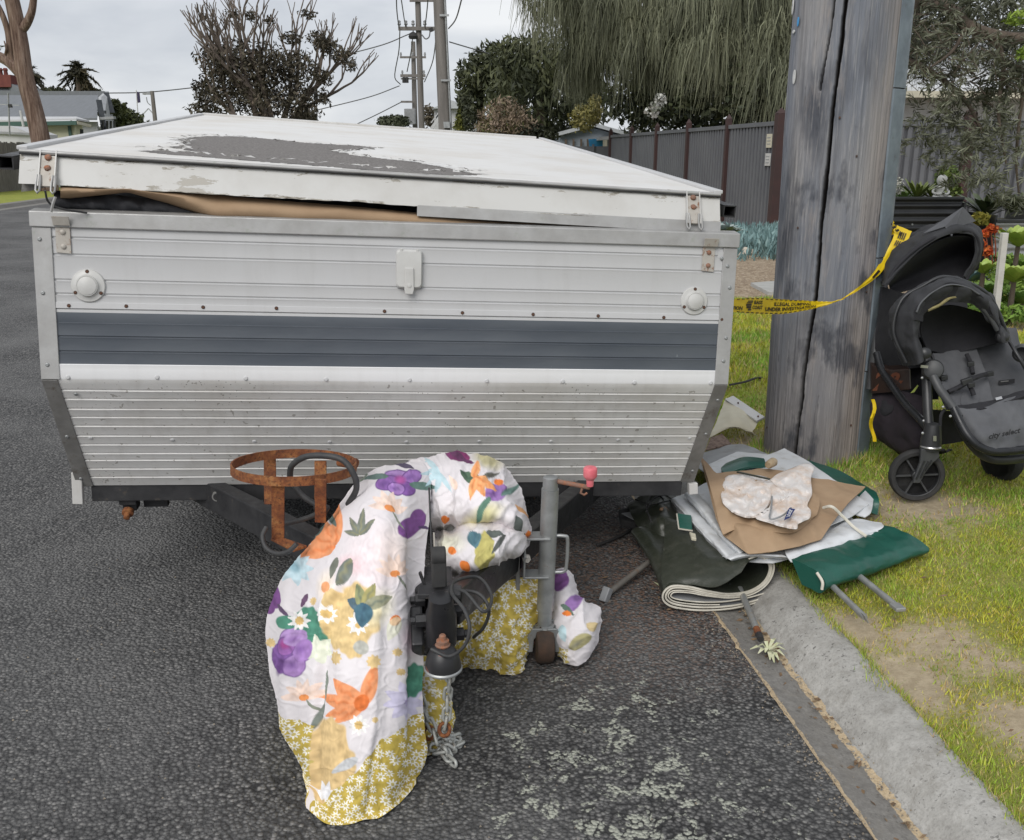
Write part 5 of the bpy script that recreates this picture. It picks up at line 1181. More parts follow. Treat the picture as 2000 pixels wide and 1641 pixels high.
def map_text(body, fn, name, mat, parent, shear=0.0, bold=0):
    V, F = text_mesh(body, 1.0, shear); lo, hi = V.min(0), V.max(0)
    pts = [fn((v[0]-lo[0])/(hi[0]-lo[0]), (v[1]-lo[1])/(hi[1]-lo[1])) for v in V]
    mb = MB(); mb.add(pts, F); return mb.build(name, mat, parent, fixn=False)
b0, b1, b2, b3 = [p+Vector((0, 0, .0042)) for p in q]
map_text('TOOL', lambda u, v: b0.lerp(b3, .12+.76*u).lerp(b1.lerp(b2, .12+.76*u), 1-(.2+.6*(1-v))) , 'lettering', M['tagw'], o)
# --- beige strap over the right side
o = MB().tube(curve([G(1608, 992, .275), G(1625, 990, .29), G(1645, 1008, .255), G(1668, 1030, .222), G(1692, 1048, .205)], 30), .0055, 6).build('webbing_strap', M['piping'], None, org=tuple(G(1692, 1048, .2)), smooth=60); tag(o, 'thin beige webbing strap trailing over the white vinyl', 'strap')
# --- tent poles
def pole(a, b, r, mat, label, end=None, n=14):
    a, b = Vector(a), Vector(b); root = thing('tent_pole', b.xy.to_3d(), label, 'tent pole', 'loose tent poles')
    MB().cyl(a, b, r, n=n).build('tube', mat, root, smooth=40)
    d = (b-a).normalized()
    if end == 'flat': MB().bar(b-d*.006, b+d*.035, .032, .012).build('flattened_end', M['pipe'], root, bevel=.003)
    if end == 'foot': MB().box(b+d*.008, (.050, .026, .030), d.to_track_quat('X', 'Z').to_matrix() @ Matrix.Rotation(.9, 3, 'Y')).build('plastic_foot', M['v_grey'], root, bevel=.003)
    if end == 'rust':
        MB().cyl(b-d*.012, b+d*.02, r*1.03, n=n).build('rusty_collar', M['rust'], root, smooth=40); MB().cyl(b+d*.018, b+d*.045, r*1.05, r*.95, n=n).build('rubber_tip', M['rubber'], root, smooth=40)
    if end == 'cut': MB().bar(b-d*.010, b+d*.012, .030, .004, (.6, -.5, .3)).build('bent_tab', M['pipe'], root, bevel=.001)
    return root
pole(G(1318, 1060, .05), G(1186, 1160, .022), .0105, M['pipe_old'], 'weathered grey tent pole lying on the road left of the olive roll', 'foot')
pole(G(1445, 1150, .05), G(1479, 1232, .022), .0105, M['pipe'], 'tent pole with rusty tip poking out into the gutter under the olive roll', 'rust')
pole(G(1600, 1120, .14), G(1689, 1206, .145), .0095, M['pipe'], 'shorter zinc tent pole on the grass, nearer the kerb', 'cut')
pole(G(1640, 1095, .14), G(1748, 1182, .15), .0105, M['pipe'], 'longer zinc tent pole on the grass with a flattened end', 'flat')
# --- dark odds and ends in the shade under the trailer
def odd(name, label, cat, fn):
    return tag(fn(), label, cat)
mbx = MB().prism([G(1208, 1008, .03), G(1250, 1002, .05), G(1268, 1022, .05), G(1240, 1035, .03), G(1212, 1028, .03)], (0, 0, .03))
odd('broken_bracket', 'black plastic bracket with a pale plate on the road under the trailer', 'bracket', lambda: mbx.build('broken_bracket', M['rubber'], None, org=tuple(G(1240, 1030, 0)), bevel=.004))
MB().prism([G(1214, 1004, .066), G(1246, 998, .082), G(1266, 1012, .082), G(1242, 1018, .07)], (0, 0, .003)).build('pale_plate', M['v_grey'], bpy.data.objects['broken_bracket'])
o = MB().tube(curve([G(1255, 1020, .02), G(1215, 1045, .012), G(1175, 1062, .010), G(1165, 1065, .010)], 20), [.006]*17+[.009, .009, .006], 8).build('black_rod', M['rubber'], None, org=tuple(G(1165, 1065, 0)), smooth=60); tag(o, 'thin black rod lying in the shade under the trailer', 'rod')
sheet('dark_tarpaulin', [[(1225, 985, .08), (1270, 965, .12), (1320, 962, .14)], [(1245, 1030, .07), (1290, 1010, .13), (1320, 1010, .12)], [(1260, 1065, .02), (1298, 1062, .06), (1310, 1050, .08)]], 30, 30, M['v_olive'], .005, .015, 9, 21, 'dark crumpled tarpaulin heaped in the shade under the trailer corner', 'tarpaulin', ridge=.012, crisp=False)
o = MB().box(G(1296, 1000, .13), (.03, .025, .03), Matrix.Rotation(.5, 3, 'Z') @ Matrix.Rotation(.4, 3, 'X')).build('wood_block', plain('raw_wood', (.30, .19, .12), (.24, .15, .09), 30, .8), None, org=tuple(G(1296, 1000, .12)), bevel=.003); tag(o, 'small brown wooden block on the dark tarpaulin', 'wood block')
for k, P_ in enumerate(([(1240, 975), (1270, 985), (1310, 978), (1348, 979)], [(1262, 1000), (1275, 975), (1300, 968), (1322, 985)], [(1272, 1020), (1262, 985), (1280, 962), (1296, 975)])):
    o = MB().tube(curve([G(x, y, .15) for x, y in P_], 24), .003, 6).build('loose_wire', M['rubber'], None, org=tuple(G(P_[0][0], P_[0][1], .1)), smooth=60)
    tag(o, ('straight end of black wire poking out below the trailer corner', 'looped black wire tangled below the trailer beam', 'curled black wire against the dark tarpaulin')[k], 'wire', 'tangled black wires')
o = MB().prism([G(1322, 1004, .185), G(1350, 1008, .185), G(1352, 1036, .165), G(1326, 1032, .165)], (0, 0, .004)).build('green_card', M['v_green'], None, org=tuple(G(1338, 1030, .16)), bevel=.002); tag(o, 'dark green vinyl tab with pale edges beside the white sheet', 'vinyl tab')
MB().tube([G(1322, 1004, .188), G(1326, 1033, .168), G(1353, 1037, .168)], .003, 6).build('pale_edge', M['piping'], o, smooth=60)
o = MB().prism([G(1346, 1044, .165), G(1358, 1048, .17), G(1360, 1058, .165), G(1350, 1056, .165)], (0, 0, .012)).build('plastic_clip', M['v_cream'], None, org=tuple(G(1352, 1054, .16)), bevel=.003); tag(o, 'tiny cream plastic clip on the olive vinyl', 'clip')
# --- cream vinyl with a white batten, and a mat, behind the trailer corner
o = sheet('cream_vinyl', [[(1418, 778, .25), (1448, 800, .24), (1481, 822, .20)], [(1405, 810, .22), (1435, 815, .23), (1476, 834, .19)], [(1392, 840, .18), (1428, 832, .20), (1470, 843, .18)], [(1385, 856, .15), (1430, 836, .19), (1481, 851, .15)]], 36, 36, M['v_cream'], .005, .008, 9, 31, 'torn cream vinyl sheet leaning between trailer and pole', 'vinyl sheet', crisp=False, ridge=.003)
b0_, b1_ = G(1424, 778, .265), G(1486, 820, .215)
bt_ = MB().bar(b0_, b1_, .05, .012, (0, -.6, .8)).build('white_batten', M['white'], o, bevel=.002)
for f_ in (.28, .9): MB().lathe(b0_.lerp(b1_, f_)+Vector((0, -.008, .008)), (0, -.6, .8), [(.005, 0), (.004, .003)], 8).build('screw', M['screw'], bt_)
t = NT('brown_carpet_mat'); M['mat'] = t.fin(t.ramp(t.vor(60), [(.1, (.09, .055, .045)), (.6, (.22, .16, .13))]), .95, 0, t.bump(t.noise(200, 3), .6, .004))
o = MB().prism([G(1378, 882, .15), G(1388, 858, .15), G(1410, 850, .15), G(1428, 870, .15)], (0, 0, .01)).build('floor_mat', M['mat'], None, org=tuple(G(1400, 870, .14)), bevel=.003); tag(o, 'brown carpet mat on the sand beside the trailer corner', 'mat')
# --- flower head with long pale leaves lying in the gutter
root = thing('fallen_leaf_cluster', G(1500, 1268, -.012), 'pale yellow green leaf rosette fallen in the gutter', 'leaf cluster')
M['paleleaf'] = plain('pale_green_leaf', (.44, .46, .26), (.58, .57, .42), 60, .6)
for px, py, l, a in ((1475, 1270, 26, 190), (1490, 1262, 26, -75), (1510, 1255, 24, -60), (1520, 1262, 28, -20), (1522, 1270, 30, -5), (1520, 1278, 30, 12), (1512, 1284, 28, 30), (1490, 1275, 24, 170), (1502, 1270, 22, 150), (1500, 1282, 20, 60), (1484, 1268, 18, -110), (1506, 1288, 22, 45)):
    b_ = G(1500, 1270, -.005); e_ = G(px+l*.4*math.cos(R(a)), py+l*.4*math.sin(R(a)), .004+.010*random.random()); d = e_-b_; s_ = Vector((-d.y, d.x, 0)).normalized()*.0062
    mid = b_.lerp(e_, .6)+Vector((0, 0, .012)); MB().add([b_-s_*.4, b_+s_*.4, mid-s_, mid+s_, e_-s_*.25, e_+s_*.25, mid.lerp(e_, .5)+Vector((0, 0, .004))], [(0, 1, 3, 2), (2, 3, 5, 4)]).build('leaf', M['paleleaf'], root)
o = MB().add([G(1276, 1136, .004), G(1284, 1139, .010), G(1293, 1141, .006), G(1286, 1144, .004)], [(0, 1, 2, 3)]).build('fallen_leaf', M['paleleaf'], None, org=tuple(G(1285, 1140, 0))); tag(o, 'single yellowish leaf on the road beside the olive roll', 'leaf')
o = MB().tube(curve([G(1322, 1180, .012), G(1335, 1176, .018), G(1328, 1182, .012)], 10), .006, 6).build('orange_peg', plain('orange_scrap', (.35, .10, .05), (.28, .08, .04), 40, .7), None, org=tuple(G(1325, 1182, 0)), smooth=60); tag(o, 'orange brown scrap inside the fold of the olive roll', 'scrap')
# ---------------------------------------------------------------- timber power pole in the foreground
PC0, PC1, PRAD = Vector((1.392, 4.06, .10)), Vector((1.372, 4.06, 2.1)), .222
PDIR = (PC1-PC0)/(PC1.z-PC0.z)
def pc(z): return PC0+PDIR*(z-PC0.z)
UP = thing('power_pole', PC0, 'thick weathered grey timber power pole with a long vertical crack', 'power pole', None)
def on_pole(px, py):
    d = ray(px, py); best = None; t0 = 3.2/d.y
    for k in range(400):     # march until inside
        p = CAMP+d*(t0+k*.004); c = pc(p.z)
        if (p.xy-c.xy).length < PRAD: best = p; break
    if best is None: return None
    c = pc(best.z); return math.atan2(best.x-c.x, -(best.y-c.y)), best.z     # angle 0 faces -Y
def crackline(P):
    L = [on_pole(*p) for p in P]; L = [q for q in L if q]; L.sort(key=lambda q: q[1]); return np.array(L)
CRK = [(crackline([(1655, -60), (1652, 0), (1644, 82), (1636, 140), (1626, 219), (1616, 330), (1604, 438), (1599, 502), (1590, 605), (1575, 685), (1569, 740), (1564, 795), (1553, 875), (1548, 930)]), .040, .085),
       (crackline([(1634, -60), (1630, 0), (1623, 58), (1616, 95), (1609, 131), (1603, 165)]), .024, .06),
       (crackline([(1580, 60), (1576, 130), (1570, 230), (1566, 300)]), .004, .008), (crackline([(1600, 170), (1596, 240), (1590, 300)]), .005, .010), (crackline([(1610, 640), (1604, 700), (1598, 790), (1592, 860)]), .005, .010),
       (crackline([(1640, 640), (1640, 720), (1634, 840)]), .004, .008), (crackline([(1700, 300), (1690, 420), (1684, 500)]), .003, .006), (crackline([(1545, 620), (1538, 720), (1530, 850)]), .004, .010), (crackline([(1525, 640), (1515, 760), (1508, 860)]), .004, .008)]
zs = np.concatenate([np.linspace(.06, 2.25, 330), np.linspace(2.3, 9.2, 24)]); NA = 420
# more samples on the camera side
fr_ = np.linspace(-1, 1, NA, endpoint=False); th = np.pi*(np.sign(fr_)*np.abs(fr_)**1.35)
V = np.zeros((len(zs), NA, 3)); dk = np.zeros((len(zs), NA))
for i, z in enumerate(zs):
    c = pc(z); r0 = PRAD*(1-.012*max(0, z-2))
    dep = np.zeros(NA)
    if z < 2.25:
        for L, wd, dp in CRK:
            if not L[0, 1]-.02 < z < L[-1, 1]+.02: continue
            tc_ = np.interp(z, L[:, 1], L[:, 0])+.012*nz(z*9, dp*50)+.006*nz(z*40, dp*20); wz = wd*(1+.5*nz(z*5, wd*300))
            e_ = min(1, (z-L[0, 1]+.02)/.15, (L[-1, 1]+.02-z)/.15) if dp < .05 else 1
            k = np.abs(th-tc_)/max(wz, 1e-3); q = np.clip(1-k, 0, 1)**.8*e_; dep = np.maximum(dep, dp*q); dk[i] = np.maximum(dk[i], q*(dp > .03))
        gr = np.array([.0030*nz(a*26, z*.8)+.0022*nz(a*60, z*2.2, 4)+.0012*nz(a*130, z*5, 7) for a in th])
    else: gr = np.zeros(NA)
    lump = np.array([.005*nz(a*1.2, z*1.1, 3) for a in th])
    rr2 = r0-dep+gr+lump
    V[i, :, 0] = c.x+rr2*np.sin(th); V[i, :, 1] = c.y-rr2*np.cos(th); V[i, :, 2] = z
i_, j_ = np.meshgrid(np.arange(len(zs)-1), np.arange(NA), indexing='ij'); a_ = (i_*NA+j_).ravel(); b_ = (i_*NA+(j_+1) % NA).ravel()
F = np.stack([a_, b_, b_+NA, a_+NA], 1)
t = NT('weathered_hardwood'); gv = t.map((1, 1, .035)); g1 = t.noise(34, 6, .68, gv); g2 = t.noise(110, 5, .7, t.map((1, 1, .06))); lg = t.noise(4.2, 5, .6, t.map((1, 1, .30)))
tone = t.noise(3.2, 4, .55, t.map((1, 1, .16), loc=(2, 5, 0)))
col = t.ramp(tone, [(.30, (.33, .295, .27)), (.43, (.25, .25, .262)), (.55, (.165, .178, .205)), (.70, (.27, .26, .255))])
col = t.mix(t.math('MULTIPLY', t.mr(lg, .51, .64), .85), col, (.055, .060, .074))
col = t.mix(t.math('MULTIPLY', t.mr(t.noise(7, 5, .7, t.map((1, 1, .25), loc=(7, 2, 1))), .55, .72), .6), col, (.40, .345, .30))
X_ = t.xyz(); lowz = t.mr(t.math('ADD', X_[2], t.math('MULTIPLY', t.noise(6, 4), .5)), .35, 1.05, 1, 0)
col = t.mix(t.math('MULTIPLY', lowz, .55), col, (.21, .18, .16))
col = t.mix(t.math('MULTIPLY', t.mr(g1, .5, .72), .65), col, (.075, .075, .082)); col = t.mix(t.math('MULTIPLY', t.mr(g2, .52, .7), .45), col, (.40, .385, .375))
brn = t.mr(t.math('ADD', X_[0], t.math('MULTIPLY', t.math('SUBTRACT', t.noise(5, 4, .6, t.map((1, 1, .2))), .5), .22)), .01, .10)
col = t.mix(t.math('MULTIPLY', brn, .55), col, t.ramp(g1, [(.35, (.36, .305, .265)), (.65, (.20, .175, .16))]))
stn = t.mr(t.noise(5.5, 5, .62, t.map((1, 1, .42), loc=(1, 9, 3))), .58, .66)
col = t.mix(t.math('MULTIPLY', stn, .75), col, (.042, .046, .058))
ca = t.attr('crack', 'Fac'); col = t.mix(t.mr(ca, .05, .5), col, (.030, .028, .026))
M['timber'] = t.fin(col, .86, 0, t.bump(t.math('ADD', g1, t.math('MULTIPLY', g2, .6)), .55, .007), .25)
mesh_np('timber_shaft', V.reshape(-1, 3), F, M['timber'], UP, smooth=True, attrs={'crack': dk.ravel()})
# steel cable guard strip up the right side
M['strip'] = metal_mat('galvanised_cable_guard', (.21, .25, .28), (.15, .18, .21), .5, (.11, .12, .13), .6, .75, met=.45)
mb = MB()
for z0, z1 in ((.10, .545), (.55, 1.03), (1.035, 1.70), (1.705, 3.2)):
    rows = []
    for z in np.linspace(z0, z1, 6):
        c = pc(z); r_ = PRAD+.012+(.003 if int(z0*100) % 2 else 0); rows.append([Vector((c.x+(r_+o)*math.sin(a), c.y-(r_+o)*math.cos(a), z)) for a, o in ((.66, -.014), (.67, -.006), (.80, -.002), (.95, .004), (1.10, .008), (1.30, .006), (1.32, -.014))])
    mb = MB().grid(rows); mb.build('cable_guard', M['strip'], UP, smooth=30, fixn=False)
def badge(px, py, w_, h_, mat, name, th_=.004):
    q = on_pole(px, py) or (-1.35, Y(px, py, 4.0).z); a, z = q; c = pc(z); nrm = Vector((math.sin(a), -math.cos(a), 0)); p = Vector((c.x, c.y, z))+nrm*(PRAD+.003); s_ = Vector((math.cos(a), math.sin(a), 0))
    pts = [p+s_*w_*math.cos(2*math.pi*k/20)+Vector((0, 0, h_*math.sin(2*math.pi*k/20))) for k in range(20)]
    return MB().prism(pts, nrm*th_).build(name, mat, UP, bevel=.001), p+nrm*(th_+.001), s_
M['tagmetal'] = plain('pale_metal_tag', (.55, .55, .53), (.45, .45, .44), 30, .45)
o, p, s_ = badge(1551, 14, .013, .030, M['tagmetal'], 'oval_tag'); MB().add([p+s_*-.004+Vector((0, 0, .004)), p+s_*.004+Vector((0, 0, .004)), p+Vector((0, 0, .014))], [(0, 1, 2)]).build('tag_mark', M['rubber'], o, fixn=False)
badge(1534, 150, .010, .028, M['tagmetal'], 'oval_tag'); badge(1553, 62, .012, .007, M['tagmetal'], 'nail_plate'); M['bluetag'] = plain('blue_plastic', (.03, .20, .45), (.04, .25, .5), 30, .5)
badge(1543, 42, .006, .018, M['bluetag'], 'blue_tag')
for px, py in ((1672, 305), (1640, 230), (1560, 445), (1690, 570), (1660, 830), (1500, 835)):
    badge(px, py, .004, .005, M['screw'], 'nail', .004)

# ---------------------------------------------------------------- yellow barrier tape
TOP = [(1405, 586, 2.98), (1437, 584, 3.12), (1480, 582, 3.40), (1530, 585, 3.68), (1590, 588, 3.795), (1630, 588, 3.800), (1660, 573, 3.800), (1698, 541, 3.83), (1722, 508, 3.90), (1742, 470, 3.93), (1752, 440, 3.96)]
BOT = [(1405, 606, 2.98), (1437, 610, 3.12), (1480, 613, 3.40), (1530, 613, 3.68), (1590, 603, 3.795), (1630, 591, 3.800), (1662, 576, 3.800), (1706, 547, 3.84), (1734, 517, 3.90), (1768, 478, 3.92), (1781, 452, 3.95)]
NTP = 160
TP = crom([tuple(Y(*p)) for p in TOP], np.linspace(0, 10, NTP)); BT = crom([tuple(Y(*p)) for p in BOT], np.linspace(0, 10, NTP))
TPX = np.array([proj(p)[0] for p in TP])
def tape_pt(px, v, o=.0065):
    i = float(np.interp(px, TPX, np.arange(NTP))); i0 = int(i); i1 = min(i0+1, NTP-1); f = i-i0
    a = Vector(TP[i0]).lerp(Vector(TP[i1]), f); b = Vector(BT[i0]).lerp(Vector(BT[i1]), f); p = b.lerp(a, v); return p+(CAMP-p).normalized()*o
rows = [[Vector(TP[i]).lerp(Vector(BT[i]), j/6)+Vector((0, .004*nz(i*.12, j*.5), .002*nz(i*.2, j*.7))) for j in range(7)] for i in range(NTP)]
t = NT('yellow_plastic_tape'); M['tape'] = t.fin(t.ramp(t.noise(14, 4), [(.3, (.72, .52, .012)), (.7, (.62, .43, .010))]), .38, 0, t.bump(t.noise(30, 3), .2, .003), .5)
M['ink'] = plain('black_tape_ink', (.018, .012, .008), (.03, .02, .012), 40, .5)
TAPE = MB().grid(rows).build('barrier_tape', M['tape'], None, org=tuple(Y(1590, 600, 3.8)), smooth=80, fixn=False)
tag(TAPE, 'yellow barrier tape with black lettering stretched from trailer across the pole', 'barrier tape')
def tape_quad(x0, x1, v0, v1, sk=.0): return [tape_pt(x0, v0), tape_pt(x1, v0), tape_pt(x1+sk, v1), tape_pt(x0+sk, v1)]
mb = MB()
for k in range(24):
    x = 1440+k*9.3
    if x < 1636: mb.add(tape_quad(x, x+5.2, .93, .985), [(0, 1, 2, 3)]); mb.add(tape_quad(x-2, x+3.6, .025, .085, 2), [(0, 1, 2, 3)])
mb.build('edge_dashes', M['ink'], TAPE, fixn=False)
def line(body, x0, x1, v0, v1): map_text(body, lambda u, v: tape_pt(x0+(x1-x0)*u, v0+(v1-v0)*v), 'lettering', M['ink'], TAPE, .18)
line('ILLEGAL DUMPING', 1512, 1584, .53, .79); line('UNDER INVESTIGATION', 1495, 1594, .19, .45); line('TION', 1431, 1451, .19, .46)
line('BASS', 1473, 1490, .60, .84); line('COAST', 1470, 1490, .28, .52)
mb = MB()   # round striped emblem
for v0, v1, x0, x1 in ((.76, .84, 1461, 1471), (.66, .73, 1459, 1470), (.50, .63, 1457.5, 1468), (.33, .48, 1458, 1467), (.20, .31, 1461, 1467)): mb.add(tape_quad(x0, x1, v0, v1, .6), [(0, 1, 2, 3)])
mb.build('emblem', M['ink'], TAPE, fixn=False)
mb = MB()
for a in range(4):
    for b in (0, 1): mb.add(tape_quad(1739+b*6, 1743.5+b*6, .25+a*.13, .33+a*.13), [(0, 1, 2, 3)])
mb.add(tape_quad(1700, 1712, .2, .6), [(0, 1, 2, 3)]); mb.build('lettering', M['ink'], TAPE, fixn=False)
# crumpled tie and a loose tail below
rows = [[Y(1732+12*i/5+8*j/9+2*math.sin(j*1.7), 428+3.6*j+3*math.sin(i*1.4+j), 3.96-.012*math.sin(j*1.3+i)) for i in range(6)] for j in range(10)]
MB().grid(rows).build('crumpled_knot', M['tape'], TAPE, smooth=70, fixn=False)
mb = MB()
for j in range(4): mb.add([Y(1735+j*7, 437+j*6, 3.93), Y(1741+j*7, 435+j*6, 3.93), Y(1743+j*7, 439+j*6, 3.93), Y(1737+j*7, 442+j*6, 3.93)], [(0, 1, 2, 3)])
mb.build('lettering', M['ink'], TAPE, fixn=False)
rows = [[Y(1701+7*f+4*math.sin(k*.9), 780+9.2*k, 3.66+.01*math.sin(k+f*2)) for f in (0, .5, 1)] for k in range(10)]
o = MB().grid(rows).build('tape_tail', M['tape'], None, org=tuple(Y(1703, 868, 3.66)), smooth=70, fixn=False); tag(o, 'loose twisted end of yellow tape hanging beside the pram basket', 'barrier tape')
# ---------------------------------------------------------------- double pram beside the pole
def fabric(name, c1, c2, rough=.85, bs=.3): return plain(name, c1, c2, 9, rough, bs=bs, bscale=160, bd=.002)
M['p_grey'] = fabric('charcoal_pram_fabric', (.072, .074, .080), (.052, .054, .060))
M['p_grey2'] = fabric('faded_grey_pram_fabric', (.100, .103, .111), (.072, .074, .081))
M['p_hood'] = fabric('near_black_hood_fabric', (.034, .035, .039), (.024, .025, .028))
M['p_black'] = fabric('black_pram_fabric', (.012, .012, .015), (.020, .020, .024))
M['p_plum'] = fabric('plum_black_basket_fabric', (.016, .012, .017), (.026, .019, .026))
M['p_plastic'] = plain('black_moulded_plastic', (.020, .021, .023), (.030, .031, .033), 20, .42)
M['p_grip'] = plain('dark_grey_plastic', (.045, .047, .050), (.060, .062, .064), 20, .5)
M['p_tube'] = metal_mat('black_enamel_tube', (.016, .017, .019), (.026, .027, .030), .30, (.06, .06, .06), .68, .78, met=.3)
M['silver'] = plain('silver_rivet', (.6, .6, .6), (.5, .5, .5), 30, .3, .8)
PG = thing('double_pram', G(1860, 965, .13), 'black and grey double pram standing on the grass behind the pole', 'pram')
def ptube(P, r, name, mat=None, parent=None, n=12, k=40): return MB().tube(curve([Y(*p) for p in P], k), r, n).build(name, mat or M['p_tube'], parent or PG, smooth=60)
def ppatch(name, net, nu, nv, mat, th=.006, wr=.006, sc=11, seed=0, parent=None, crisp=False, ridge=0): return sheet(name, net, nu, nv, mat, th, wr, sc, seed, parent=parent or PG, conv='y', crisp=crisp, ridge=ridge)
# wheels
def pwheel(c, axis, R0, wd, name='front_wheel'):
    axis = Vector(axis).normalized()
    w_ = MB().lathe(c, axis, [(R0*.80, -wd*.5), (R0*.93, -wd*.52), (R0*.99, -wd*.3), (R0, 0), (R0*.99, wd*.3), (R0*.93, wd*.52), (R0*.80, wd*.5), (R0*.78, 0), (R0*.80, -wd*.5)], 56).build(name, M['rubber'], PG, smooth=40)
    a = axis.orthogonal().normalized(); b = axis.cross(a)
    mb = MB(); n = 56; ring = []
    for k, (r_, h) in enumerate(((R0*.83, -wd*.42), (R0*.83, wd*.42), (R0*.76, wd*.34), (R0*.76, -wd*.34))): ring += [c+(a*math.cos(2*math.pi*i/n)+b*math.sin(2*math.pi*i/n))*r_+axis*h for i in range(n)]
    mb.add(ring, [(k*n+i, k*n+(i+1) % n, ((k+1) % 4)*n+(i+1) % n, ((k+1) % 4)*n+i) for k in range(4) for i in range(n)]); mb.build('rim', M['p_plastic'], w_, smooth=40)
    for k in range(6):
        t_ = 2*math.pi*k/6+.35; d = a*math.cos(t_)+b*math.sin(t_); MB().bar(c+d*R0*.14, c+d*R0*.78, .0065, .008, axis).build('spoke', M['p_grip'], w_)
    MB().lathe(c, axis, [(R0*.20, -wd*.5), (R0*.20, wd*.45), (R0*.14, wd*.6), (R0*.06, wd*.62)], 20).build('hub', M['p_plastic'], w_, smooth=40)
    return w_
c1 = Y(1790, 928, 3.40); pwheel(c1, (-.12, -1, .03), .105, .034)
MB().lathe(c1+Vector((0, -.028, 0)), (-.1, -1, 0), [(.010, 0), (.008, .004), (.002, .005)], 12).build('axle_cap', M['silver'], PG, smooth=40)
c2 = G(1972, 952, .13)+Vector((0, .09, .100)); pwheel(c2, (.93, .30, 0), .100, .050)
pwheel(Vector((1.82, 4.30, .29)), (.95, -.25, 0), .15, .045, 'rear_wheel'); pwheel(Vector((2.32, 4.12, .29)), (.95, -.25, 0), .15, .045, 'rear_wheel')
# fork over the near wheel
def pp(L, y): return [Y(a, b, y) for a, b in L]
fk = MB().prism(pp([(1800, 878), (1832, 876), (1836, 893), (1822, 905), (1806, 926), (1797, 944), (1784, 944), (1786, 934), (1797, 906)], 3.345), (0, .014, 0)).build('fork', M['p_grip'], PG, bevel=.003)
for a, b, c_, d in ((1806, 900, 1790, 936), (1813, 901, 1798, 934), (1820, 899, 1808, 920)): MB().bar(Y(a, b, 3.343), Y(c_, d, 3.343), .005, .005).build('fork_rib', M['p_plastic'], fk)
MB().lathe(Y(1817, 872, 3.37), (0, 0, 1), [(.038, -.01), (.038, .03), (.030, .07), (.026, .09)], 20).build('castor_socket', M['p_plastic'], PG, smooth=40)
MB().lathe(Y(1818, 873, 3.36), (0, .1, 1), [(.036, -.003), (.0375, 0), (.036, .004)], 24).build('castor_ring', M['silver'], PG, smooth=40)
MB().prism(pp([(1823, 852), (1829, 852), (1829, 862), (1823, 862)], 3.325), (0, .004, 0)).build('reflector', M['silver'], PG)
# frame
ptube([(1712, 690, 3.82), (1722, 722, 3.76), (1742, 752, 3.68), (1766, 786, 3.58), (1796, 818, 3.46), (1818, 845, 3.38), (1826, 862, 3.37)], .0155, 'side_frame')
ptube([(1809, 700, 3.50), (1810, 745, 3.47), (1812, 800, 3.42), (1815, 850, 3.38)], .0185, 'upright_post', M['p_plastic'])
ptube([(2075, 700, 3.86), (2085, 760, 3.78), (2060, 830, 3.68), (1995, 885, 3.62)], .0155, 'side_frame')
ptube([(1725, 560, 3.98), (1716, 630, 3.92), (1708, 700, 3.86), (1700, 760, 3.84)], .020, 'rear_post', M['p_grip'])
jn = MB().lathe(Y(1822, 722, 3.44), (-.35, -1, .25), [(.030, -.035), (.038, -.028), (.040, .0), (.034, .018), (.020, .024), (.004, .025)], 24).build('seat_joint', M['p_grip'], PG, smooth=40)
MB().box(Y(1805, 716, 3.40), (.028, .006, .010), Matrix.Rotation(.1, 3, 'Y')).build('joint_marker', M['silver'], jn)
ptube([(1822, 735, 3.42), (1834, 758, 3.39), (1846, 775, 3.36), (1862, 796, 3.32), (1872, 815, 3.29)], .0165, 'seat_arm', M['p_grip'])
ptube([(1862, 796, 3.30), (1876, 826, 3.27), (1890, 850, 3.24), (1912, 872, 3.22), (1945, 882, 3.22), (2000, 878, 3.25), (2050, 868, 3.32)], .0155, 'footrest_bar')
ptube([(1866, 800, 3.34), (1882, 840, 3.31), (1900, 868, 3.29), (1925, 890, 3.28), (1965, 897, 3.28), (2050, 885, 3.36)], .020, 'footrest_shell', M['p_plastic'])
ptube([(1845, 800, 3.37), (1838, 812, 3.36), (1836, 840, 3.36), (1835, 875, 3.36)], .006, 'brake_strap', M['p_black'], n=6)
for px, py, y_ in ((1802, 846, 3.352), (1856, 813, 3.28), (1804, 822, 3.40), (1801, 738, 3.44), (1842, 795, 3.335)): MB().lathe(Y(px, py, y_), (0, -1, .2), [(.0055, 0), (.0045, .003), (.001, .004)], 10).build('rivet', M['silver'], PG, smooth=40)
# front seat: backrest, cushion, leg rest
st_ = ppatch('seat_back', [[(1795, 660, 3.66), (1840, 655, 3.70), (1900, 650, 3.72), (1955, 640, 3.74), (1985, 640, 3.74)], [(1815, 700, 3.58), (1860, 695, 3.63), (1915, 690, 3.65), (1965, 683, 3.67), (2000, 690, 3.68)], [(1835, 755, 3.46), (1880, 752, 3.53), (1930, 748, 3.55), (1985, 742, 3.57), (2030, 745, 3.58)], [(1850, 800, 3.38), (1895, 797, 3.45), (1945, 790, 3.48), (2000, 782, 3.50), (2050, 780, 3.50)]], 60, 70, M['p_grey'], .012, .010, 9, 3, ridge=.004)
ppatch('seat_lining', [[(1822, 690, 3.565), (1858, 686, 3.605), (1906, 682, 3.625)], [(1838, 745, 3.46), (1878, 740, 3.52), (1928, 735, 3.54)], [(1852, 792, 3.375), (1892, 790, 3.43), (1940, 783, 3.46)]], 40, 40, M['p_grey2'], .010, .006, 9, 7, st_, ridge=.003)
ppatch('crotch_pad', [[(1880, 765, 3.46), (1912, 760, 3.48)], [(1876, 785, 3.42), (1912, 782, 3.44)], [(1880, 793, 3.40), (1908, 792, 3.42)]], 16, 16, M['p_grey2'], .010, .004, 14, 5, st_)
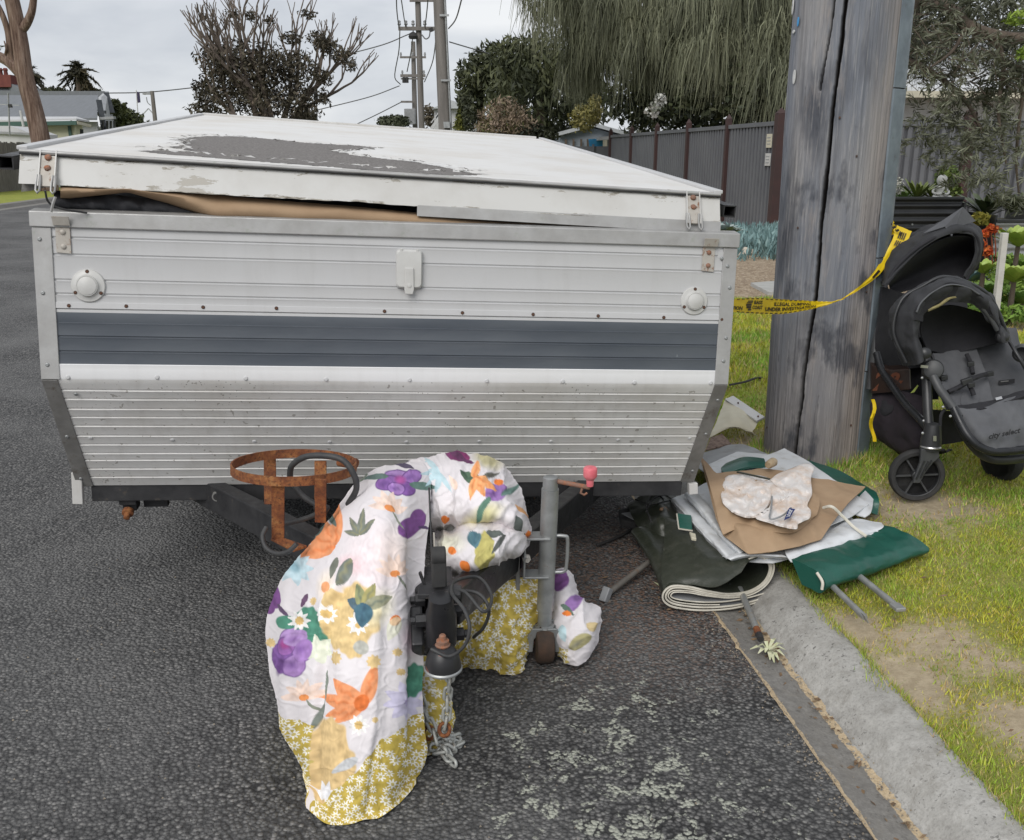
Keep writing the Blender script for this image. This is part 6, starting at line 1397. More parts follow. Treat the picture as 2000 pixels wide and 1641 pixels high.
ppatch('leg_rest', [[(1864, 796, 3.33), (1890, 800, 3.32), (1925, 796, 3.33), (1965, 780, 3.36), (2010, 768, 3.40), (2055, 762, 3.42)], [(1878, 815, 3.30), (1905, 822, 3.27), (1940, 818, 3.28), (1975, 806, 3.31), (2015, 796, 3.35), (2060, 790, 3.38)], [(1894, 845, 3.27), (1920, 852, 3.23), (1950, 852, 3.24), (1980, 846, 3.26), (2020, 836, 3.30), (2062, 826, 3.34)], [(1910, 868, 3.24), (1930, 875, 3.22), (1955, 878, 3.225), (1985, 876, 3.245), (2022, 866, 3.28), (2060, 855, 3.32)]], 60, 90, M['p_grey2'], .008, .010, 10, 9, ridge=.006)
ppatch('leg_rest_rim', [[(1862, 792, 3.335), (1892, 790, 3.35), (1935, 782, 3.37), (1980, 768, 3.40), (2040, 756, 3.44)], [(1864, 800, 3.325), (1892, 803, 3.312), (1930, 798, 3.322), (1975, 782, 3.352), (2040, 768, 3.40)]], 12, 60, M['p_black'], .012, .006, 12, 4, ridge=.003)
# harness
ptube([(1852, 766, 3.42), (1872, 757, 3.43), (1886, 748, 3.44)], .010, 'harness_strap', M['p_black'], n=6); ptube([(1895, 742, 3.45), (1915, 734, 3.48), (1932, 730, 3.52)], .010, 'harness_strap', M['p_black'], n=6)
ptube([(1888, 692, 3.57), (1896, 710, 3.54), (1900, 730, 3.50)], .009, 'harness_strap', M['p_black'], n=6); ptube([(1892, 750, 3.44), (1898, 762, 3.43), (1902, 772, 3.42)], .009, 'harness_strap', M['p_black'], n=6)
bk = MB().box(Y(1888, 745, 3.43), (.042, .016, .026), Matrix.Rotation(-.35, 3, 'Y')).build('buckle', M['p_plastic'], PG, bevel=.004)
for px, py, y_ in ((1896, 711, 3.525), (1897, 752, 3.42), (1844, 738, 3.46), (1934, 730, 3.505)): MB().box(Y(px, py, y_), (.026, .012, .020), Matrix.Rotation(-.2, 3, 'Y')).build('strap_slider', M['p_plastic'], PG, bevel=.003)
MB().box(Y(1966, 746, 3.535), (.062, .004, .018), Matrix.Rotation(-.12, 3, 'Y')).build('warning_label', M['p_black'], st_, bevel=.001)
MB().box(Y(1962, 745, 3.53), (.03, .003, .003), Matrix.Rotation(-.12, 3, 'Y')).build('label_print', M['silver'], st_)
ppatch('buckle_tag', [[(1944, 777, 3.37), (1956, 774, 3.375)], [(1946, 782, 3.36), (1958, 779, 3.365)]], 4, 4, M['silver'], .002, 0)
map_text('city select', lambda u, v: Y(1930+62*u, 857-13*u-14*v+4, 3.20+.02*u+.002)+Vector((0, -.004, 0)), 'lettering', M['p_black'], PG, .2)
# front hood
H_ = [[(1776, 706, 3.70), (1758, 645, 3.72), (1780, 595, 3.73), (1850, 566, 3.74), (1918, 592, 3.75), (1945, 640, 3.75), (1955, 668, 3.74)],
      [(1768, 712, 3.56), (1740, 645, 3.58), (1757, 585, 3.59), (1850, 546, 3.60), (1930, 580, 3.62), (1962, 640, 3.63), (1970, 668, 3.62)],
      [(1780, 714, 3.44), (1756, 650, 3.46), (1772, 588, 3.47), (1850, 543, 3.48), (1925, 574, 3.50), (1958, 634, 3.52), (1968, 668, 3.51)],
      [(1797, 710, 3.36), (1783, 650, 3.38), (1792, 598, 3.39), (1850, 553, 3.40), (1916, 578, 3.43), (1950, 630, 3.45), (1962, 670, 3.44)],
      [(1804, 696, 3.39), (1795, 646, 3.41), (1804, 612, 3.42), (1852, 590, 3.43), (1905, 598, 3.46), (1938, 634, 3.48), (1948, 664, 3.47)]]
hd = ppatch('front_hood', H_, 60, 130, M['p_hood'], .008, .010, 12, 13, ridge=.007)
ppatch('hood_visor', [[(1786, 625, 3.375), (1792, 597, 3.385), (1850, 551, 3.395), (1915, 576, 3.425), (1940, 615, 3.44)], [(1800, 628, 3.40), (1808, 608, 3.41), (1850, 582, 3.42), (1900, 590, 3.45), (1928, 620, 3.465)]], 14, 70, M['p_black'], .006, .006, 14, 15, hd, ridge=.004)
ptube([(1790, 610, 3.372), (1800, 590, 3.38), (1826, 568, 3.385), (1856, 556, 3.39), (1890, 562, 3.41), (1912, 575, 3.42)], .0035, 'hood_piping', M['p_grey2'], hd, 6)
ptube([(1770, 708, 3.43), (1745, 648, 3.455), (1760, 588, 3.47), (1800, 560, 3.475), (1850, 541, 3.48), (1926, 572, 3.50), (1960, 634, 3.515), (1970, 668, 3.51)], .007, 'hood_bow', M['p_plastic'], hd, 8, 60)
ppatch('mesh_panel', [[(1800, 612, 3.55), (1855, 596, 3.60), (1930, 615, 3.60)], [(1798, 650, 3.56), (1860, 650, 3.64), (1945, 640, 3.62)], [(1812, 684, 3.54), (1860, 690, 3.60), (1955, 668, 3.60)]], 24, 30, M['p_black'], .004, .004, 9, 2, hd)
MB().tube(curve([Y(1812, 606, 3.41), Y(1835, 596, 3.415), Y(1855, 582, 3.42), Y(1880, 578, 3.43)], 16), .006, 6).build('straw_litter', plain('dry_grass_litter', (.30, .26, .12), (.2, .17, .08), 60, .95), hd, smooth=60)
for px, py, y_ in ((1806, 690, 3.40), (1958, 658, 3.46)): MB().lathe(Y(px, py, y_), (-.2, -1, .2), [(.018, -.03), (.022, -.01), (.022, .010), (.014, .018), (.003, .02)], 16).build('hood_hinge', M['p_plastic'], hd, smooth=40)
ptube([(1918, 600, 3.46), (1935, 622, 3.46), (1948, 645, 3.46)], .009, 'hood_arm', M['p_grip'], hd)
# rear seat hood, higher and behind, with its black hollow and a turned-up visor
RH = [[(1728, 560, 3.98), (1745, 540, 4.02), (1800, 520, 4.06), (1860, 500, 4.08), (1900, 500, 4.08), (1905, 530, 4.06), (1882, 548, 4.05)],
      [(1722, 552, 3.90), (1732, 505, 3.94), (1780, 462, 3.98), (1850, 436, 4.00), (1905, 445, 4.02), (1916, 490, 4.01), (1885, 548, 4.0)],
      [(1726, 560, 3.80), (1752, 516, 3.82), (1800, 472, 3.84), (1860, 444, 3.86), (1906, 452, 3.90), (1914, 490, 3.91), (1888, 546, 3.92)],
      [(1735, 556, 3.78), (1765, 518, 3.80), (1806, 482, 3.82), (1858, 458, 3.84), (1898, 462, 3.88), (1905, 492, 3.89), (1884, 540, 3.90)]]
rh = ppatch('rear_hood', RH, 60, 120, M['p_hood'], .008, .010, 10, 23, ridge=.007)
ppatch('hood_lining', [[(1735, 556, 3.80), (1765, 520, 3.83), (1806, 486, 3.85), (1858, 462, 3.87), (1898, 466, 3.90), (1904, 494, 3.91)], [(1738, 560, 3.98), (1775, 540, 4.04), (1815, 520, 4.06), (1860, 500, 4.07), (1895, 500, 4.07), (1900, 515, 4.06)], [(1745, 575, 3.95), (1780, 565, 3.98), (1820, 555, 4.0), (1855, 548, 4.0), (1880, 545, 4.0), (1888, 540, 4.0)]], 24, 60, M['p_black'], .004, .004, 9, 5, rh)
ptube([(1728, 562, 3.785), (1752, 520, 3.80), (1800, 478, 3.82), (1858, 452, 3.84), (1900, 456, 3.88), (1911, 490, 3.90), (1888, 546, 3.91)], .008, 'hood_bow', M['p_black'], rh, 8, 60)
vz_ = [Y(1802, 458, 3.86), Y(1880, 405, 3.90), Y(1904, 432, 3.93), Y(1864, 446, 3.86), Y(1858, 462, 3.83), Y(1845, 444, 3.84)]
mb = MB(); mb.add([vz_[0], vz_[1], vz_[3], vz_[4], vz_[5]], [(0, 1, 4), (1, 2, 4), (2, 3, 4)]); mb.add([vz_[1], vz_[2], vz_[3]], [(0, 1, 2)])
o = mb.build('turned_up_visor', M['p_grey2'], rh, fixn=False); sd2 = o.modifiers.new('shell', 'SOLIDIFY'); sd2.thickness = .004
ppatch('rear_seat_back', [[(1722, 560, 3.90), (1790, 575, 3.98), (1890, 548, 4.02)], [(1716, 640, 3.86), (1780, 640, 3.94), (1890, 620, 4.0)], [(1708, 720, 3.84), (1780, 720, 3.9), (1880, 700, 3.98)]], 24, 24, M['p_black'], .01, .008, 9, 8)
ppatch('side_wing', [[(1742, 650, 3.56), (1762, 612, 3.55), (1770, 640, 3.52)], [(1752, 680, 3.53), (1770, 660, 3.50), (1782, 690, 3.47)], [(1772, 712, 3.48), (1780, 706, 3.46), (1796, 712, 3.40)]], 20, 20, M['p_grey2'], .006, .006, 12, 18, hd, ridge=.004)
# basket
bs_ = ppatch('basket', [[(1702, 752, 3.84), (1740, 760, 3.74), (1780, 768, 3.62), (1806, 775, 3.55)], [(1702, 790, 3.80), (1742, 800, 3.68), (1785, 808, 3.55), (1812, 808, 3.50)], [(1706, 830, 3.78), (1742, 848, 3.66), (1785, 855, 3.53), (1815, 850, 3.48)], [(1712, 850, 3.80), (1745, 876, 3.70), (1785, 888, 3.58), (1835, 880, 3.56)], [(1720, 856, 3.9), (1755, 880, 3.85), (1800, 890, 3.8), (1860, 878, 3.78)]], 50, 50, M['p_plum'], .006, .010, 9, 28, ridge=.004)
ppatch('mesh_pocket', [[(1706, 775, 3.80), (1725, 782, 3.74), (1745, 780, 3.70)], [(1708, 800, 3.78), (1726, 808, 3.71), (1744, 800, 3.67)], [(1714, 812, 3.78), (1726, 818, 3.72), (1738, 812, 3.69)]], 14, 14, M['p_black'], .005, .003, 14, 6, bs_)
ppatch('basket_floor', [[(1812, 800, 3.55), (1900, 805, 3.62), (1990, 800, 3.75)], [(1815, 872, 3.60), (1880, 862, 3.66), (1960, 840, 3.78)]], 10, 20, M['p_black'], .006, .006, 8, 3, bs_)
ppatch('rear_shade', [[(1716, 690, 3.95), (1800, 680, 3.98), (1830, 680, 3.9)], [(1708, 770, 3.92), (1790, 780, 3.9), (1830, 780, 3.8)]], 8, 12, M['p_black'], .006, .005, 8, 4)
# bottle with a faded orange-brown label sitting in the basket
o = MB().prism([Y(1702, 712, 3.80), Y(1740, 722, 3.72), Y(1778, 720, 3.66), Y(1780, 762, 3.64), Y(1740, 766, 3.70), Y(1702, 770, 3.79)], (.02, .08, 0)).build('printed_bag', plain('dark_printed_plastic', (.020, .012, .010), (.035, .018, .012), 20, .4), None, org=tuple(Y(1740, 768, 3.7)), bevel=.006)
tag(o, 'dark printed bag with faded orange lettering in the pram basket', 'bag'); M['orangeprint'] = plain('faded_orange_print', (.16, .055, .022), (.10, .03, .02), 60, .6)
map_text('2&', lambda u, v: Y(1704+60*u, 764-38*v, 3.786-.115*u-.006), 'lettering', M['orangeprint'], o, .25)
ppatch('green_leaf', [[(1778, 768, 3.60), (1786, 766, 3.59)], [(1792, 752, 3.58), (1794, 754, 3.58)]], 4, 4, plain('lime_plastic', (.42, .50, .12), (.36, .44, .10), 30, .5), .002, 0)
# cup holder at the right
MB().lathe(Y(1996, 690, 3.50), (-.5, -.85, .1), [(.030, -.06), (.034, -.05), (.034, .02), (.026, .03), (.024, -.03)], 24).build('bumper_socket', M['p_grip'], PG, smooth=40)
ptube([(1972, 668, 3.5), (1985, 690, 3.46), (2000, 715, 3.44), (2010, 735, 3.46)], .007, 'bumper_loop', M['p_plastic'], PG, 8)
# ---------------------------------------------------------------- vegetation helpers
def leafcloud(pts, size, wd, pal, droop=0.0, dirs=None, clump=1.5):
    """rhombus leaves at pts (n,3) -> V,F,C"""
    P = np.asarray(pts, float); n = len(P)
    d = rng.normal(size=(n, 3)) if dirs is None else np.asarray(dirs, float)
    d[:, 2] -= droop; d /= np.linalg.norm(d, axis=1, keepdims=True)
    a = np.cross(d, rng.normal(size=(n, 3))); a /= np.maximum(np.linalg.norm(a, axis=1, keepdims=True), 1e-6)
    L = (size*rng.uniform(.6, 1.3, n))[:, None]; W_ = (wd*rng.uniform(.7, 1.2, n))[:, None]
    V = np.stack([P-d*L/2, P+a*W_/2, P+d*L/2, P-a*W_/2], 1).reshape(-1, 3)
    k = np.array([nz(p[0]*clump, p[1]*clump, p[2]*clump) for p in P])*.9+rng.normal(0, .25, n)
    pal = np.array(pal); t_ = np.clip((k+.7)/1.4, 0, .999)*(len(pal)-1); i = t_.astype(int); f = (t_-i)[:, None]
    C = pal[i]*(1-f)+pal[np.minimum(i+1, len(pal)-1)]*f; C *= rng.uniform(.75, 1.25, n)[:, None]
    return V, np.arange(4*n).reshape(-1, 4), np.repeat(C, 4, 0)
def blobpts(blobs, n, hollow=.35, jag=.25):
    """blobs: (px,py,Y,rx,ry[,depth m]) in photo pixels -> n world points"""
    w_ = np.array([b[3]*b[4] for b in blobs], float); w_ /= w_.sum(); out = []
    for b, k in zip(blobs, rng.multinomial(n, w_)):
        c = Y(b[0], b[1], b[2]); s_ = b[2]/FPX; rx, rz = b[3]*s_, b[4]*s_; ry = b[5] if len(b) > 5 else rx*.8
        u = rng.normal(size=(k, 3)); u /= np.linalg.norm(u, axis=1, keepdims=True); r_ = (hollow+(1-hollow)*rng.random(k)**.5)[:, None]
        sc = np.array([1+jag*1.6*nz(v[0]*2.2+b[0], v[1]*2.2, v[2]*2.2+b[1]) for v in u])[:, None]
        out.append(np.array(c)+u*r_*sc*np.array([rx, ry, rz]))
    return np.concatenate(out)
M['bark'] = plain('grey_brown_bark', (.13, .10, .075), (.075, .058, .045), 6, .9, bs=.6, bscale=20, bd=.02, stretch=(3, 3, .5))
def limb(mb, P, r0, r1, n=7, k=None):
    k = k or max(6, 4*len(P)); C = curve(P, k); mb.tube(C, [r0+(r1-r0)*i/(k-1) for i in range(k)], n); return C
def tree(name, base, label, cat, blobs, n, size, wd, pal, limbs=(), bark=None, group=None, droop=0, hollow=.35, clump=1.0, extra=None, jag=.25):
    root = thing(name, base, label, cat, group)
    if limbs:
        mb = MB()
        for P, r0, r1 in limbs: limb(mb, P, r0, r1)
        mb.build('trunk', bark or M['bark'], root, smooth=60)
    pts = blobpts(blobs, n, hollow, jag)
    if extra is not None: pts = np.concatenate([pts, extra])
    V, F, C = leafcloud(pts, size, wd, pal, droop, clump=clump)
    o = mesh_np('crown', V, F, M['leaf'], root, attrs={'tint': C}); return root
OLIVE = [(.018, .022, .012), (.040, .046, .024), (.075, .080, .040)]
SHEOAK = [(.05, .054, .034), (.10, .108, .066), (.16, .168, .105), (.21, .215, .14)]
# ---------------------------------------------------------------- right-hand colorbond fence
t = NT('slate_colour_steel'); M['slate'] = t.fin(t.ramp(t.noise(1.5, 4), [(.3, (.11, .114, .126)), (.7, (.135, .14, .15))]), .45, .1, None, .4)
M['postred'] = plain('dark_red_brown_post', (.045, .019, .017), (.032, .016, .015), 5, .6)
FZ = .15; S0, T0_ = 14.95, 6.27
def ribpanel(root, a, b, z0, z1, out, pitch=.30, name='fence_panel'):
    a, b = Vector(a), Vector(b); L = (b-a).length; d = (b-a)/L; out = Vector(out); prof = []; x = 0.0; p_ = pitch/2
    while x < L-.001:
        for f, o in ((0, 0), (.50, 0), (.54, -.055), (.94, -.055), (.98, 0)): 
            if x+p_*f <= L: prof.append((x+p_*f, o))
        x += p_
    rows = [[a+d*x+out*o+Vector((0, 0, z)) for x, o in prof] for z in (z0, z1)]
    MB().grid(rows).build(name, M['slate'], root, fixn=False)
    for z in (z1-.02, z0+.03): MB().bar(a+Vector((0, 0, z)), b+Vector((0, 0, z)), .05, .07).build('rail', M['slate'], root, bevel=.004)
def fpost(root, p, z0, z1, w_=.10):
    MB().box(Vector((p.x, p.y, (z0+z1)/2)), (w_, w_, z1-z0), Matrix.Rotation(.127, 3, 'Z')).build('post', M['postred'], root, bevel=.004)
    c = Vector((p.x, p.y, z1)); h = w_*.52; MB().add([c+Vector((-h, -h, 0)), c+Vector((h, -h, 0)), c+Vector((h, h, 0)), c+Vector((-h, h, 0)), c+Vector((0, 0, .09))], [(0, 1, 4), (1, 2, 4), (2, 3, 4), (3, 0, 4), (3, 2, 1, 0)]).build('post_cap', M['postred'], root)
FR = thing('steel_fence', RF(S0, T0_, FZ), 'slate grey ribbed steel fence with red brown posts running along the street', 'fence')
for n_ in range(5):
    a = RF(S0+2.4*n_+.06, T0_, 0); b = RF(S0+2.4*(n_+1)-.06, T0_, 0); ribpanel(FR, a, b, FZ, FZ+1.80, -TX)
for n_ in range(6): fpost(FR, RF(S0+2.4*n_, T0_, 0), FZ, FZ+1.93, .15 if n_ == 0 else .10)
sg = RF(S0+.42, T0_-.05, 0)
for z_, h_, w_ in ((1.78, .22, .22), (1.48, .20, .22)):
    o = MB().bar(RF(S0+.27, T0_-.012, z_-.12), RF(S0+.27+w_, T0_-.012, z_-.12), .012, h_).build('fence_sign', M['plastic_white'] if z_ < 1.6 else M['v_cream'], FR, bevel=.002)
    for k in range(3): MB().bar(RF(S0+.31, T0_-.020, z_-.07-.05*k), RF(S0+.45, T0_-.020, z_-.07-.05*k), .003, .014).build('sign_line', M['v_grey'], o)
FB = thing('steel_fence', RF(S0, T0_+.2, FZ), 'dark ribbed steel fence facing the street behind the raised garden bed', 'fence')
tp_ = toRF(G(1892, 459, .15))[1]
ribpanel(FB, RF(S0+.02, T0_+.12, 0), RF(S0+.02, tp_-.06, 0), FZ, FZ+1.80, -UX); ribpanel(FB, RF(S0+.02, tp_+.06, 0), RF(S0+.02, tp_+5.5, 0), FZ, FZ+1.78, -UX)
fpost(FB, RF(S0, tp_, 0), FZ, FZ+1.95, .15)
# far fence, shed and porch beyond the trailer roof
FF = thing('far_fence', Y(1150, 330, 29), 'dark slate fence far beyond the trailer roof in front of a pale shed', 'fence')
for x0, x1 in ((1040, 1098), (1100, 1158), (1160, 1216)): MB().prism([Y(x0, 286, 29), Y(x1, 286, 29), Vector((Y(x1, 286, 29).x, 29, .1)), Vector((Y(x0, 286, 29).x, 29, .1))], (0, .06, 0)).build('fence_panel', M['slate'], FF)
for x in (1099, 1159): MB().prism([Y(x-2, 282, 28.9), Y(x+2, 282, 28.9), Vector((Y(x+2, 282, 28.9).x, 28.9, .1)), Vector((Y(x-2, 282, 28.9).x, 28.9, .1))], (0, .1, 0)).build('post', M['slate'], FF)
SH = thing('garden_shed', Y(1150, 345, 33), 'pale blue grey gabled shed with a blue tarpaulin beyond the far fence', 'shed')
M['shedw'] = plain('pale_blue_weatherboard', (.30, .34, .38), (.25, .285, .32), 3, .8, stretch=(1, 1, 9)); M['tin'] = plain('pale_tin_roof', (.45, .47, .48), (.38, .40, .41), 3, .5); M['bluetarp'] = plain('blue_tarp', (.03, .22, .45), (.04, .28, .52), 4, .5)
g0, g1, g2, g3, g4 = [Y(x, y, 33) for x, y in ((1090, 268), (1158, 250), (1216, 266), (1216, 330), (1090, 330))]
MB().prism([g0, g1, g2, g3, g4], (0, 4, 0)).build('wall', M['shedw'], SH)
for a, b in ((g0, g1), (g1, g2)): MB().prism([a+Vector((0, -.3, .04)), b+Vector((0, -.3, .04)), b+Vector((0, -.3, .16)), a+Vector((0, -.3, .16))], (0, 5.6, 0)).build('roof', M['tin'], SH)
for x in (1103, 1118, 1133, 1146): MB().prism([Y(x, 272, 32.9), Y(x+4, 272, 32.9), Y(x+4, 300, 32.9), Y(x, 300, 32.9)], (0, -.05, 0)).build('batten', M['bark'], SH)
o = MB().prism([Y(1150, 272, 32.3), Y(1180, 270, 32.3), Y(1182, 288, 32.3), Y(1152, 287, 32.3)], (0, .2, 0)).build('blue_tarpaulin', M['bluetarp'], None, org=tuple(Y(1165, 288, 32.3))); tag(o, 'bright blue tarpaulin hung on the pale shed', 'tarpaulin')
PO = thing('white_porch', Y(1195, 335, 31), 'small white porch roof between shed and steel fence', 'porch')
MB().prism([Y(1172, 268, 31), Y(1216, 262, 31), Y(1216, 270, 31), Y(1172, 274, 31)], (0, 3, 0)).build('roof', M['white'], PO)
for x in (1178, 1192, 1206): MB().prism([Y(x, 274, 31), Y(x+8, 273, 31), Y(x+8, 310, 31), Y(x, 310, 31)], (0, .1, 0)).build('post', M['v_cream'], PO)
# white house glimpsed through the leaves at the right
WH = thing('white_house', RF(21, 10, .1), 'white house glimpsed behind the fence through the banksia leaves', 'house')
MB().prism([RF(21, 10.6, .1), RF(21, 21, .1), RF(21, 21, 2.75), RF(21, 10.6, 2.75)], UX*6).build('wall', M['white'], WH)
MB().prism([RF(20.4, 10.2, 2.75), RF(20.4, 21.5, 2.75), RF(24, 21.5, 4.2), RF(24, 10.2, 4.2)], (0, 0, .12)).build('roof', plain('white_tin_roof', (.66, .68, .70), (.58, .60, .62), 3, .5), WH)
for a in (11.8, 13.6, 16.0):
    wd_ = MB().prism([RF(20.97, a, 1.0), RF(20.97, a+1.2, 1.0), RF(20.97, a+1.2, 2.2), RF(20.97, a, 2.2)], -UX*.03).build('window', plain('dark_window', (.03, .035, .04), (.05, .055, .06), 3, .15), WH); MB().bar(RF(20.93, a+.6, 1.0), RF(20.93, a+.6, 2.2), .05, .05).build('mullion', M['white'], wd_)
MB().bar(RF(20.3, 10.2, 2.72), RF(20.3, 21.5, 2.72), .12, .14).build('gutter', M['v_cream'], WH)

# ---------------------------------------------------------------- garden
M['corr'] = plain('charcoal_corrugated_steel', (.022, .023, .025), (.034, .035, .037), 4, .38)
def corr_bed(name, label, x0, x1, ytop, Yd, z0, back=1.2, mat=None):
    a, b = Y(x0, ytop, Yd), Y(x1, ytop, Yd+.05); root = thing(name, Vector((a.x, a.y, z0)), label, 'raised bed', 'corrugated raised garden beds'); rows = []
    n = int((a.z-z0)/.076*10)
    for i in range(n+1):
        z = z0+(a.z-z0)*i/n; o = .012*math.sin(i/10*2*math.pi); rows.append([Vector((a.x, a.y-o, z)), Vector((b.x, b.y-o, z))])
    MB().grid(rows).build('corrugated_wall', mat or M['corr'], root, smooth=50, fixn=False)
    MB().bar(Vector((a.x, a.y-.01, a.z+.012)), Vector((b.x, b.y-.01, a.z+.012)), .03, .03).build('cap_rail', M['corr'], root, bevel=.006)
    for k in range(3):
        p = Vector((a.x, a.y-.016, 0)).lerp(Vector((b.x, b.y-.016, 0)), (k+.5)/3)
        for zz in (.25, .7): MB().lathe(Vector((p.x, p.y, z0+(a.z-z0)*zz)), (0, -1, 0), [(.012, 0), (.008, .008)], 8).build('bolt', M['galv'], root)
    MB().prism([Vector((a.x, a.y+.02, a.z-.06)), Vector((b.x, b.y+.02, a.z-.06)), Vector((b.x, b.y+back, a.z-.06)), Vector((a.x, a.y+back, a.z-.06))], (0, 0, .02)).build('soil', M['soil'], root)
    for xx in (a.x, b.x): MB().bar(Vector((xx, a.y, z0+.4)), Vector((xx, a.y+back, z0+.4)), .02, (a.z-z0)*.98).build('side_wall', M['corr'], root)
    return root
corr_bed('raised_bed', 'charcoal corrugated raised bed behind the pram, left of the flowers', 1690, 1882, 390, 9.8, .15)
corr_bed('raised_bed', 'lower grey corrugated bed at the right edge behind the white stake', 1945, 2080, 434, 9.3, .15, mat=M['v_grey'])
def rosette(name, p, n, ln, wd, col, label, group, up=.5, cat='succulent', bend=.4, mat=None):
    root = thing(name, p, label, cat, group); mb = MB(); p = Vector(p)
    for k in range(n):
        a = k*2.399; e = up*(1-.55*k/n)+random.uniform(-.08, .08); l = ln*random.uniform(.75, 1.1)*(.6+.4*k/n); d = Vector((math.cos(a)*math.cos(e), math.sin(a)*math.cos(e), math.sin(e))); s_ = Vector((-math.sin(a), math.cos(a), 0)); rows = []
        for f, w_ in ((0, .35), (.35, .8), (.65, 1), (.88, .65), (1, .06)):
            c = p+d*l*f+Vector((0, 0, -bend*l*f*f*.5)); rows.append([c-s_*wd*w_*.5, c+Vector((0, 0, -wd*.12*w_)), c+s_*wd*w_*.5])
        mb.grid(rows)
    mb.build('leaves', mat or plain(name+'_leaf', col, tuple(x*.65 for x in col), 12, .45), root, smooth=80, fixn=False); return root
GREEN1, GREEN2 = (.20, .28, .055), (.10, .19, .045)
m1 = plain('lime_succulent_leaf', (.36, .45, .09), (.22, .32, .06), 9, .45); m2 = plain('deep_green_leaf', (.13, .24, .05), (.20, .31, .07), 9, .5); m3 = plain('yellow_green_strap', (.19, .23, .05), (.09, .13, .03), 8, .5); m4 = plain('dark_strap_leaf', (.035, .055, .022), (.075, .095, .035), 8, .45)
for k, (px, py, y_, s_, mt, lb_) in enumerate(((1988, 482, 7.6, .30, m1, 'large lime succulent rosette right of the white stake, highest of the group'), (1920, 535, 7.3, .20, m1, 'lime succulent rosette left of the white stake'), (1980, 552, 7.2, .27, m1, 'wide lime succulent rosette at the foot of the white stake'), (1922, 575, 7.6, .2, m2, 'small green succulent low beside the front hood of the pram'), (1995, 595, 7.4, .22, m2, 'green leafy succulent at the right edge near the ground'), (1990, 530, 8.2, .25, m1, 'middle lime succulent rosette at the right edge'), (1960, 520, 8.4, .22, m2, 'deep green rosette tucked behind the white stake'))):
    p_ = Y(px, py, y_); rt_ = rosette('succulent', p_, 34, s_, s_*.30, GREEN1, lb_, 'succulents in the garden border', 1.15, bend=.25, mat=mt)
    MB().cyl(Vector((p_.x+.03, p_.y+.05, .12)), p_+Vector((0, 0, .02)), .028, .018, 8).build('stem', M['bark'], rt_, smooth=60)
# leafy ground between them
V, F, C = leafcloud(blobpts([(1950, 575, 7.8, 60, 30, .4), (1975, 610, 7.2, 40, 16, .3), (1910, 600, 7.4, 40, 14, .3), (1985, 540, 8.1, 40, 40, .4)], 2600), .06, .035, [(.09, .17, .03), (.17, .28, .05), (.27, .37, .07)], clump=4)
o = mesh_np('ground_cover', V, F, M['leaf'], attrs={'tint': C}); stuff(o)['label'] = 'small leafy green ground cover around the succulents'
rosette('blue_agave', Y(1893, 556, 8.6), 26, .36, .075, (.13, .22, .22), 'blue green agave with pointed leaves behind the pram hoods', None, .95, 'agave', .2, mat=plain('blue_green_leaf', (.16, .26, .25), (.11, .19, .19), 8, .5))
for k, (px, py, l, lb_, mt) in enumerate(((1790, 392, .42, 'yellow green strap leaved clump in the raised bed, left one', m3), (1822, 395, .30, 'small strap leaved clump beside the garden statue', m3), (1762, 398, .28, 'short strap leaved clump at the left of the raised bed', m2))):
    rosette('strap_plant', Y(px, py, 10.1), 34, l, .035, GREEN2, lb_, 'strap leaved plants in the raised bed', 1.25, 'plant', .35, mat=mt)
for k, (px, py, y_, l, lb_) in enumerate(((1925, 425, 9.9, .55, 'dark broad strap plant behind the orange flowers'), (1975, 415, 9.7, .45, 'dark strap plant over the grey corrugated bed'), (1998, 420, 10.4, .5, 'dark strap plant at the right edge by the fence'))):
    rosette('dark_strap_plant', Y(px, py, y_), 34, l, .060, GREEN2, lb_, 'dark strap leaved plants', 1.15, 'plant', .5, mat=m4)
tree('leafy_shrub', Y(1830, 388, 10.4), 'light green shrub growing in the raised bed beside the statue', 'shrub', [(1850, 346, 10.6, 20, 22, .2), (1862, 372, 10.6, 14, 14, .15)], 420, .075, .04, [(.05, .09, .02), (.13, .18, .04), (.20, .25, .06)], clump=5)
tree('yellow_flower_clump', Y(1905, 430, 9.6), 'small yellowish flowering plant left of the orange flowers', 'plant', [(1915, 428, 9.5, 12, 12, .15)], 160, .07, .04, [(.22, .20, .04), (.38, .33, .06), (.12, .16, .04)], clump=8)
tree('white_flowering_herb', Y(1748, 388, 10.2), 'white flowering herb at the left end of the raised bed', 'plant', [(1748, 364, 10.1, 9, 18, .2)], 260, .03, .025, [(.10, .13, .05), (.45, .45, .40), (.6, .58, .52)], clump=30)
FLW = thing('orange_flower_spike', Y(1935, 520, 8.4), 'orange red flower heads on red stems above the succulents', 'flower')
mb = MB(); V = []
for px, py, tx, ty in ((1925, 455, 1930, 520), (1935, 448, 1938, 520), (1942, 452, 1944, 520), (1918, 470, 1926, 530)): mb.tube([Y(tx, ty, 8.3), Y((px+tx)/2+2, (py+ty)/2, 8.3), Y(px, py, 8.3)], .006, 6)
mb.build('stems', plain('red_stem', (.25, .05, .03), (.3, .1, .04), 20, .6), FLW, smooth=60)
V, F, C = leafcloud(blobpts([(1922, 457, 8.3, 9, 7, .05), (1936, 447, 8.3, 10, 8, .05), (1946, 450, 8.3, 6, 6, .05), (1920, 476, 8.3, 6, 6, .04), (1928, 492, 8.3, 10, 10, .05)], 330), .038, .022, [(.35, .04, .02), (.62, .11, .03), (.70, .22, .05)], clump=30)
mesh_np('petals', V, F, M['leaf'], FLW, attrs={'tint': C})
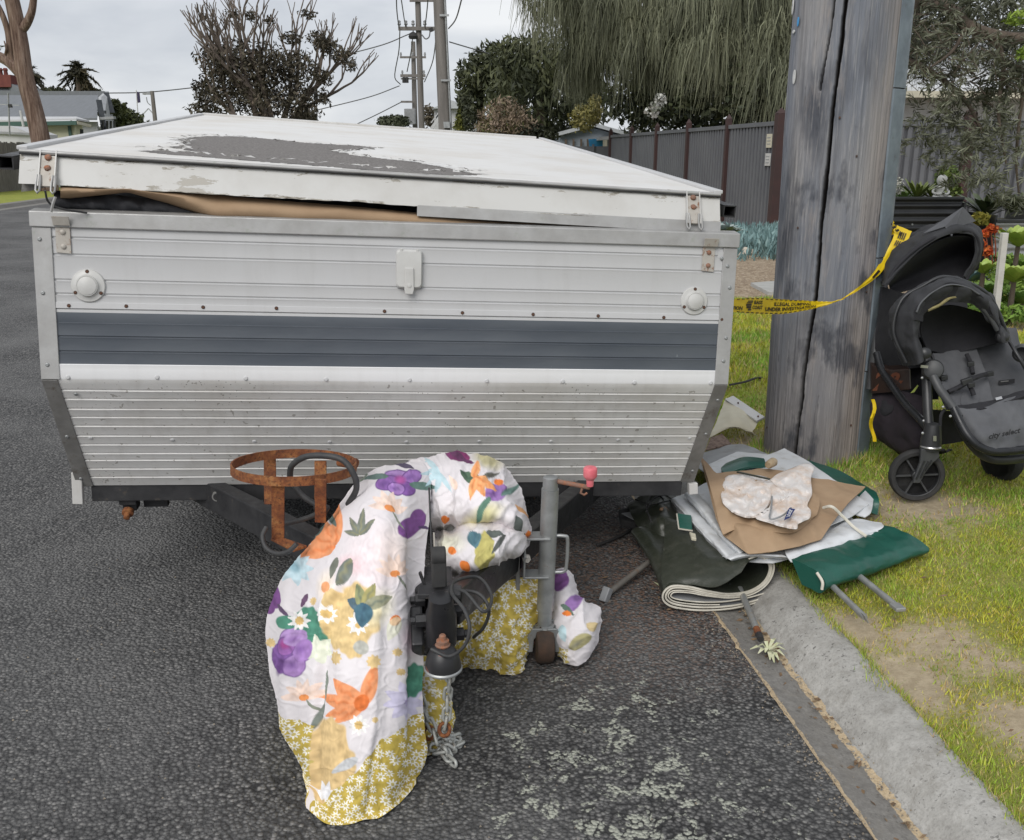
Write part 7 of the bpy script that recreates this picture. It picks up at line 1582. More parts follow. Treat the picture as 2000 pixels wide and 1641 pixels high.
o = MB().bar(Y(1962, 455, 6.7), Vector((Y(1944, 625, 6.7).x, 6.7, .12)), .042, .042, (0, 1, 0)).build('garden_stake', plain('white_painted_stake', (.62, .60, .58), (.5, .47, .44), 8, .6), None, org=(Y(1944, 625, 6.7).x, 6.7, .12), bevel=.003); tag(o, 'white square garden stake leaning beside the succulents', 'stake')
# garden statue: seated little figure
st0 = Y(1833, 390, 9.95); sc_ = 9.95/FPX
ST = thing('garden_statue', st0, 'small white seated garden statue on the raised bed', 'statue'); M['plaster'] = plain('white_plaster', (.55, .55, .53), (.42, .42, .40), 20, .8)
MB().lathe(st0, (0, 0, 1), [(.050, 0), (.062, .02), (.056, .06), (.046, .09), (.052, .115), (.042, .135), (.020, .147)], 18).build('body', M['plaster'], ST, smooth=50)
MB().lathe(st0+Vector((.006, -.01, .145)), (0, -.1, 1), [(.020, -.01), (.034, .005), (.050, .035), (.053, .06), (.043, .09), (.022, .106), (.002, .108)], 18).build('head', M['plaster'], ST, smooth=50)
for sx in (-1, 1):
    MB().tube(curve([st0+Vector((sx*.055, -.01, .12)), st0+Vector((sx*.085, -.03, .08)), st0+Vector((sx*.05, -.07, .06)), st0+Vector((sx*.015, -.07, .065))], 12), .012, 8).build('arm', M['plaster'], ST, smooth=50)
    MB().tube(curve([st0+Vector((sx*.04, -.02, .03)), st0+Vector((sx*.085, -.07, .03)), st0+Vector((sx*.05, -.11, .02)), st0+Vector((-sx*.01, -.10, .016))], 12), .016, 8).build('leg', M['plaster'], ST, smooth=50)
# blue succulent border and pale stones along the fence
pts = []; dirs = []
for _ in range(5200):
    s = random.uniform(11.2, 14.6); tt = random.uniform(4.3, 6.15)+(s-11.2)*.0; 
    if tt < 4.75+.35*nz(s*2, 3) and random.random() < .8: continue
    p = RF(s, tt, .16); q = proj(p)
    pts.append((p.x, p.y, .15+random.uniform(.0, .22)*(1 if s > 11.5 else .6))); dirs.append((random.gauss(0, .35), random.gauss(0, .35), 1))
V, F, C = leafcloud(pts, .15, .035, [(.10, .17, .17), (.17, .27, .27), (.27, .38, .37)], 0, dirs, 2)
o = mesh_np('blue_chalk_sticks', V, F, M['leaf'], attrs={'tint': C}); stuff(o)['label'] = 'blue grey succulent border massed along the steel fence'
rosette('silver_rosette', Y(1416, 452, 5.6), 30, .12, .04, (.3, .36, .34), 'silvery succulent rosette just past the trailer corner, left one', 'silver rosettes', .9, mat=plain('silver_leaf', (.36, .42, .40), (.26, .32, .31), 10, .6)); rosette('silver_rosette', Y(1430, 455, 5.7), 24, .10, .035, (.3, .36, .34), 'silvery succulent rosette just past the trailer corner, right one', 'silver rosettes', .9, mat=bpy.data.materials['silver_leaf'])
MB().cyl(Vector((Y(1422, 470, 5.65).x, 5.65, .14)), Y(1420, 455, 5.62), .03, .02).build('succulent_stem', M['bark'], bpy.data.objects['silver_rosette'])
for k, (px, py, r_) in enumerate(((1457, 495, .10), (1472, 494, .07), (1447, 498, .06), (1490, 496, .06))):
    p = G(px, py, .17); mb = MB().lathe(p+Vector((0, 0, -.02)), (0, 0, 1), [(r_*.8, 0), (r_, r_*.3), (r_*.85, r_*.7), (r_*.4, r_*.95), (r_*.02, r_)], 12, None, 1.2); mb.v = [v+Vector((nz(v.x*20, v.y*20), nz(v.y*20, v.z*20, 2), nz(v.z*20, v.x*20, 5)))*r_*.18 for v in mb.v]
    tag(mb.build('garden_stone', plain('pale_stone', (.55, .49, .41), (.42, .37, .30), 12, .85, bs=.3) if k == 0 else bpy.data.materials['pale_stone'], None, org=tuple(p), smooth=60), ('largest pale round stone at the gravel edge', 'second pale stone from the left pale one, beside the largest', 'leftmost small pale stone at the gravel edge', 'rightmost pale stone, close to the timber pole')[k], 'stone', 'stones edging the gravel')
# dry vine or black hose lying in the lawn behind the trailer
o = MB().tube(curve([G(1425, 752, .16), G(1455, 746, .17), G(1480, 738, .16), G(1502, 742, .15)], 16), .007, 6).build('garden_hose', M['rubber'], None, org=tuple(G(1455, 746, .14)), smooth=60); tag(o, 'thin black hose lying on the lawn left of the pole', 'hose')

# ---------------------------------------------------------------- she-oak with drooping needles behind the steel fence
SO = thing('she_oak_tree', RF(22.5, 8.6, .1), 'big drooping grey green she-oak hanging over the steel fence', 'tree')
mb = MB(); tb0 = RF(22.5, 8.6, .1)
for P, r0, r1 in (([tb0, RF(22.5, 8.4, 2), RF(22.3, 8.0, 3.6), RF(22.2, 7.2, 5), RF(22, 6.4, 6.6)], .26, .10), ([RF(22.4, 8.3, 2.6), Y(1500, 140, 22.5), Y(1400, 120, 23), Y(1300, 100, 24.5)], .11, .03), ([RF(22.3, 8.0, 3.6), Y(1450, 40, 23), Y(1330, 20, 24), Y(1200, 20, 26)], .10, .03), ([RF(22.2, 7.2, 5), Y(1300, -60, 24), Y(1150, -50, 26), Y(1060, -20, 26)], .08, .02), ([RF(22.5, 8.4, 3), Y(1650, 60, 21), Y(1750, 20, 20)], .1, .03)): limb(mb, P, r0, r1)
mb.build('trunk', M['bark'], SO, smooth=60)
def strands(blobs, n, ln, wd, pal, sway=.16, seg=4):
    tips_ = blobpts(blobs, 400, .1, .4); w_i = rng.integers(0, len(tips_), n); P = tips_[w_i]+rng.normal(0, 1, (n, 3))*np.array([.15, .15, .13]); tdir = rng.normal(0, 1, (len(tips_), 2))[w_i]; tln = rng.uniform(.55, 1.25, len(tips_))[w_i]; L = ln*rng.uniform(.3, 1.1, n)*tln; dirx = rng.normal(0, sway, n); diry = rng.normal(0, sway, n); out = .75*tdir+.55*rng.normal(0, 1, (n, 2)); k = np.array([nz(p[0]*.9, p[1]*.9, p[2]*.6) for p in P])*1.1+rng.normal(0, .3, n)
    pal = np.array(pal); t_ = np.clip((k+.8)/1.6, 0, .999)*(len(pal)-1); i = t_.astype(int); f = (t_-i)[:, None]; C = (pal[i]*(1-f)+pal[np.minimum(i+1, len(pal)-1)]*f)*rng.uniform(.75, 1.25, n)[:, None]
    rows = []; ang = rng.uniform(-.6, .6, n)
    for s_ in range(seg+1):
        q = s_/seg; x = P[:, 0]+L*dirx*q+out[:, 0]*.20*L*np.sqrt(q+1e-6)+.03*np.sin(q*5+ang*9); y = P[:, 1]+L*diry*q+out[:, 1]*.2*L*np.sqrt(q+1e-6); z = P[:, 2]+.16*L*np.sin(q*3.0)-L*q**1.5; w_ = wd*(1-.75*q)
        a = np.stack([x-w_*np.cos(ang), y-w_*np.sin(ang), z], 1); b = np.stack([x+w_*np.cos(ang), y+w_*np.sin(ang), z], 1); rows.append(np.stack([a, b], 1))
    V = np.stack(rows, 1).reshape(n, -1, 3); m_ = 2*(seg+1); F = []
    base = np.arange(n)*m_
    for s_ in range(seg): F.append(np.stack([base+2*s_, base+2*s_+1, base+2*s_+3, base+2*s_+2], 1))
    return V.reshape(-1, 3), np.concatenate(F), np.repeat(C, m_, 0)
SB = [(1090, -50, 26, 70, 50, 1.5), (1150, -10, 26, 90, 60, 1.5), (1090, 20, 26, 40, 24, 1), (1250, -10, 25, 120, 80, 1.8), (1380, 0, 23, 130, 80, 1.8), (1500, -10, 21, 110, 80, 1.8), (1200, 70, 26, 80, 40, 1.5), (1310, 70, 24, 90, 46, 1.2), (1440, 80, 21.5, 100, 50, 1.2), (1600, 20, 20, 120, 80, 1.5), (1170, 110, 27, 50, 34, 1), (1260, 130, 26, 50, 24, 1), (1520, 120, 20, 60, 36, 1), (1150, 60, 27, 60, 50, 1)]
V, F, C = strands(SB, 24000, 1.1, .012, SHEOAK); mesh_np('crown', V, F, M['leaf'], SO, attrs={'tint': C})
# dark evergreen shrubbery directly behind the fence
tree('evergreen_hedge', RF(20.5, 6.6, .1), 'dark evergreen shrub mass behind the steel fence under the she-oak', 'shrub', [(1270, 205, 27, 50, 50, 1.5), (1320, 205, 25, 60, 60, 1.5), (1400, 195, 23, 80, 70, 1.5), (1480, 180, 21, 70, 70, 1.5), (1550, 170, 20.5, 70, 80, 1.5), (1350, 140, 26, 100, 60, 1.5), (1450, 90, 24, 110, 70, 1.5), (1290, 70, 29, 100, 50, 1.5), (1240, 190, 29, 50, 60, 1.5), (1300, 180, 28, 70, 70, 1.5), (1380, 180, 26, 80, 70, 1.5)], 15000, .19, .10, [(.010, .013, .008), (.022, .028, .014), (.050, .060, .026), (.085, .09, .045)], clump=1.2)
tree('white_blossom_shrub', RF(20, 6.9, .1), 'small white blossoming shrub peeping over the steel fence', 'shrub', [(1275, 215, 19.6, 14, 14, .3), (1290, 195, 19.6, 10, 12, .3)], 160, .09, .07, [(.05, .06, .03), (.38, .38, .35), (.5, .5, .48)], clump=8)
# ---------------------------------------------------------------- banksia branches at the right, in front of the fence
BK = thing('coast_banksia', Vector((3.42, 9.2, .14)), 'grey green narrow leaved coast banksia at the right behind the pole', 'tree')
mb = MB(); bb = Vector((3.42, 9.2, .14))
BL = [([bb, Vector((3.40, 9.1, 1.0)), Y(1705, 200, 8.9), Y(1730, 90, 8.7), Y(1775, 20, 8.6), Y(1800, -40, 8.6)], .12, .08), ([Y(1790, 0, 8.6), Y(1850, 15, 8.4), Y(1890, 50, 8.3), Y(1945, 70, 8.2), Y(2010, 75, 8.2), Y(2080, 60, 8.2)], .055, .045), ([Y(1725, 110, 8.8), Y(1800, 130, 8.5), Y(1880, 190, 8.3), Y(1920, 260, 8.2)], .035, .012), ([Y(1945, 70, 8.2), Y(1960, 130, 8.1), Y(1950, 220, 8.0), Y(1965, 320, 8.0)], .025, .008), ([Y(1890, 50, 8.3), Y(1860, 100, 8.1), Y(1820, 130, 8.0)], .02, .008), ([Y(2010, 75, 8.2), Y(2000, 160, 8.1), Y(1985, 300, 8.1), Y(1990, 380, 8.1)], .02, .008)]
for P, r0, r1 in BL: limb(mb, P, r0, r1)
tw = []
BB = [(1800, 70, 8.4, 45, 55, .5), (1840, 120, 8.3, 60, 50, .5), (1920, 130, 8.2, 80, 60, .5), (1980, 150, 8.1, 60, 70, .5), (1830, 210, 8.3, 60, 45, .5), (1900, 240, 8.2, 80, 55, .5), (1970, 270, 8.1, 60, 60, .5), (1850, 300, 8.2, 45, 35, .4), (1920, 330, 8.1, 50, 40, .4), (1985, 350, 8.0, 40, 45, .4), (1820, 30, 8.5, 50, 40, .5), (1900, 10, 8.5, 80, 40, .5), (1980, 20, 8.4, 60, 50, .5), (1800, 265, 8.4, 30, 30, .3), (1840, 350, 8.2, 25, 20, .3), (1985, 395, 8.0, 25, 18, .3)]
tips = blobpts(BB, 620, .2, .3)
for p in tips[:230]:
    c = Vector(p); d = Vector((random.gauss(0, 1), random.gauss(0, .6), random.gauss(-.2, .6))).normalized(); mb.tube([c-d*.10, c+Vector((0, 0, .01)), c+d*.10], .0035, 4)
mb.build('trunk', M['bark'], BK, smooth=60)
P_ = []; D_ = []
for p in tips:      # whorls of linear leaves
    ax2 = np.array([random.gauss(0, 1), random.gauss(0, .7), random.gauss(-.1, .7)]); ax2 /= np.linalg.norm(ax2)
    for k in range(17):
        off_ = rng.normal(0, 1, 3); off_ -= ax2*off_.dot(ax2); off_ /= np.linalg.norm(off_); d = ax2*.8+off_*rng.uniform(.3, 1.0); f_ = rng.uniform(-.09, .09); P_.append(p+ax2*f_+d*.03); D_.append(d)
V, F, C = leafcloud(P_, .085, .0125, [(.045, .050, .032), (.085, .092, .060), (.145, .15, .105), (.19, .20, .14)], 0, D_, 1.6)
mesh_np('crown', V, F, M['leaf'], BK, attrs={'tint': C})
tree('lime_shrub', Y(1995, 60, 7.6), 'bright lime leaf sprig at the right edge above the banksia branch', 'foliage', [(1990, 35, 7.8, 18, 12, .2), (1998, 105, 7.8, 8, 10, .1)], 240, .06, .02, [(.14, .22, .03), (.24, .33, .05), (.3, .4, .08)], clump=6)
# the tree behind the banksia keeps the sky out of the top right corner
tree('background_tree', RF(24, 11, .1), 'dim grey green tree filling the top right corner behind the banksia', 'tree', [(1800, 20, 24, 120, 90, 2), (1920, 40, 24, 130, 100, 2), (2020, 60, 24, 100, 110, 2), (1760, 110, 23, 80, 60, 1.5)], 6500, .2, .06, [(.016, .019, .012), (.038, .042, .026), (.085, .09, .06)], [([RF(24, 11, .1), RF(24, 11, 3), Y(1900, 40, 24)], .2, .1)])
# ---------------------------------------------------------------- trees in the middle distance right of the poles
tree('casuarina_tree', Vector((Y(1050, 260, 36).x, 36, .1)), 'dark olive casuarina standing behind the trailer roof, right of the power poles', 'tree', [(1050, 130, 36, 70, 60, 2), (1020, 190, 36, 70, 60, 2), (1100, 160, 37, 75, 65, 2), (1160, 200, 39, 60, 40, 2), (1010, 110, 37, 40, 36, 1.5), (1090, 235, 38, 50, 26, 2)], 7500, .34, .10, [(.026, .032, .016), (.055, .063, .03), (.10, .108, .05)], [([Vector((Y(1050, 260, 36).x, 36, .1)), Y(1055, 210, 36), Y(1045, 150, 36)], .25, .08)], droop=1.3)
tree('casuarina_tree', Vector((Y(935, 260, 44).x, 44, .1)), 'rounded olive green tree just right of the thick power pole', 'tree', [(930, 150, 44, 38, 40, 2), (965, 130, 44, 42, 40, 2), (920, 200, 44, 26, 40, 1.5), (985, 170, 43, 40, 50, 2)], 4200, .34, .12, [(.026, .032, .016), (.055, .063, .03), (.10, .108, .05)], [([Vector((Y(935, 260, 44).x, 44, .1)), Y(940, 210, 44), Y(945, 150, 44)], .25, .08)], droop=.9)
tree('russet_bush', Vector((Y(985, 270, 30).x, 30, .1)), 'pinkish brown twiggy bush in front of the casuarina', 'bush', [(985, 232, 30, 46, 36, 1), (960, 250, 30, 30, 26, 1), (1015, 250, 30, 34, 26, 1)], 3000, .16, .05, [(.10, .085, .05), (.18, .135, .09), (.27, .20, .15), (.14, .15, .05)], clump=2)
tree('dark_bush', Vector((Y(1080, 275, 29).x, 29, .1)), 'dark low bush between the russet bush and the shed', 'bush', [(1060, 268, 30, 28, 18, 1), (1036, 262, 30, 28, 20, 1)], 1500, .16, .08, [(.012, .015, .009), (.03, .036, .018), (.055, .06, .03)], clump=2)
tree('yellow_bush', Vector((Y(1140, 255, 31).x, 31, .1)), 'yellowish light bush above the pale shed', 'bush', [(1140, 232, 31, 26, 26, 1), (1160, 215, 31, 16, 26, .8)], 1100, .16, .06, [(.12, .11, .035), (.22, .20, .06), (.33, .28, .10)], clump=2)
tree('small_conifer', Vector((Y(898, 262, 40).x, 40, .1)), 'small yellow green conifer at the foot of the thick pole', 'conifer', [(898, 250, 40, 12, 16, .4), (898, 232, 40, 8, 14, .3), (898, 218, 40, 4, 10, .2)], 900, .14, .07, [(.05, .06, .015), (.12, .13, .03), (.20, .19, .04)], clump=2)
tree('dark_shrub', Vector((Y(915, 258, 39).x, 39, .1)), 'dark narrow shrub between conifer and russet bush', 'shrub', [(916, 236, 39, 12, 26, .5), (908, 205, 40, 12, 22, .5)], 700, .18, .09, OLIVE, clump=2)
tree('round_shrub', Vector((Y(768, 262, 58).x, 58, .1)), 'round dark green shrub far behind the trailer roof', 'shrub', [(768, 240, 58, 30, 13, 1), (752, 238, 58, 14, 10, .6), (785, 238, 58, 14, 10, .6)], 1100, .26, .12, [(.03, .036, .022), (.06, .07, .04), (.10, .11, .065)], clump=1)
tree('far_shrub', Vector((Y(838, 255, 70).x, 70, .1)), 'small brownish shrub between the two power poles', 'shrub', [(838, 222, 70, 14, 14, 1), (842, 238, 70, 14, 10, 1)], 500, .3, .14, [(.05, .045, .03), (.09, .075, .05), (.13, .11, .07)], clump=1)
# white two-storey house beyond the poles
HB = thing('white_house', Vector((Y(862, 262, 66).x, 66, .1)), 'small white house with an outside stair far behind the thick pole', 'house')
MB().prism([Y(848, 212, 66), Y(925, 212, 66), Y(925, 262, 66), Y(848, 262, 66)], (0, 7, 0)).build('wall', M['white'], HB)
MB().prism([Y(843, 212, 65.5), Y(882, 196, 65.5), Y(930, 212, 65.5)], (0, 8, 0)).build('roof', M['tin'], HB)
MB().bar(Y(842, 252, 65), Y(862, 224, 65), .1, .2).build('stair', M['white'], HB); MB().bar(Y(842, 240, 65), Y(862, 212, 65), .06, .06).build('stair_rail', M['white'], HB)
for x in (852, 862, 905, 915): MB().prism([Y(x, 222, 65.95), Y(x+5, 222, 65.95), Y(x+5, 234, 65.95), Y(x, 234, 65.95)], (0, -.05, 0)).build('window', bpy.data.materials['dark_window'], HB)
# ---------------------------------------------------------------- overhead line
M['polewood'] = plain('grey_pole_timber', (.20, .185, .17), (.13, .12, .11), 2.5, .9, stretch=(3, 3, .3)); M['wire'] = plain('dull_aluminium_wire', (.10, .10, .105), (.14, .14, .14), 3, .6)
def upole(px0, px1, y_, r0, r1, ztop, label):
    a = Y(px0, 300, y_); root = thing('street_power_pole', Vector((a.x, y_, .1)), label, 'power pole', 'power poles down the street')
    b = Y(px1, 0, y_); d = (b-a); top = a+d*((ztop-a.z)/d.z); bt = a+d*((.1-a.z)/d.z); mb = MB(); mb.tube([bt, bt.lerp(top, .5), top], [r0, (r0+r1)/2, r1], 14); mb.build('shaft', M['polewood'], root, smooth=60); return root, bt, top
def arm(root, x0, x1, py, y_, h=.12, ins=()):
    o = MB().bar(Y(x0, py, y_), Y(x1, py, y_), .1, h).build('crossarm', M['polewood'], root)
    for x in ins: MB().lathe(Y(x, py, y_)+Vector((0, 0, h/2)), (0, 0, 1), [(.05, 0), (.05, .06), (.09, .10), (.06, .18), (.08, .22), (.03, .28)], 8).build('insulator', M['v_grey'], o, smooth=40)
r1_, b_, tp1 = upole(871, 858, 26, .175, .15, 9.5, 'thick grey timber power pole rising behind the trailer roof')
MB().tube([Y(881, 255, 25.85), Y(869, 0, 25.85), Y(866, -60, 25.85)], .03, 6).build('conduit', M['galv'], r1_, smooth=60)
for py in (30, 157): MB().bar(Y(858-0+py*.02, py, 25.8), Y(876+py*.03, py, 25.8), .02, .05).build('strap', M['galv'], r1_)
MB().prism([Y(866, 238, 25.8), Y(878, 238, 25.8), Y(879, 250, 25.8), Y(867, 250, 25.8)], (0, -.03, 0)).build('base_plate', M['galv'], r1_)
r2_, b_, tp2 = upole(825, 816, 46, .155, .12, 12, 'slimmer timber power pole with a long crossarm, left of the thick pole')
arm(r2_, 778, 857, 56, 45.8, .16, (780, 793, 807, 830, 854)); arm(r2_, 800, 862, 0, 45.8, .16)
MB().lathe(Y(807, 76, 45.7), (0, 0, 1), [(.18, 0), (.22, .1), (.14, .25), (.05, .3)], 10).build('cable_joint', M['rubber'], r2_, smooth=40); MB().bar(Y(838, 60, 45.6), Y(846, 57, 45.6), .14, .16).build('fuse_box', M['rubber'], r2_)
MB().tube(curve([Y(840, 60, 45.5), Y(838, 72, 45.5), Y(831, 76, 45.5), Y(824, 68, 45.5)], 16), .03, 5).build('jumper_lead', M['wire'], r2_)
r3_, b_, tp3 = upole(812, 805, 72, .22, .16, 9.3, 'farthest timber power pole with a grey transformer')
arm(r3_, 781, 832, 112, 71.6, .14, (783, 806, 830)); arm(r3_, 782, 831, 148, 71.6, .2, (786, 828)); arm(r3_, 783, 829, 154, 71.4, .1); arm(r3_, 783, 806, 199, 71.6, .14)
for x in (789, 795, 790): MB().lathe(Y(x, 162, 71.3), (0, 0, 1), [(.12, 0), (.12, .35), (.05, .4)], 8).build('fuse', M['rubber'], r3_, smooth=40)
MB().box(Y(801, 228, 71.2), (.8, .5, 1.1)).build('transformer', M['v_grey'], r3_, bevel=.04)
WL = ['wire looping down from the left end of the long crossarm', 'second wire dropping from the left of the long crossarm', 'wire between long crossarm and transformer pole, centre', 'wire between long crossarm and transformer pole, right', 'service wire sloping left from the long crossarm to the bare tree', 'service wire sloping left from the transformer pole', 'lowest service wire sloping left behind the roof', 'service wire sloping right from the thick pole to the casuarina', 'wire curving down right of the thick pole', 'wire rising from the long crossarm out of the picture, left', 'wire rising from the long crossarm out of the picture, right', 'long thin wire across the sky left of the bare tree']
WP = [[(781, 60, 46), (779, 100, 55), (771, 150, 66), (782, 165, 71)], [(784, 0, 34), (790, 40, 44), (793, 54, 46)], [(807, 60, 46), (803, 100, 58), (795, 140, 71)], [(853, 60, 46), (845, 120, 60), (829, 160, 71)], [(801, 66, 46), (740, 90, 60), (650, 113, 80)], [(780, 168, 71), (720, 190, 75), (620, 215, 80)], [(783, 200, 71), (740, 222, 75), (690, 246, 80)], [(878, 82, 26), (915, 93, 32), (955, 105, 38)], [(876, 56, 26), (890, 38, 20), (904, -10, 14)], [(779, 54, 46), (775, 20, 36), (774, -30, 28)], [(830, 54, 46), (834, 20, 36), (838, -30, 28)], [(205, 182, 62), (290, 180, 66), (390, 170, 72), (480, 160, 80)]]
for P, l in zip(WP, WL):
    o = MB().tube(curve([Y(*p) for p in P], 14), [.014*p_ for p_ in np.linspace(P[0][2]/30+.35, P[-1][2]/30+.35, 14)], 5).build('overhead_wire', M['wire'], None, org=tuple(Y(*P[0])), smooth=60); tag(o, l, 'wire', 'overhead wires')
# ---------------------------------------------------------------- half-bare spreading tree on the skyline
BT_ = thing('half_bare_gum_tree', Vector((Y(535, 262, 60).x, 60, .1)), 'spreading gum with bare upper branches and a dark leafy middle on the skyline', 'tree')
mb = MB(); rs2 = random.Random(5); tips2 = []
def grow(p, d, l, r, dep):
    q = p; P = [p]; 
    for k in range(3):
        d = (d+Vector((rs2.gauss(0, .14), rs2.gauss(0, .14), rs2.gauss(.05, .10)))).normalized(); q = q+d*l/3; P.append(q)
    mb.tube(P, [r, r*.88, r*.76, r*.66], 5)
    if dep == 0: tips2.append(q); return
    for k in range(rs2.choice((2, 2, 3))):
        e = (d+Vector((rs2.gauss(0, .30), rs2.gauss(0, .26), rs2.gauss(.30, .16)))).normalized(); grow(q, e, l*rs2.uniform(.62, .86), r*.62, dep-1)
b0 = Vector((Y(535, 262, 60).x, 60, .1)); b1 = b0+Vector((0, 0, 1.9)); mb.tube([b0, b1], [.55, .45], 8)
for a, l in ((-46, 2.6), (-36, 2.8), (-25, 2.9), (-15, 3.0), (-6, 3.0), (3, 3.0), (12, 2.9), (22, 2.8), (34, 2.6)):
    grow(b1, Vector((math.sin(R(a)), rs2.gauss(0, .25), math.cos(R(a)))).normalized(), l, .24, 4)
mb.build('branches', plain('pale_dead_wood', (.17, .135, .11), (.10, .08, .068), 3, .9), BT_, smooth=60)
CB = [(430, 120, 60, 40, 35, 2), (480, 120, 60, 40, 40, 2), (530, 130, 60, 45, 40, 2), (580, 130, 60, 40, 34, 2), (440, 180, 60, 50, 40, 2), (510, 190, 60, 55, 40, 2), (580, 195, 60, 45, 34, 2), (640, 90, 60, 26, 18, 1), (668, 110, 60, 22, 16, 1), (685, 128, 60, 12, 12, .8), (620, 75, 60, 20, 14, 1), (600, 28, 60, 18, 8, .8), (455, 28, 60, 14, 9, .8), (400, 32, 60, 8, 6, .5), (490, 30, 60, 14, 10, .8), (630, 150, 60, 20, 16, 1), (632, 190, 60, 12, 16, .8), (590, 222, 60, 36, 14, 1.5), (400, 215, 60, 30, 18, 1.5), (570, 75, 60, 22, 12, 1), (395, 180, 60, 18, 26, 1), (525, 40, 60, 10, 8, .6)]
V, F, C = leafcloud(blobpts(CB, 10500, .1, .35), .34, .11, [(.026, .022, .016), (.055, .047, .032), (.085, .075, .05), (.125, .095, .07)], .5, clump=.7)
mesh_np('crown', V, F, M['leaf'], BT_, attrs={'tint': C})
tree('low_shrub', Vector((Y(600, 262, 64).x, 64, .1)), 'low brownish shrub at the right foot of the half-bare gum', 'shrub', [(595, 232, 64, 26, 12, 1)], 420, .3, .14, [(.05, .045, .02), (.09, .08, .035), (.13, .12, .05)], clump=1)
# ---------------------------------------------------------------- left side of the street
FZL = .14
PF = thing('paling_fence', RF(40, -13.8, FZL), 'weathered grey timber paling fence across the street', 'fence')
M['paling'] = plain('weathered_grey_paling', (.22, .205, .185), (.12, .11, .10), 4, .9, stretch=(6, 6, .4)); mb = MB(); k = 0
for s in np.arange(31.5, 47, .115):
    h = 1.72+.05*nz(s*3)+random.uniform(-.02, .02); c = RF(s, -13.8+random.uniform(-.008, .008), 0); mb.box(Vector((c.x, c.y, FZL+h/2)), (.022, .098, h), Matrix.Rotation(.127+random.uniform(-.05, .05), 3, 'Z'))
o = mb.build('palings', M['paling'], PF); stuff(o)
for z in (.4, 1.35): MB().bar(RF(31.5, -13.86, FZL+z), RF(47, -13.86, FZL+z), .05, .09).build('rail', M['paling'], PF)
# eucalypt trunk
ET = thing('gum_tree', Vector((Y(84, 300, 35).x, 35, .14)), 'tall brown barked gum trunk forking above the paling fence at the left', 'tree')
t = NT('stringy_red_brown_bark'); g = t.noise(2.3, 7, .74, t.map((4, 4, .35))); M['gum'] = t.fin(t.ramp(g, [(.36, (.085, .045, .032)), (.5, (.22, .145, .11)), (.64, (.36, .27, .22))]), .9, 0, t.bump(g, 1.0, .16))
mb = MB()
for P, r0, r1 in (([Vector((Y(90, 330, 35).x, 35, .1)), Y(79, 272, 35), Y(65, 210, 35), Y(49, 150, 35), Y(40, 85, 35), Y(30, 30, 35), Y(14, -40, 35)], .36, .24), ([Y(50, 155, 35), Y(30, 133, 35), Y(12, 118, 35), Y(-25, 100, 35)], .22, .16), ([Y(38, 62, 35), Y(52, 46, 34.9), Y(63, 18, 34.8), Y(68, -30, 34.8)], .17, .10), ([Y(26, 130, 35), Y(20, 105, 35), Y(16, 65, 35), Y(5, 30, 35), Y(-10, 0, 35)], .13, .09), ([Y(10, 110, 35), Y(12, 95, 34.8), Y(8, 80, 34.8)], .05, .02)): limb(mb, P, r0, r1, 10)
mb.build('trunk', M['gum'], ET, smooth=60)
V, F, C = leafcloud(blobpts([(4, 95, 34.8, 8, 8, .4), (-60, -60, 35, 80, 60, 2), (60, -90, 35, 70, 50, 2)], 900), .2, .05, OLIVE, .6); mesh_np('crown', V, F, M['leaf'], ET, attrs={'tint': C})
# grey roofed house
M['greyroof'] = plain('grey_tin_roof', (.155, .165, .18), (.13, .14, .15), 1.5, .55, stretch=(6, 1, 1)); M['wallgrey'] = plain('pale_grey_wall', (.42, .43, .44), (.36, .37, .38), 1.5, .8)
GH = thing('grey_roofed_house', Vector((Y(100, 300, 47).x, 47, .1)), 'low house with a broad grey tin roof beyond the paling fence', 'house')
def zd(p, z=.1): return Vector((p.x, p.y, z))
e0_, e1_ = Y(-60, 236, 46), Y(190, 235, 46); r0_, r1_2 = Y(-60, 190, 50), Y(192, 190, 50)
MB().prism([e0_, e1_, r1_2, r0_], (0, 0, .1)).build('roof', M['greyroof'], GH)
MB().prism([Y(-60, 178, 51), Y(206, 178, 51), Y(206, 200, 51), Y(-60, 200, 51)], (0, .4, 0)).build('upper_roof', M['greyroof'], GH)
MB().prism([zd(e0_), zd(e1_+Vector((-.25, .5, 0))), e1_+Vector((-.25, .5, -.05)), e0_+Vector((0, .5, -.05))], (0, .15, 0)).build('wall', M['wallgrey'], GH)
MB().prism([Y(192, 190, 49.5), Y(206, 178, 51), Y(224, 255, 51), zd(Y(224, 255, 51)), zd(Y(196, 260, 47)), Y(196, 240, 47)], (.1, .1, 0)).build('gable_wall', M['wallgrey'], GH)
MB().bar(Y(193, 196, 47.5), Y(204, 258, 47), .25, .12).build('barge_board', bpy.data.materials['dark_window'], GH); MB().bar(Y(207, 182, 50.5), Y(219, 222, 50), .25, .15).build('barge_board', bpy.data.materials['dark_window'], GH)
for x in (198, 207, 214, 221): MB().prism([Y(x, 236, 46.8), Y(x+3, 236, 46.8), Y(x+3, 262, 46.8), Y(x, 262, 46.8)], (0, .1, 0)).build('window', bpy.data.materials['dark_window'], GH)
MB().prism([Y(198, 216, 46.9), Y(206, 216, 46.9), Y(206, 222, 46.9), Y(198, 222, 46.9)], (0, .1, 0)).build('vent', bpy.data.materials['dark_window'], GH); MB().bar(Y(196, 232, 46.6), Y(224, 230, 46.6), .3, .12).build('awning', M['v_grey'], GH)
RH2 = thing('tall_roofed_house', Vector((Y(0, 300, 56).x, 56, .1)), 'taller grey roof with red brick chimney pots at the left edge', 'house')
MB().prism([Y(-90, 150, 58), Y(-2, 150, 58), Y(50, 180, 56), Y(50, 215, 56), Y(-90, 215, 56)], (0, 3, 0)).build('roof', M['greyroof'], RH2)
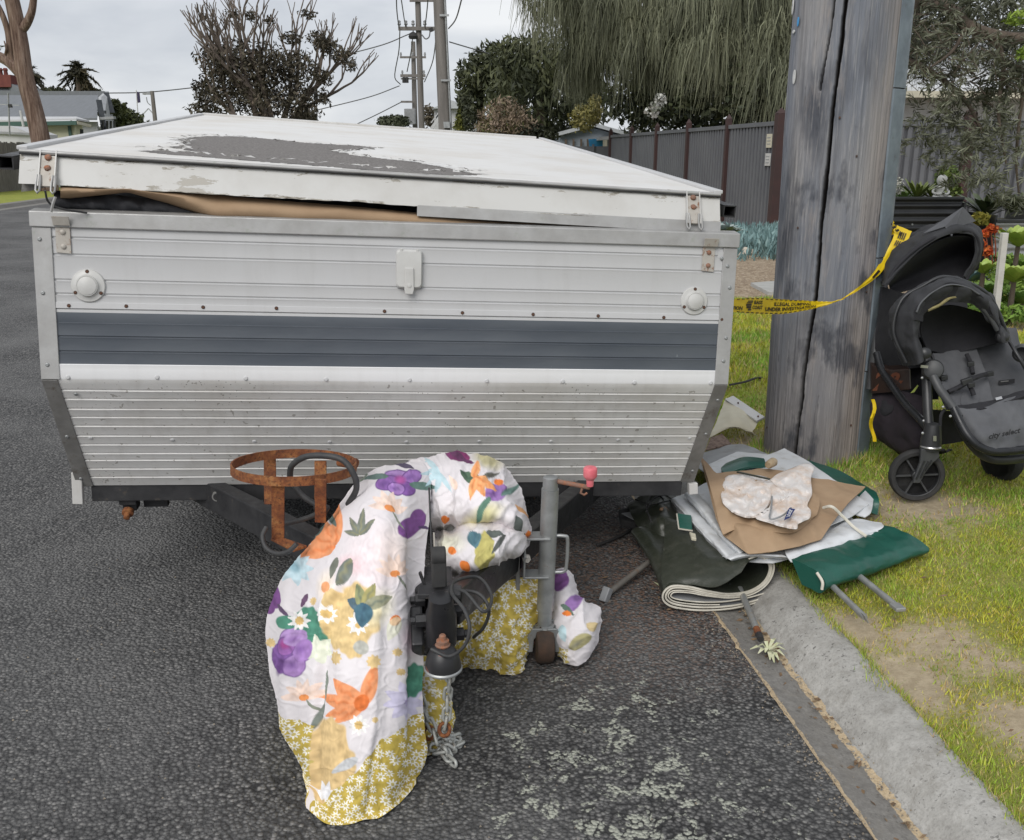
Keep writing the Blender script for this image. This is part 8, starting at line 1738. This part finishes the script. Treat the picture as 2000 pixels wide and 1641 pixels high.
MB().prism([zd(Y(-90, 215, 57)), zd(Y(48, 215, 57)), Y(48, 214, 57), Y(-90, 214, 57)], (0, 2, 0)).build('wall', M['wallgrey'], RH2)
M['brick'] = plain('red_brick', (.17, .05, .04), (.12, .035, .03), 3, .9)
ch = MB().prism([Y(-14, 146, 57), Y(20, 146, 57), Y(22, 170, 57), Y(-16, 170, 57)], (0, .8, 0)).build('chimney', M['brick'], RH2)
for x in (2, 12, -8): MB().lathe(Y(x, 148, 57.3), (0, 0, 1), [(.13, 0), (.11, .25), (.15, .32), (.1, .42)], 10).build('chimney_pot', M['brick'], ch, smooth=40)
CS = thing('cream_cottage', Vector((Y(100, 310, 40).x, 40, .1)), 'cream weatherboard cottage with green trim just behind the paling fence', 'house')
M['cream'] = plain('cream_weatherboard', (.58, .58, .42), (.50, .50, .36), 2, .8, stretch=(1, 1, 10)); M['greentrim'] = plain('dark_green_trim', (.035, .085, .065), (.045, .1, .08), 3, .6)
a, b, c, d = Y(-60, 244, 40), Y(150, 240, 40), Y(176, 246, 43), Y(-60, 232, 44)
MB().prism([zd(a+Vector((0, .4, 0))), zd(b+Vector((-.3, .4, 0))), b+Vector((-.3, .4, 0)), a+Vector((0, .4, 0))], (0, .15, 0)).build('wall', M['cream'], CS)
MB().prism([zd(b+Vector((-.3, .4, 0))), zd(c+Vector((-.3, -.1, 0))), c+Vector((-.3, -.1, .1)), b+Vector((-.3, .4, 0))], (-.1, .05, 0)).build('side_wall', M['cream'], CS)
MB().bar(a, b, .12, .16).build('fascia', M['greentrim'], CS); MB().bar(b, c, .1, .12).build('fascia', M['v_cream'], CS)
MB().prism([a+Vector((0, 0, .1)), b+Vector((0, 0, .1)), c+Vector((0, 0, .15)), Y(150, 231, 44), Y(-60, 231, 44)], (0, 0, .07)).build('roof', M['white'], CS)
MB().prism([Y(133, 246, 40.35), Y(139, 246, 40.35), Y(142, 280, 40.35), Y(137, 280, 40.35)], (0, -.05, 0)).build('corner_board', M['greentrim'], CS); MB().prism([Y(157, 252, 41), Y(163, 253, 41), Y(163, 264, 41), Y(157, 264, 41)], (0, -.05, 0)).build('window', bpy.data.materials['dark_window'], CS)
WF = thing('white_shed_wall', Vector((Y(20, 310, 37).x, 37, .1)), 'low white shed roof behind the paling fence left of the gum trunk', 'shed'); MB().prism([Y(-60, 246, 37), Y(20, 246, 37), Y(64, 262, 37), zd(Y(64, 270, 37)), zd(Y(-60, 270, 37))], (0, 2, 0)).build('wall', M['white'], WF); MB().bar(Y(-60, 256, 36.9), Y(58, 262, 36.9), .08, .08).build('gutter', M['v_grey'], WF)
AN = thing('tv_antenna', zd(Y(17, 262, 36.5), 2.0), 'thin television antenna standing above the white shed', 'antenna'); MB().cyl(Y(19, 264, 36.5), Y(16, 182, 36.5), .03, n=6).build('mast', M['galv'], AN); MB().bar(Y(0, 204, 36.5), Y(38, 206, 36.5), .03, .03).build('boom', M['galv'], AN); MB().box(Y(20, 207, 36.5), (.12, .1, .12)).build('junction', M['rubber'], AN)
o = MB().cyl(Y(46, 248, 36.4), Y(40, 216, 36.4), .05, n=8).build('flue_pipe', M['white'], None, org=tuple(Y(46, 250, 36.4))); tag(o, 'short white flue pipe beside the television antenna', 'pipe')
# palms behind the roofs
def palm(px, py, y_, h_, n, label):
    root = thing('palm_tree', zd(Y(px, 300, y_)), label, 'palm', 'palms behind the houses'); c = Y(px, py, y_); s_ = y_/FPX
    MB().cyl(zd(Y(px, 300, y_)), c, .3, .22, 8).build('trunk', M['bark'], root); P_, D_ = [], []
    for k in range(n):
        a = random.uniform(0, 6.28); e = random.uniform(-1.2, 1.35); L = h_*s_*random.uniform(.5, .8); d = Vector((math.cos(a)*math.cos(e), math.sin(a)*math.cos(e), math.sin(e)))
        for f in np.linspace(.15, 1, 14):
            p = c+d*L*f+Vector((0, 0, -.45*L*f*f)); 
            for _ in range(2): P_.append(tuple(p)); D_.append((d.x+random.gauss(0, .6), d.y+random.gauss(0, .6), d.z-.5*f-.3))
    V, F, C = leafcloud(P_, .62, .10, [(.022, .022, .014), (.045, .042, .022), (.085, .065, .035)], 0, D_, .6); mesh_np('crown', V, F, M['leaf'], root, attrs={'tint': C})
palm(155, 142, 62, 52, 46, 'shaggy palm top rising above the grey roof'); palm(60, 145, 60, 36, 22, 'palm fronds just right of the gum trunk')
tree('hedge_bush', zd(Y(240, 300, 52)), 'green leafy bush at the right end of the grey house', 'bush', [(228, 232, 52, 22, 30, 1.5), (250, 238, 52, 26, 24, 1.5), (222, 210, 52, 12, 16, 1), (275, 246, 52, 20, 10, 1.2)], 2400, .3, .14, [(.018, .024, .010), (.045, .055, .018), (.085, .095, .03)], clump=.9)
tree('roofline_shrub', zd(Y(120, 300, 64)), 'row of treetops just showing over the grey roof', 'tree', [(110, 176, 64, 14, 6, 1), (90, 178, 64, 16, 5, 1), (180, 177, 64, 14, 5, 1)], 420, .3, .14, OLIVE, clump=1)
LP = thing('street_light', zd(Y(306, 300, 62)), 'leaning timber pole with a street light arm far at the left', 'street light'); MB().cyl(zd(Y(310, 300, 62)), Y(297, 178, 62), .16, .12, 10).build('shaft', M['polewood'], LP, smooth=60)
MB().tube(curve([Y(299, 184, 62), Y(290, 182, 62), Y(282, 184, 62)], 8), .06, 6).build('arm', M['galv'], LP); MB().box(Y(287, 183, 62), (.5, .2, .12)).build('lantern', M['v_grey'], LP); MB().tube(curve([Y(286, 190, 62), Y(288, 200, 62), Y(294, 206, 62)], 8), .03, 5).build('bracket', M['galv'], LP); MB().bar(Y(304, 228, 62), Y(290, 212, 62), .05, .05).build('stay', M['galv'], LP); MB().bar(Y(290, 212, 62), Y(275, 228, 62), .05, .05).build('stay', M['galv'], LP)
FP = thing('flag_pole', zd(Y(272, 300, 58)), 'thin flag pole with a small dark blue flag', 'flag pole'); MB().cyl(zd(Y(273, 300, 58)), Y(266, 176, 58), .05, .03, 6).build('mast', M['white'], FP); MB().prism([Y(266, 179, 58), Y(272, 180, 58), Y(274, 200, 58), Y(269, 201, 58)], (0, .05, 0)).build('flag', plain('navy_flag', (.02, .025, .07), (.05, .03, .06), 4, .8), FP)
AM = thing('slim_mast', zd(Y(620, 300, 62)), 'slim mast at the right of the half-bare gum', 'mast'); MB().cyl(zd(Y(621, 300, 62)), Y(617, 170, 62), .05, .04, 6).build('pole', M['galv'], AM); MB().box(Y(617, 188, 62), (.25, .15, .5)).build('panel', M['v_grey'], AM)
# low distant tree line closing the street
P_ = []
for k in range(60):
    px = -80+k*36+random.uniform(-12, 12); P_.append((px, 268+random.uniform(-8, 8), 95, 30, random.uniform(12, 26), 3))
V, F, C = leafcloud(blobpts(P_, 6500, .2), .8, .4, [(.04, .045, .035), (.07, .075, .055), (.10, .105, .08)], clump=.3)
o = mesh_np('distant_tree_line', V, F, M['leaf'], attrs={'tint': C}); stuff(o)['label'] = 'hazy far-off tree line at the end of the street'
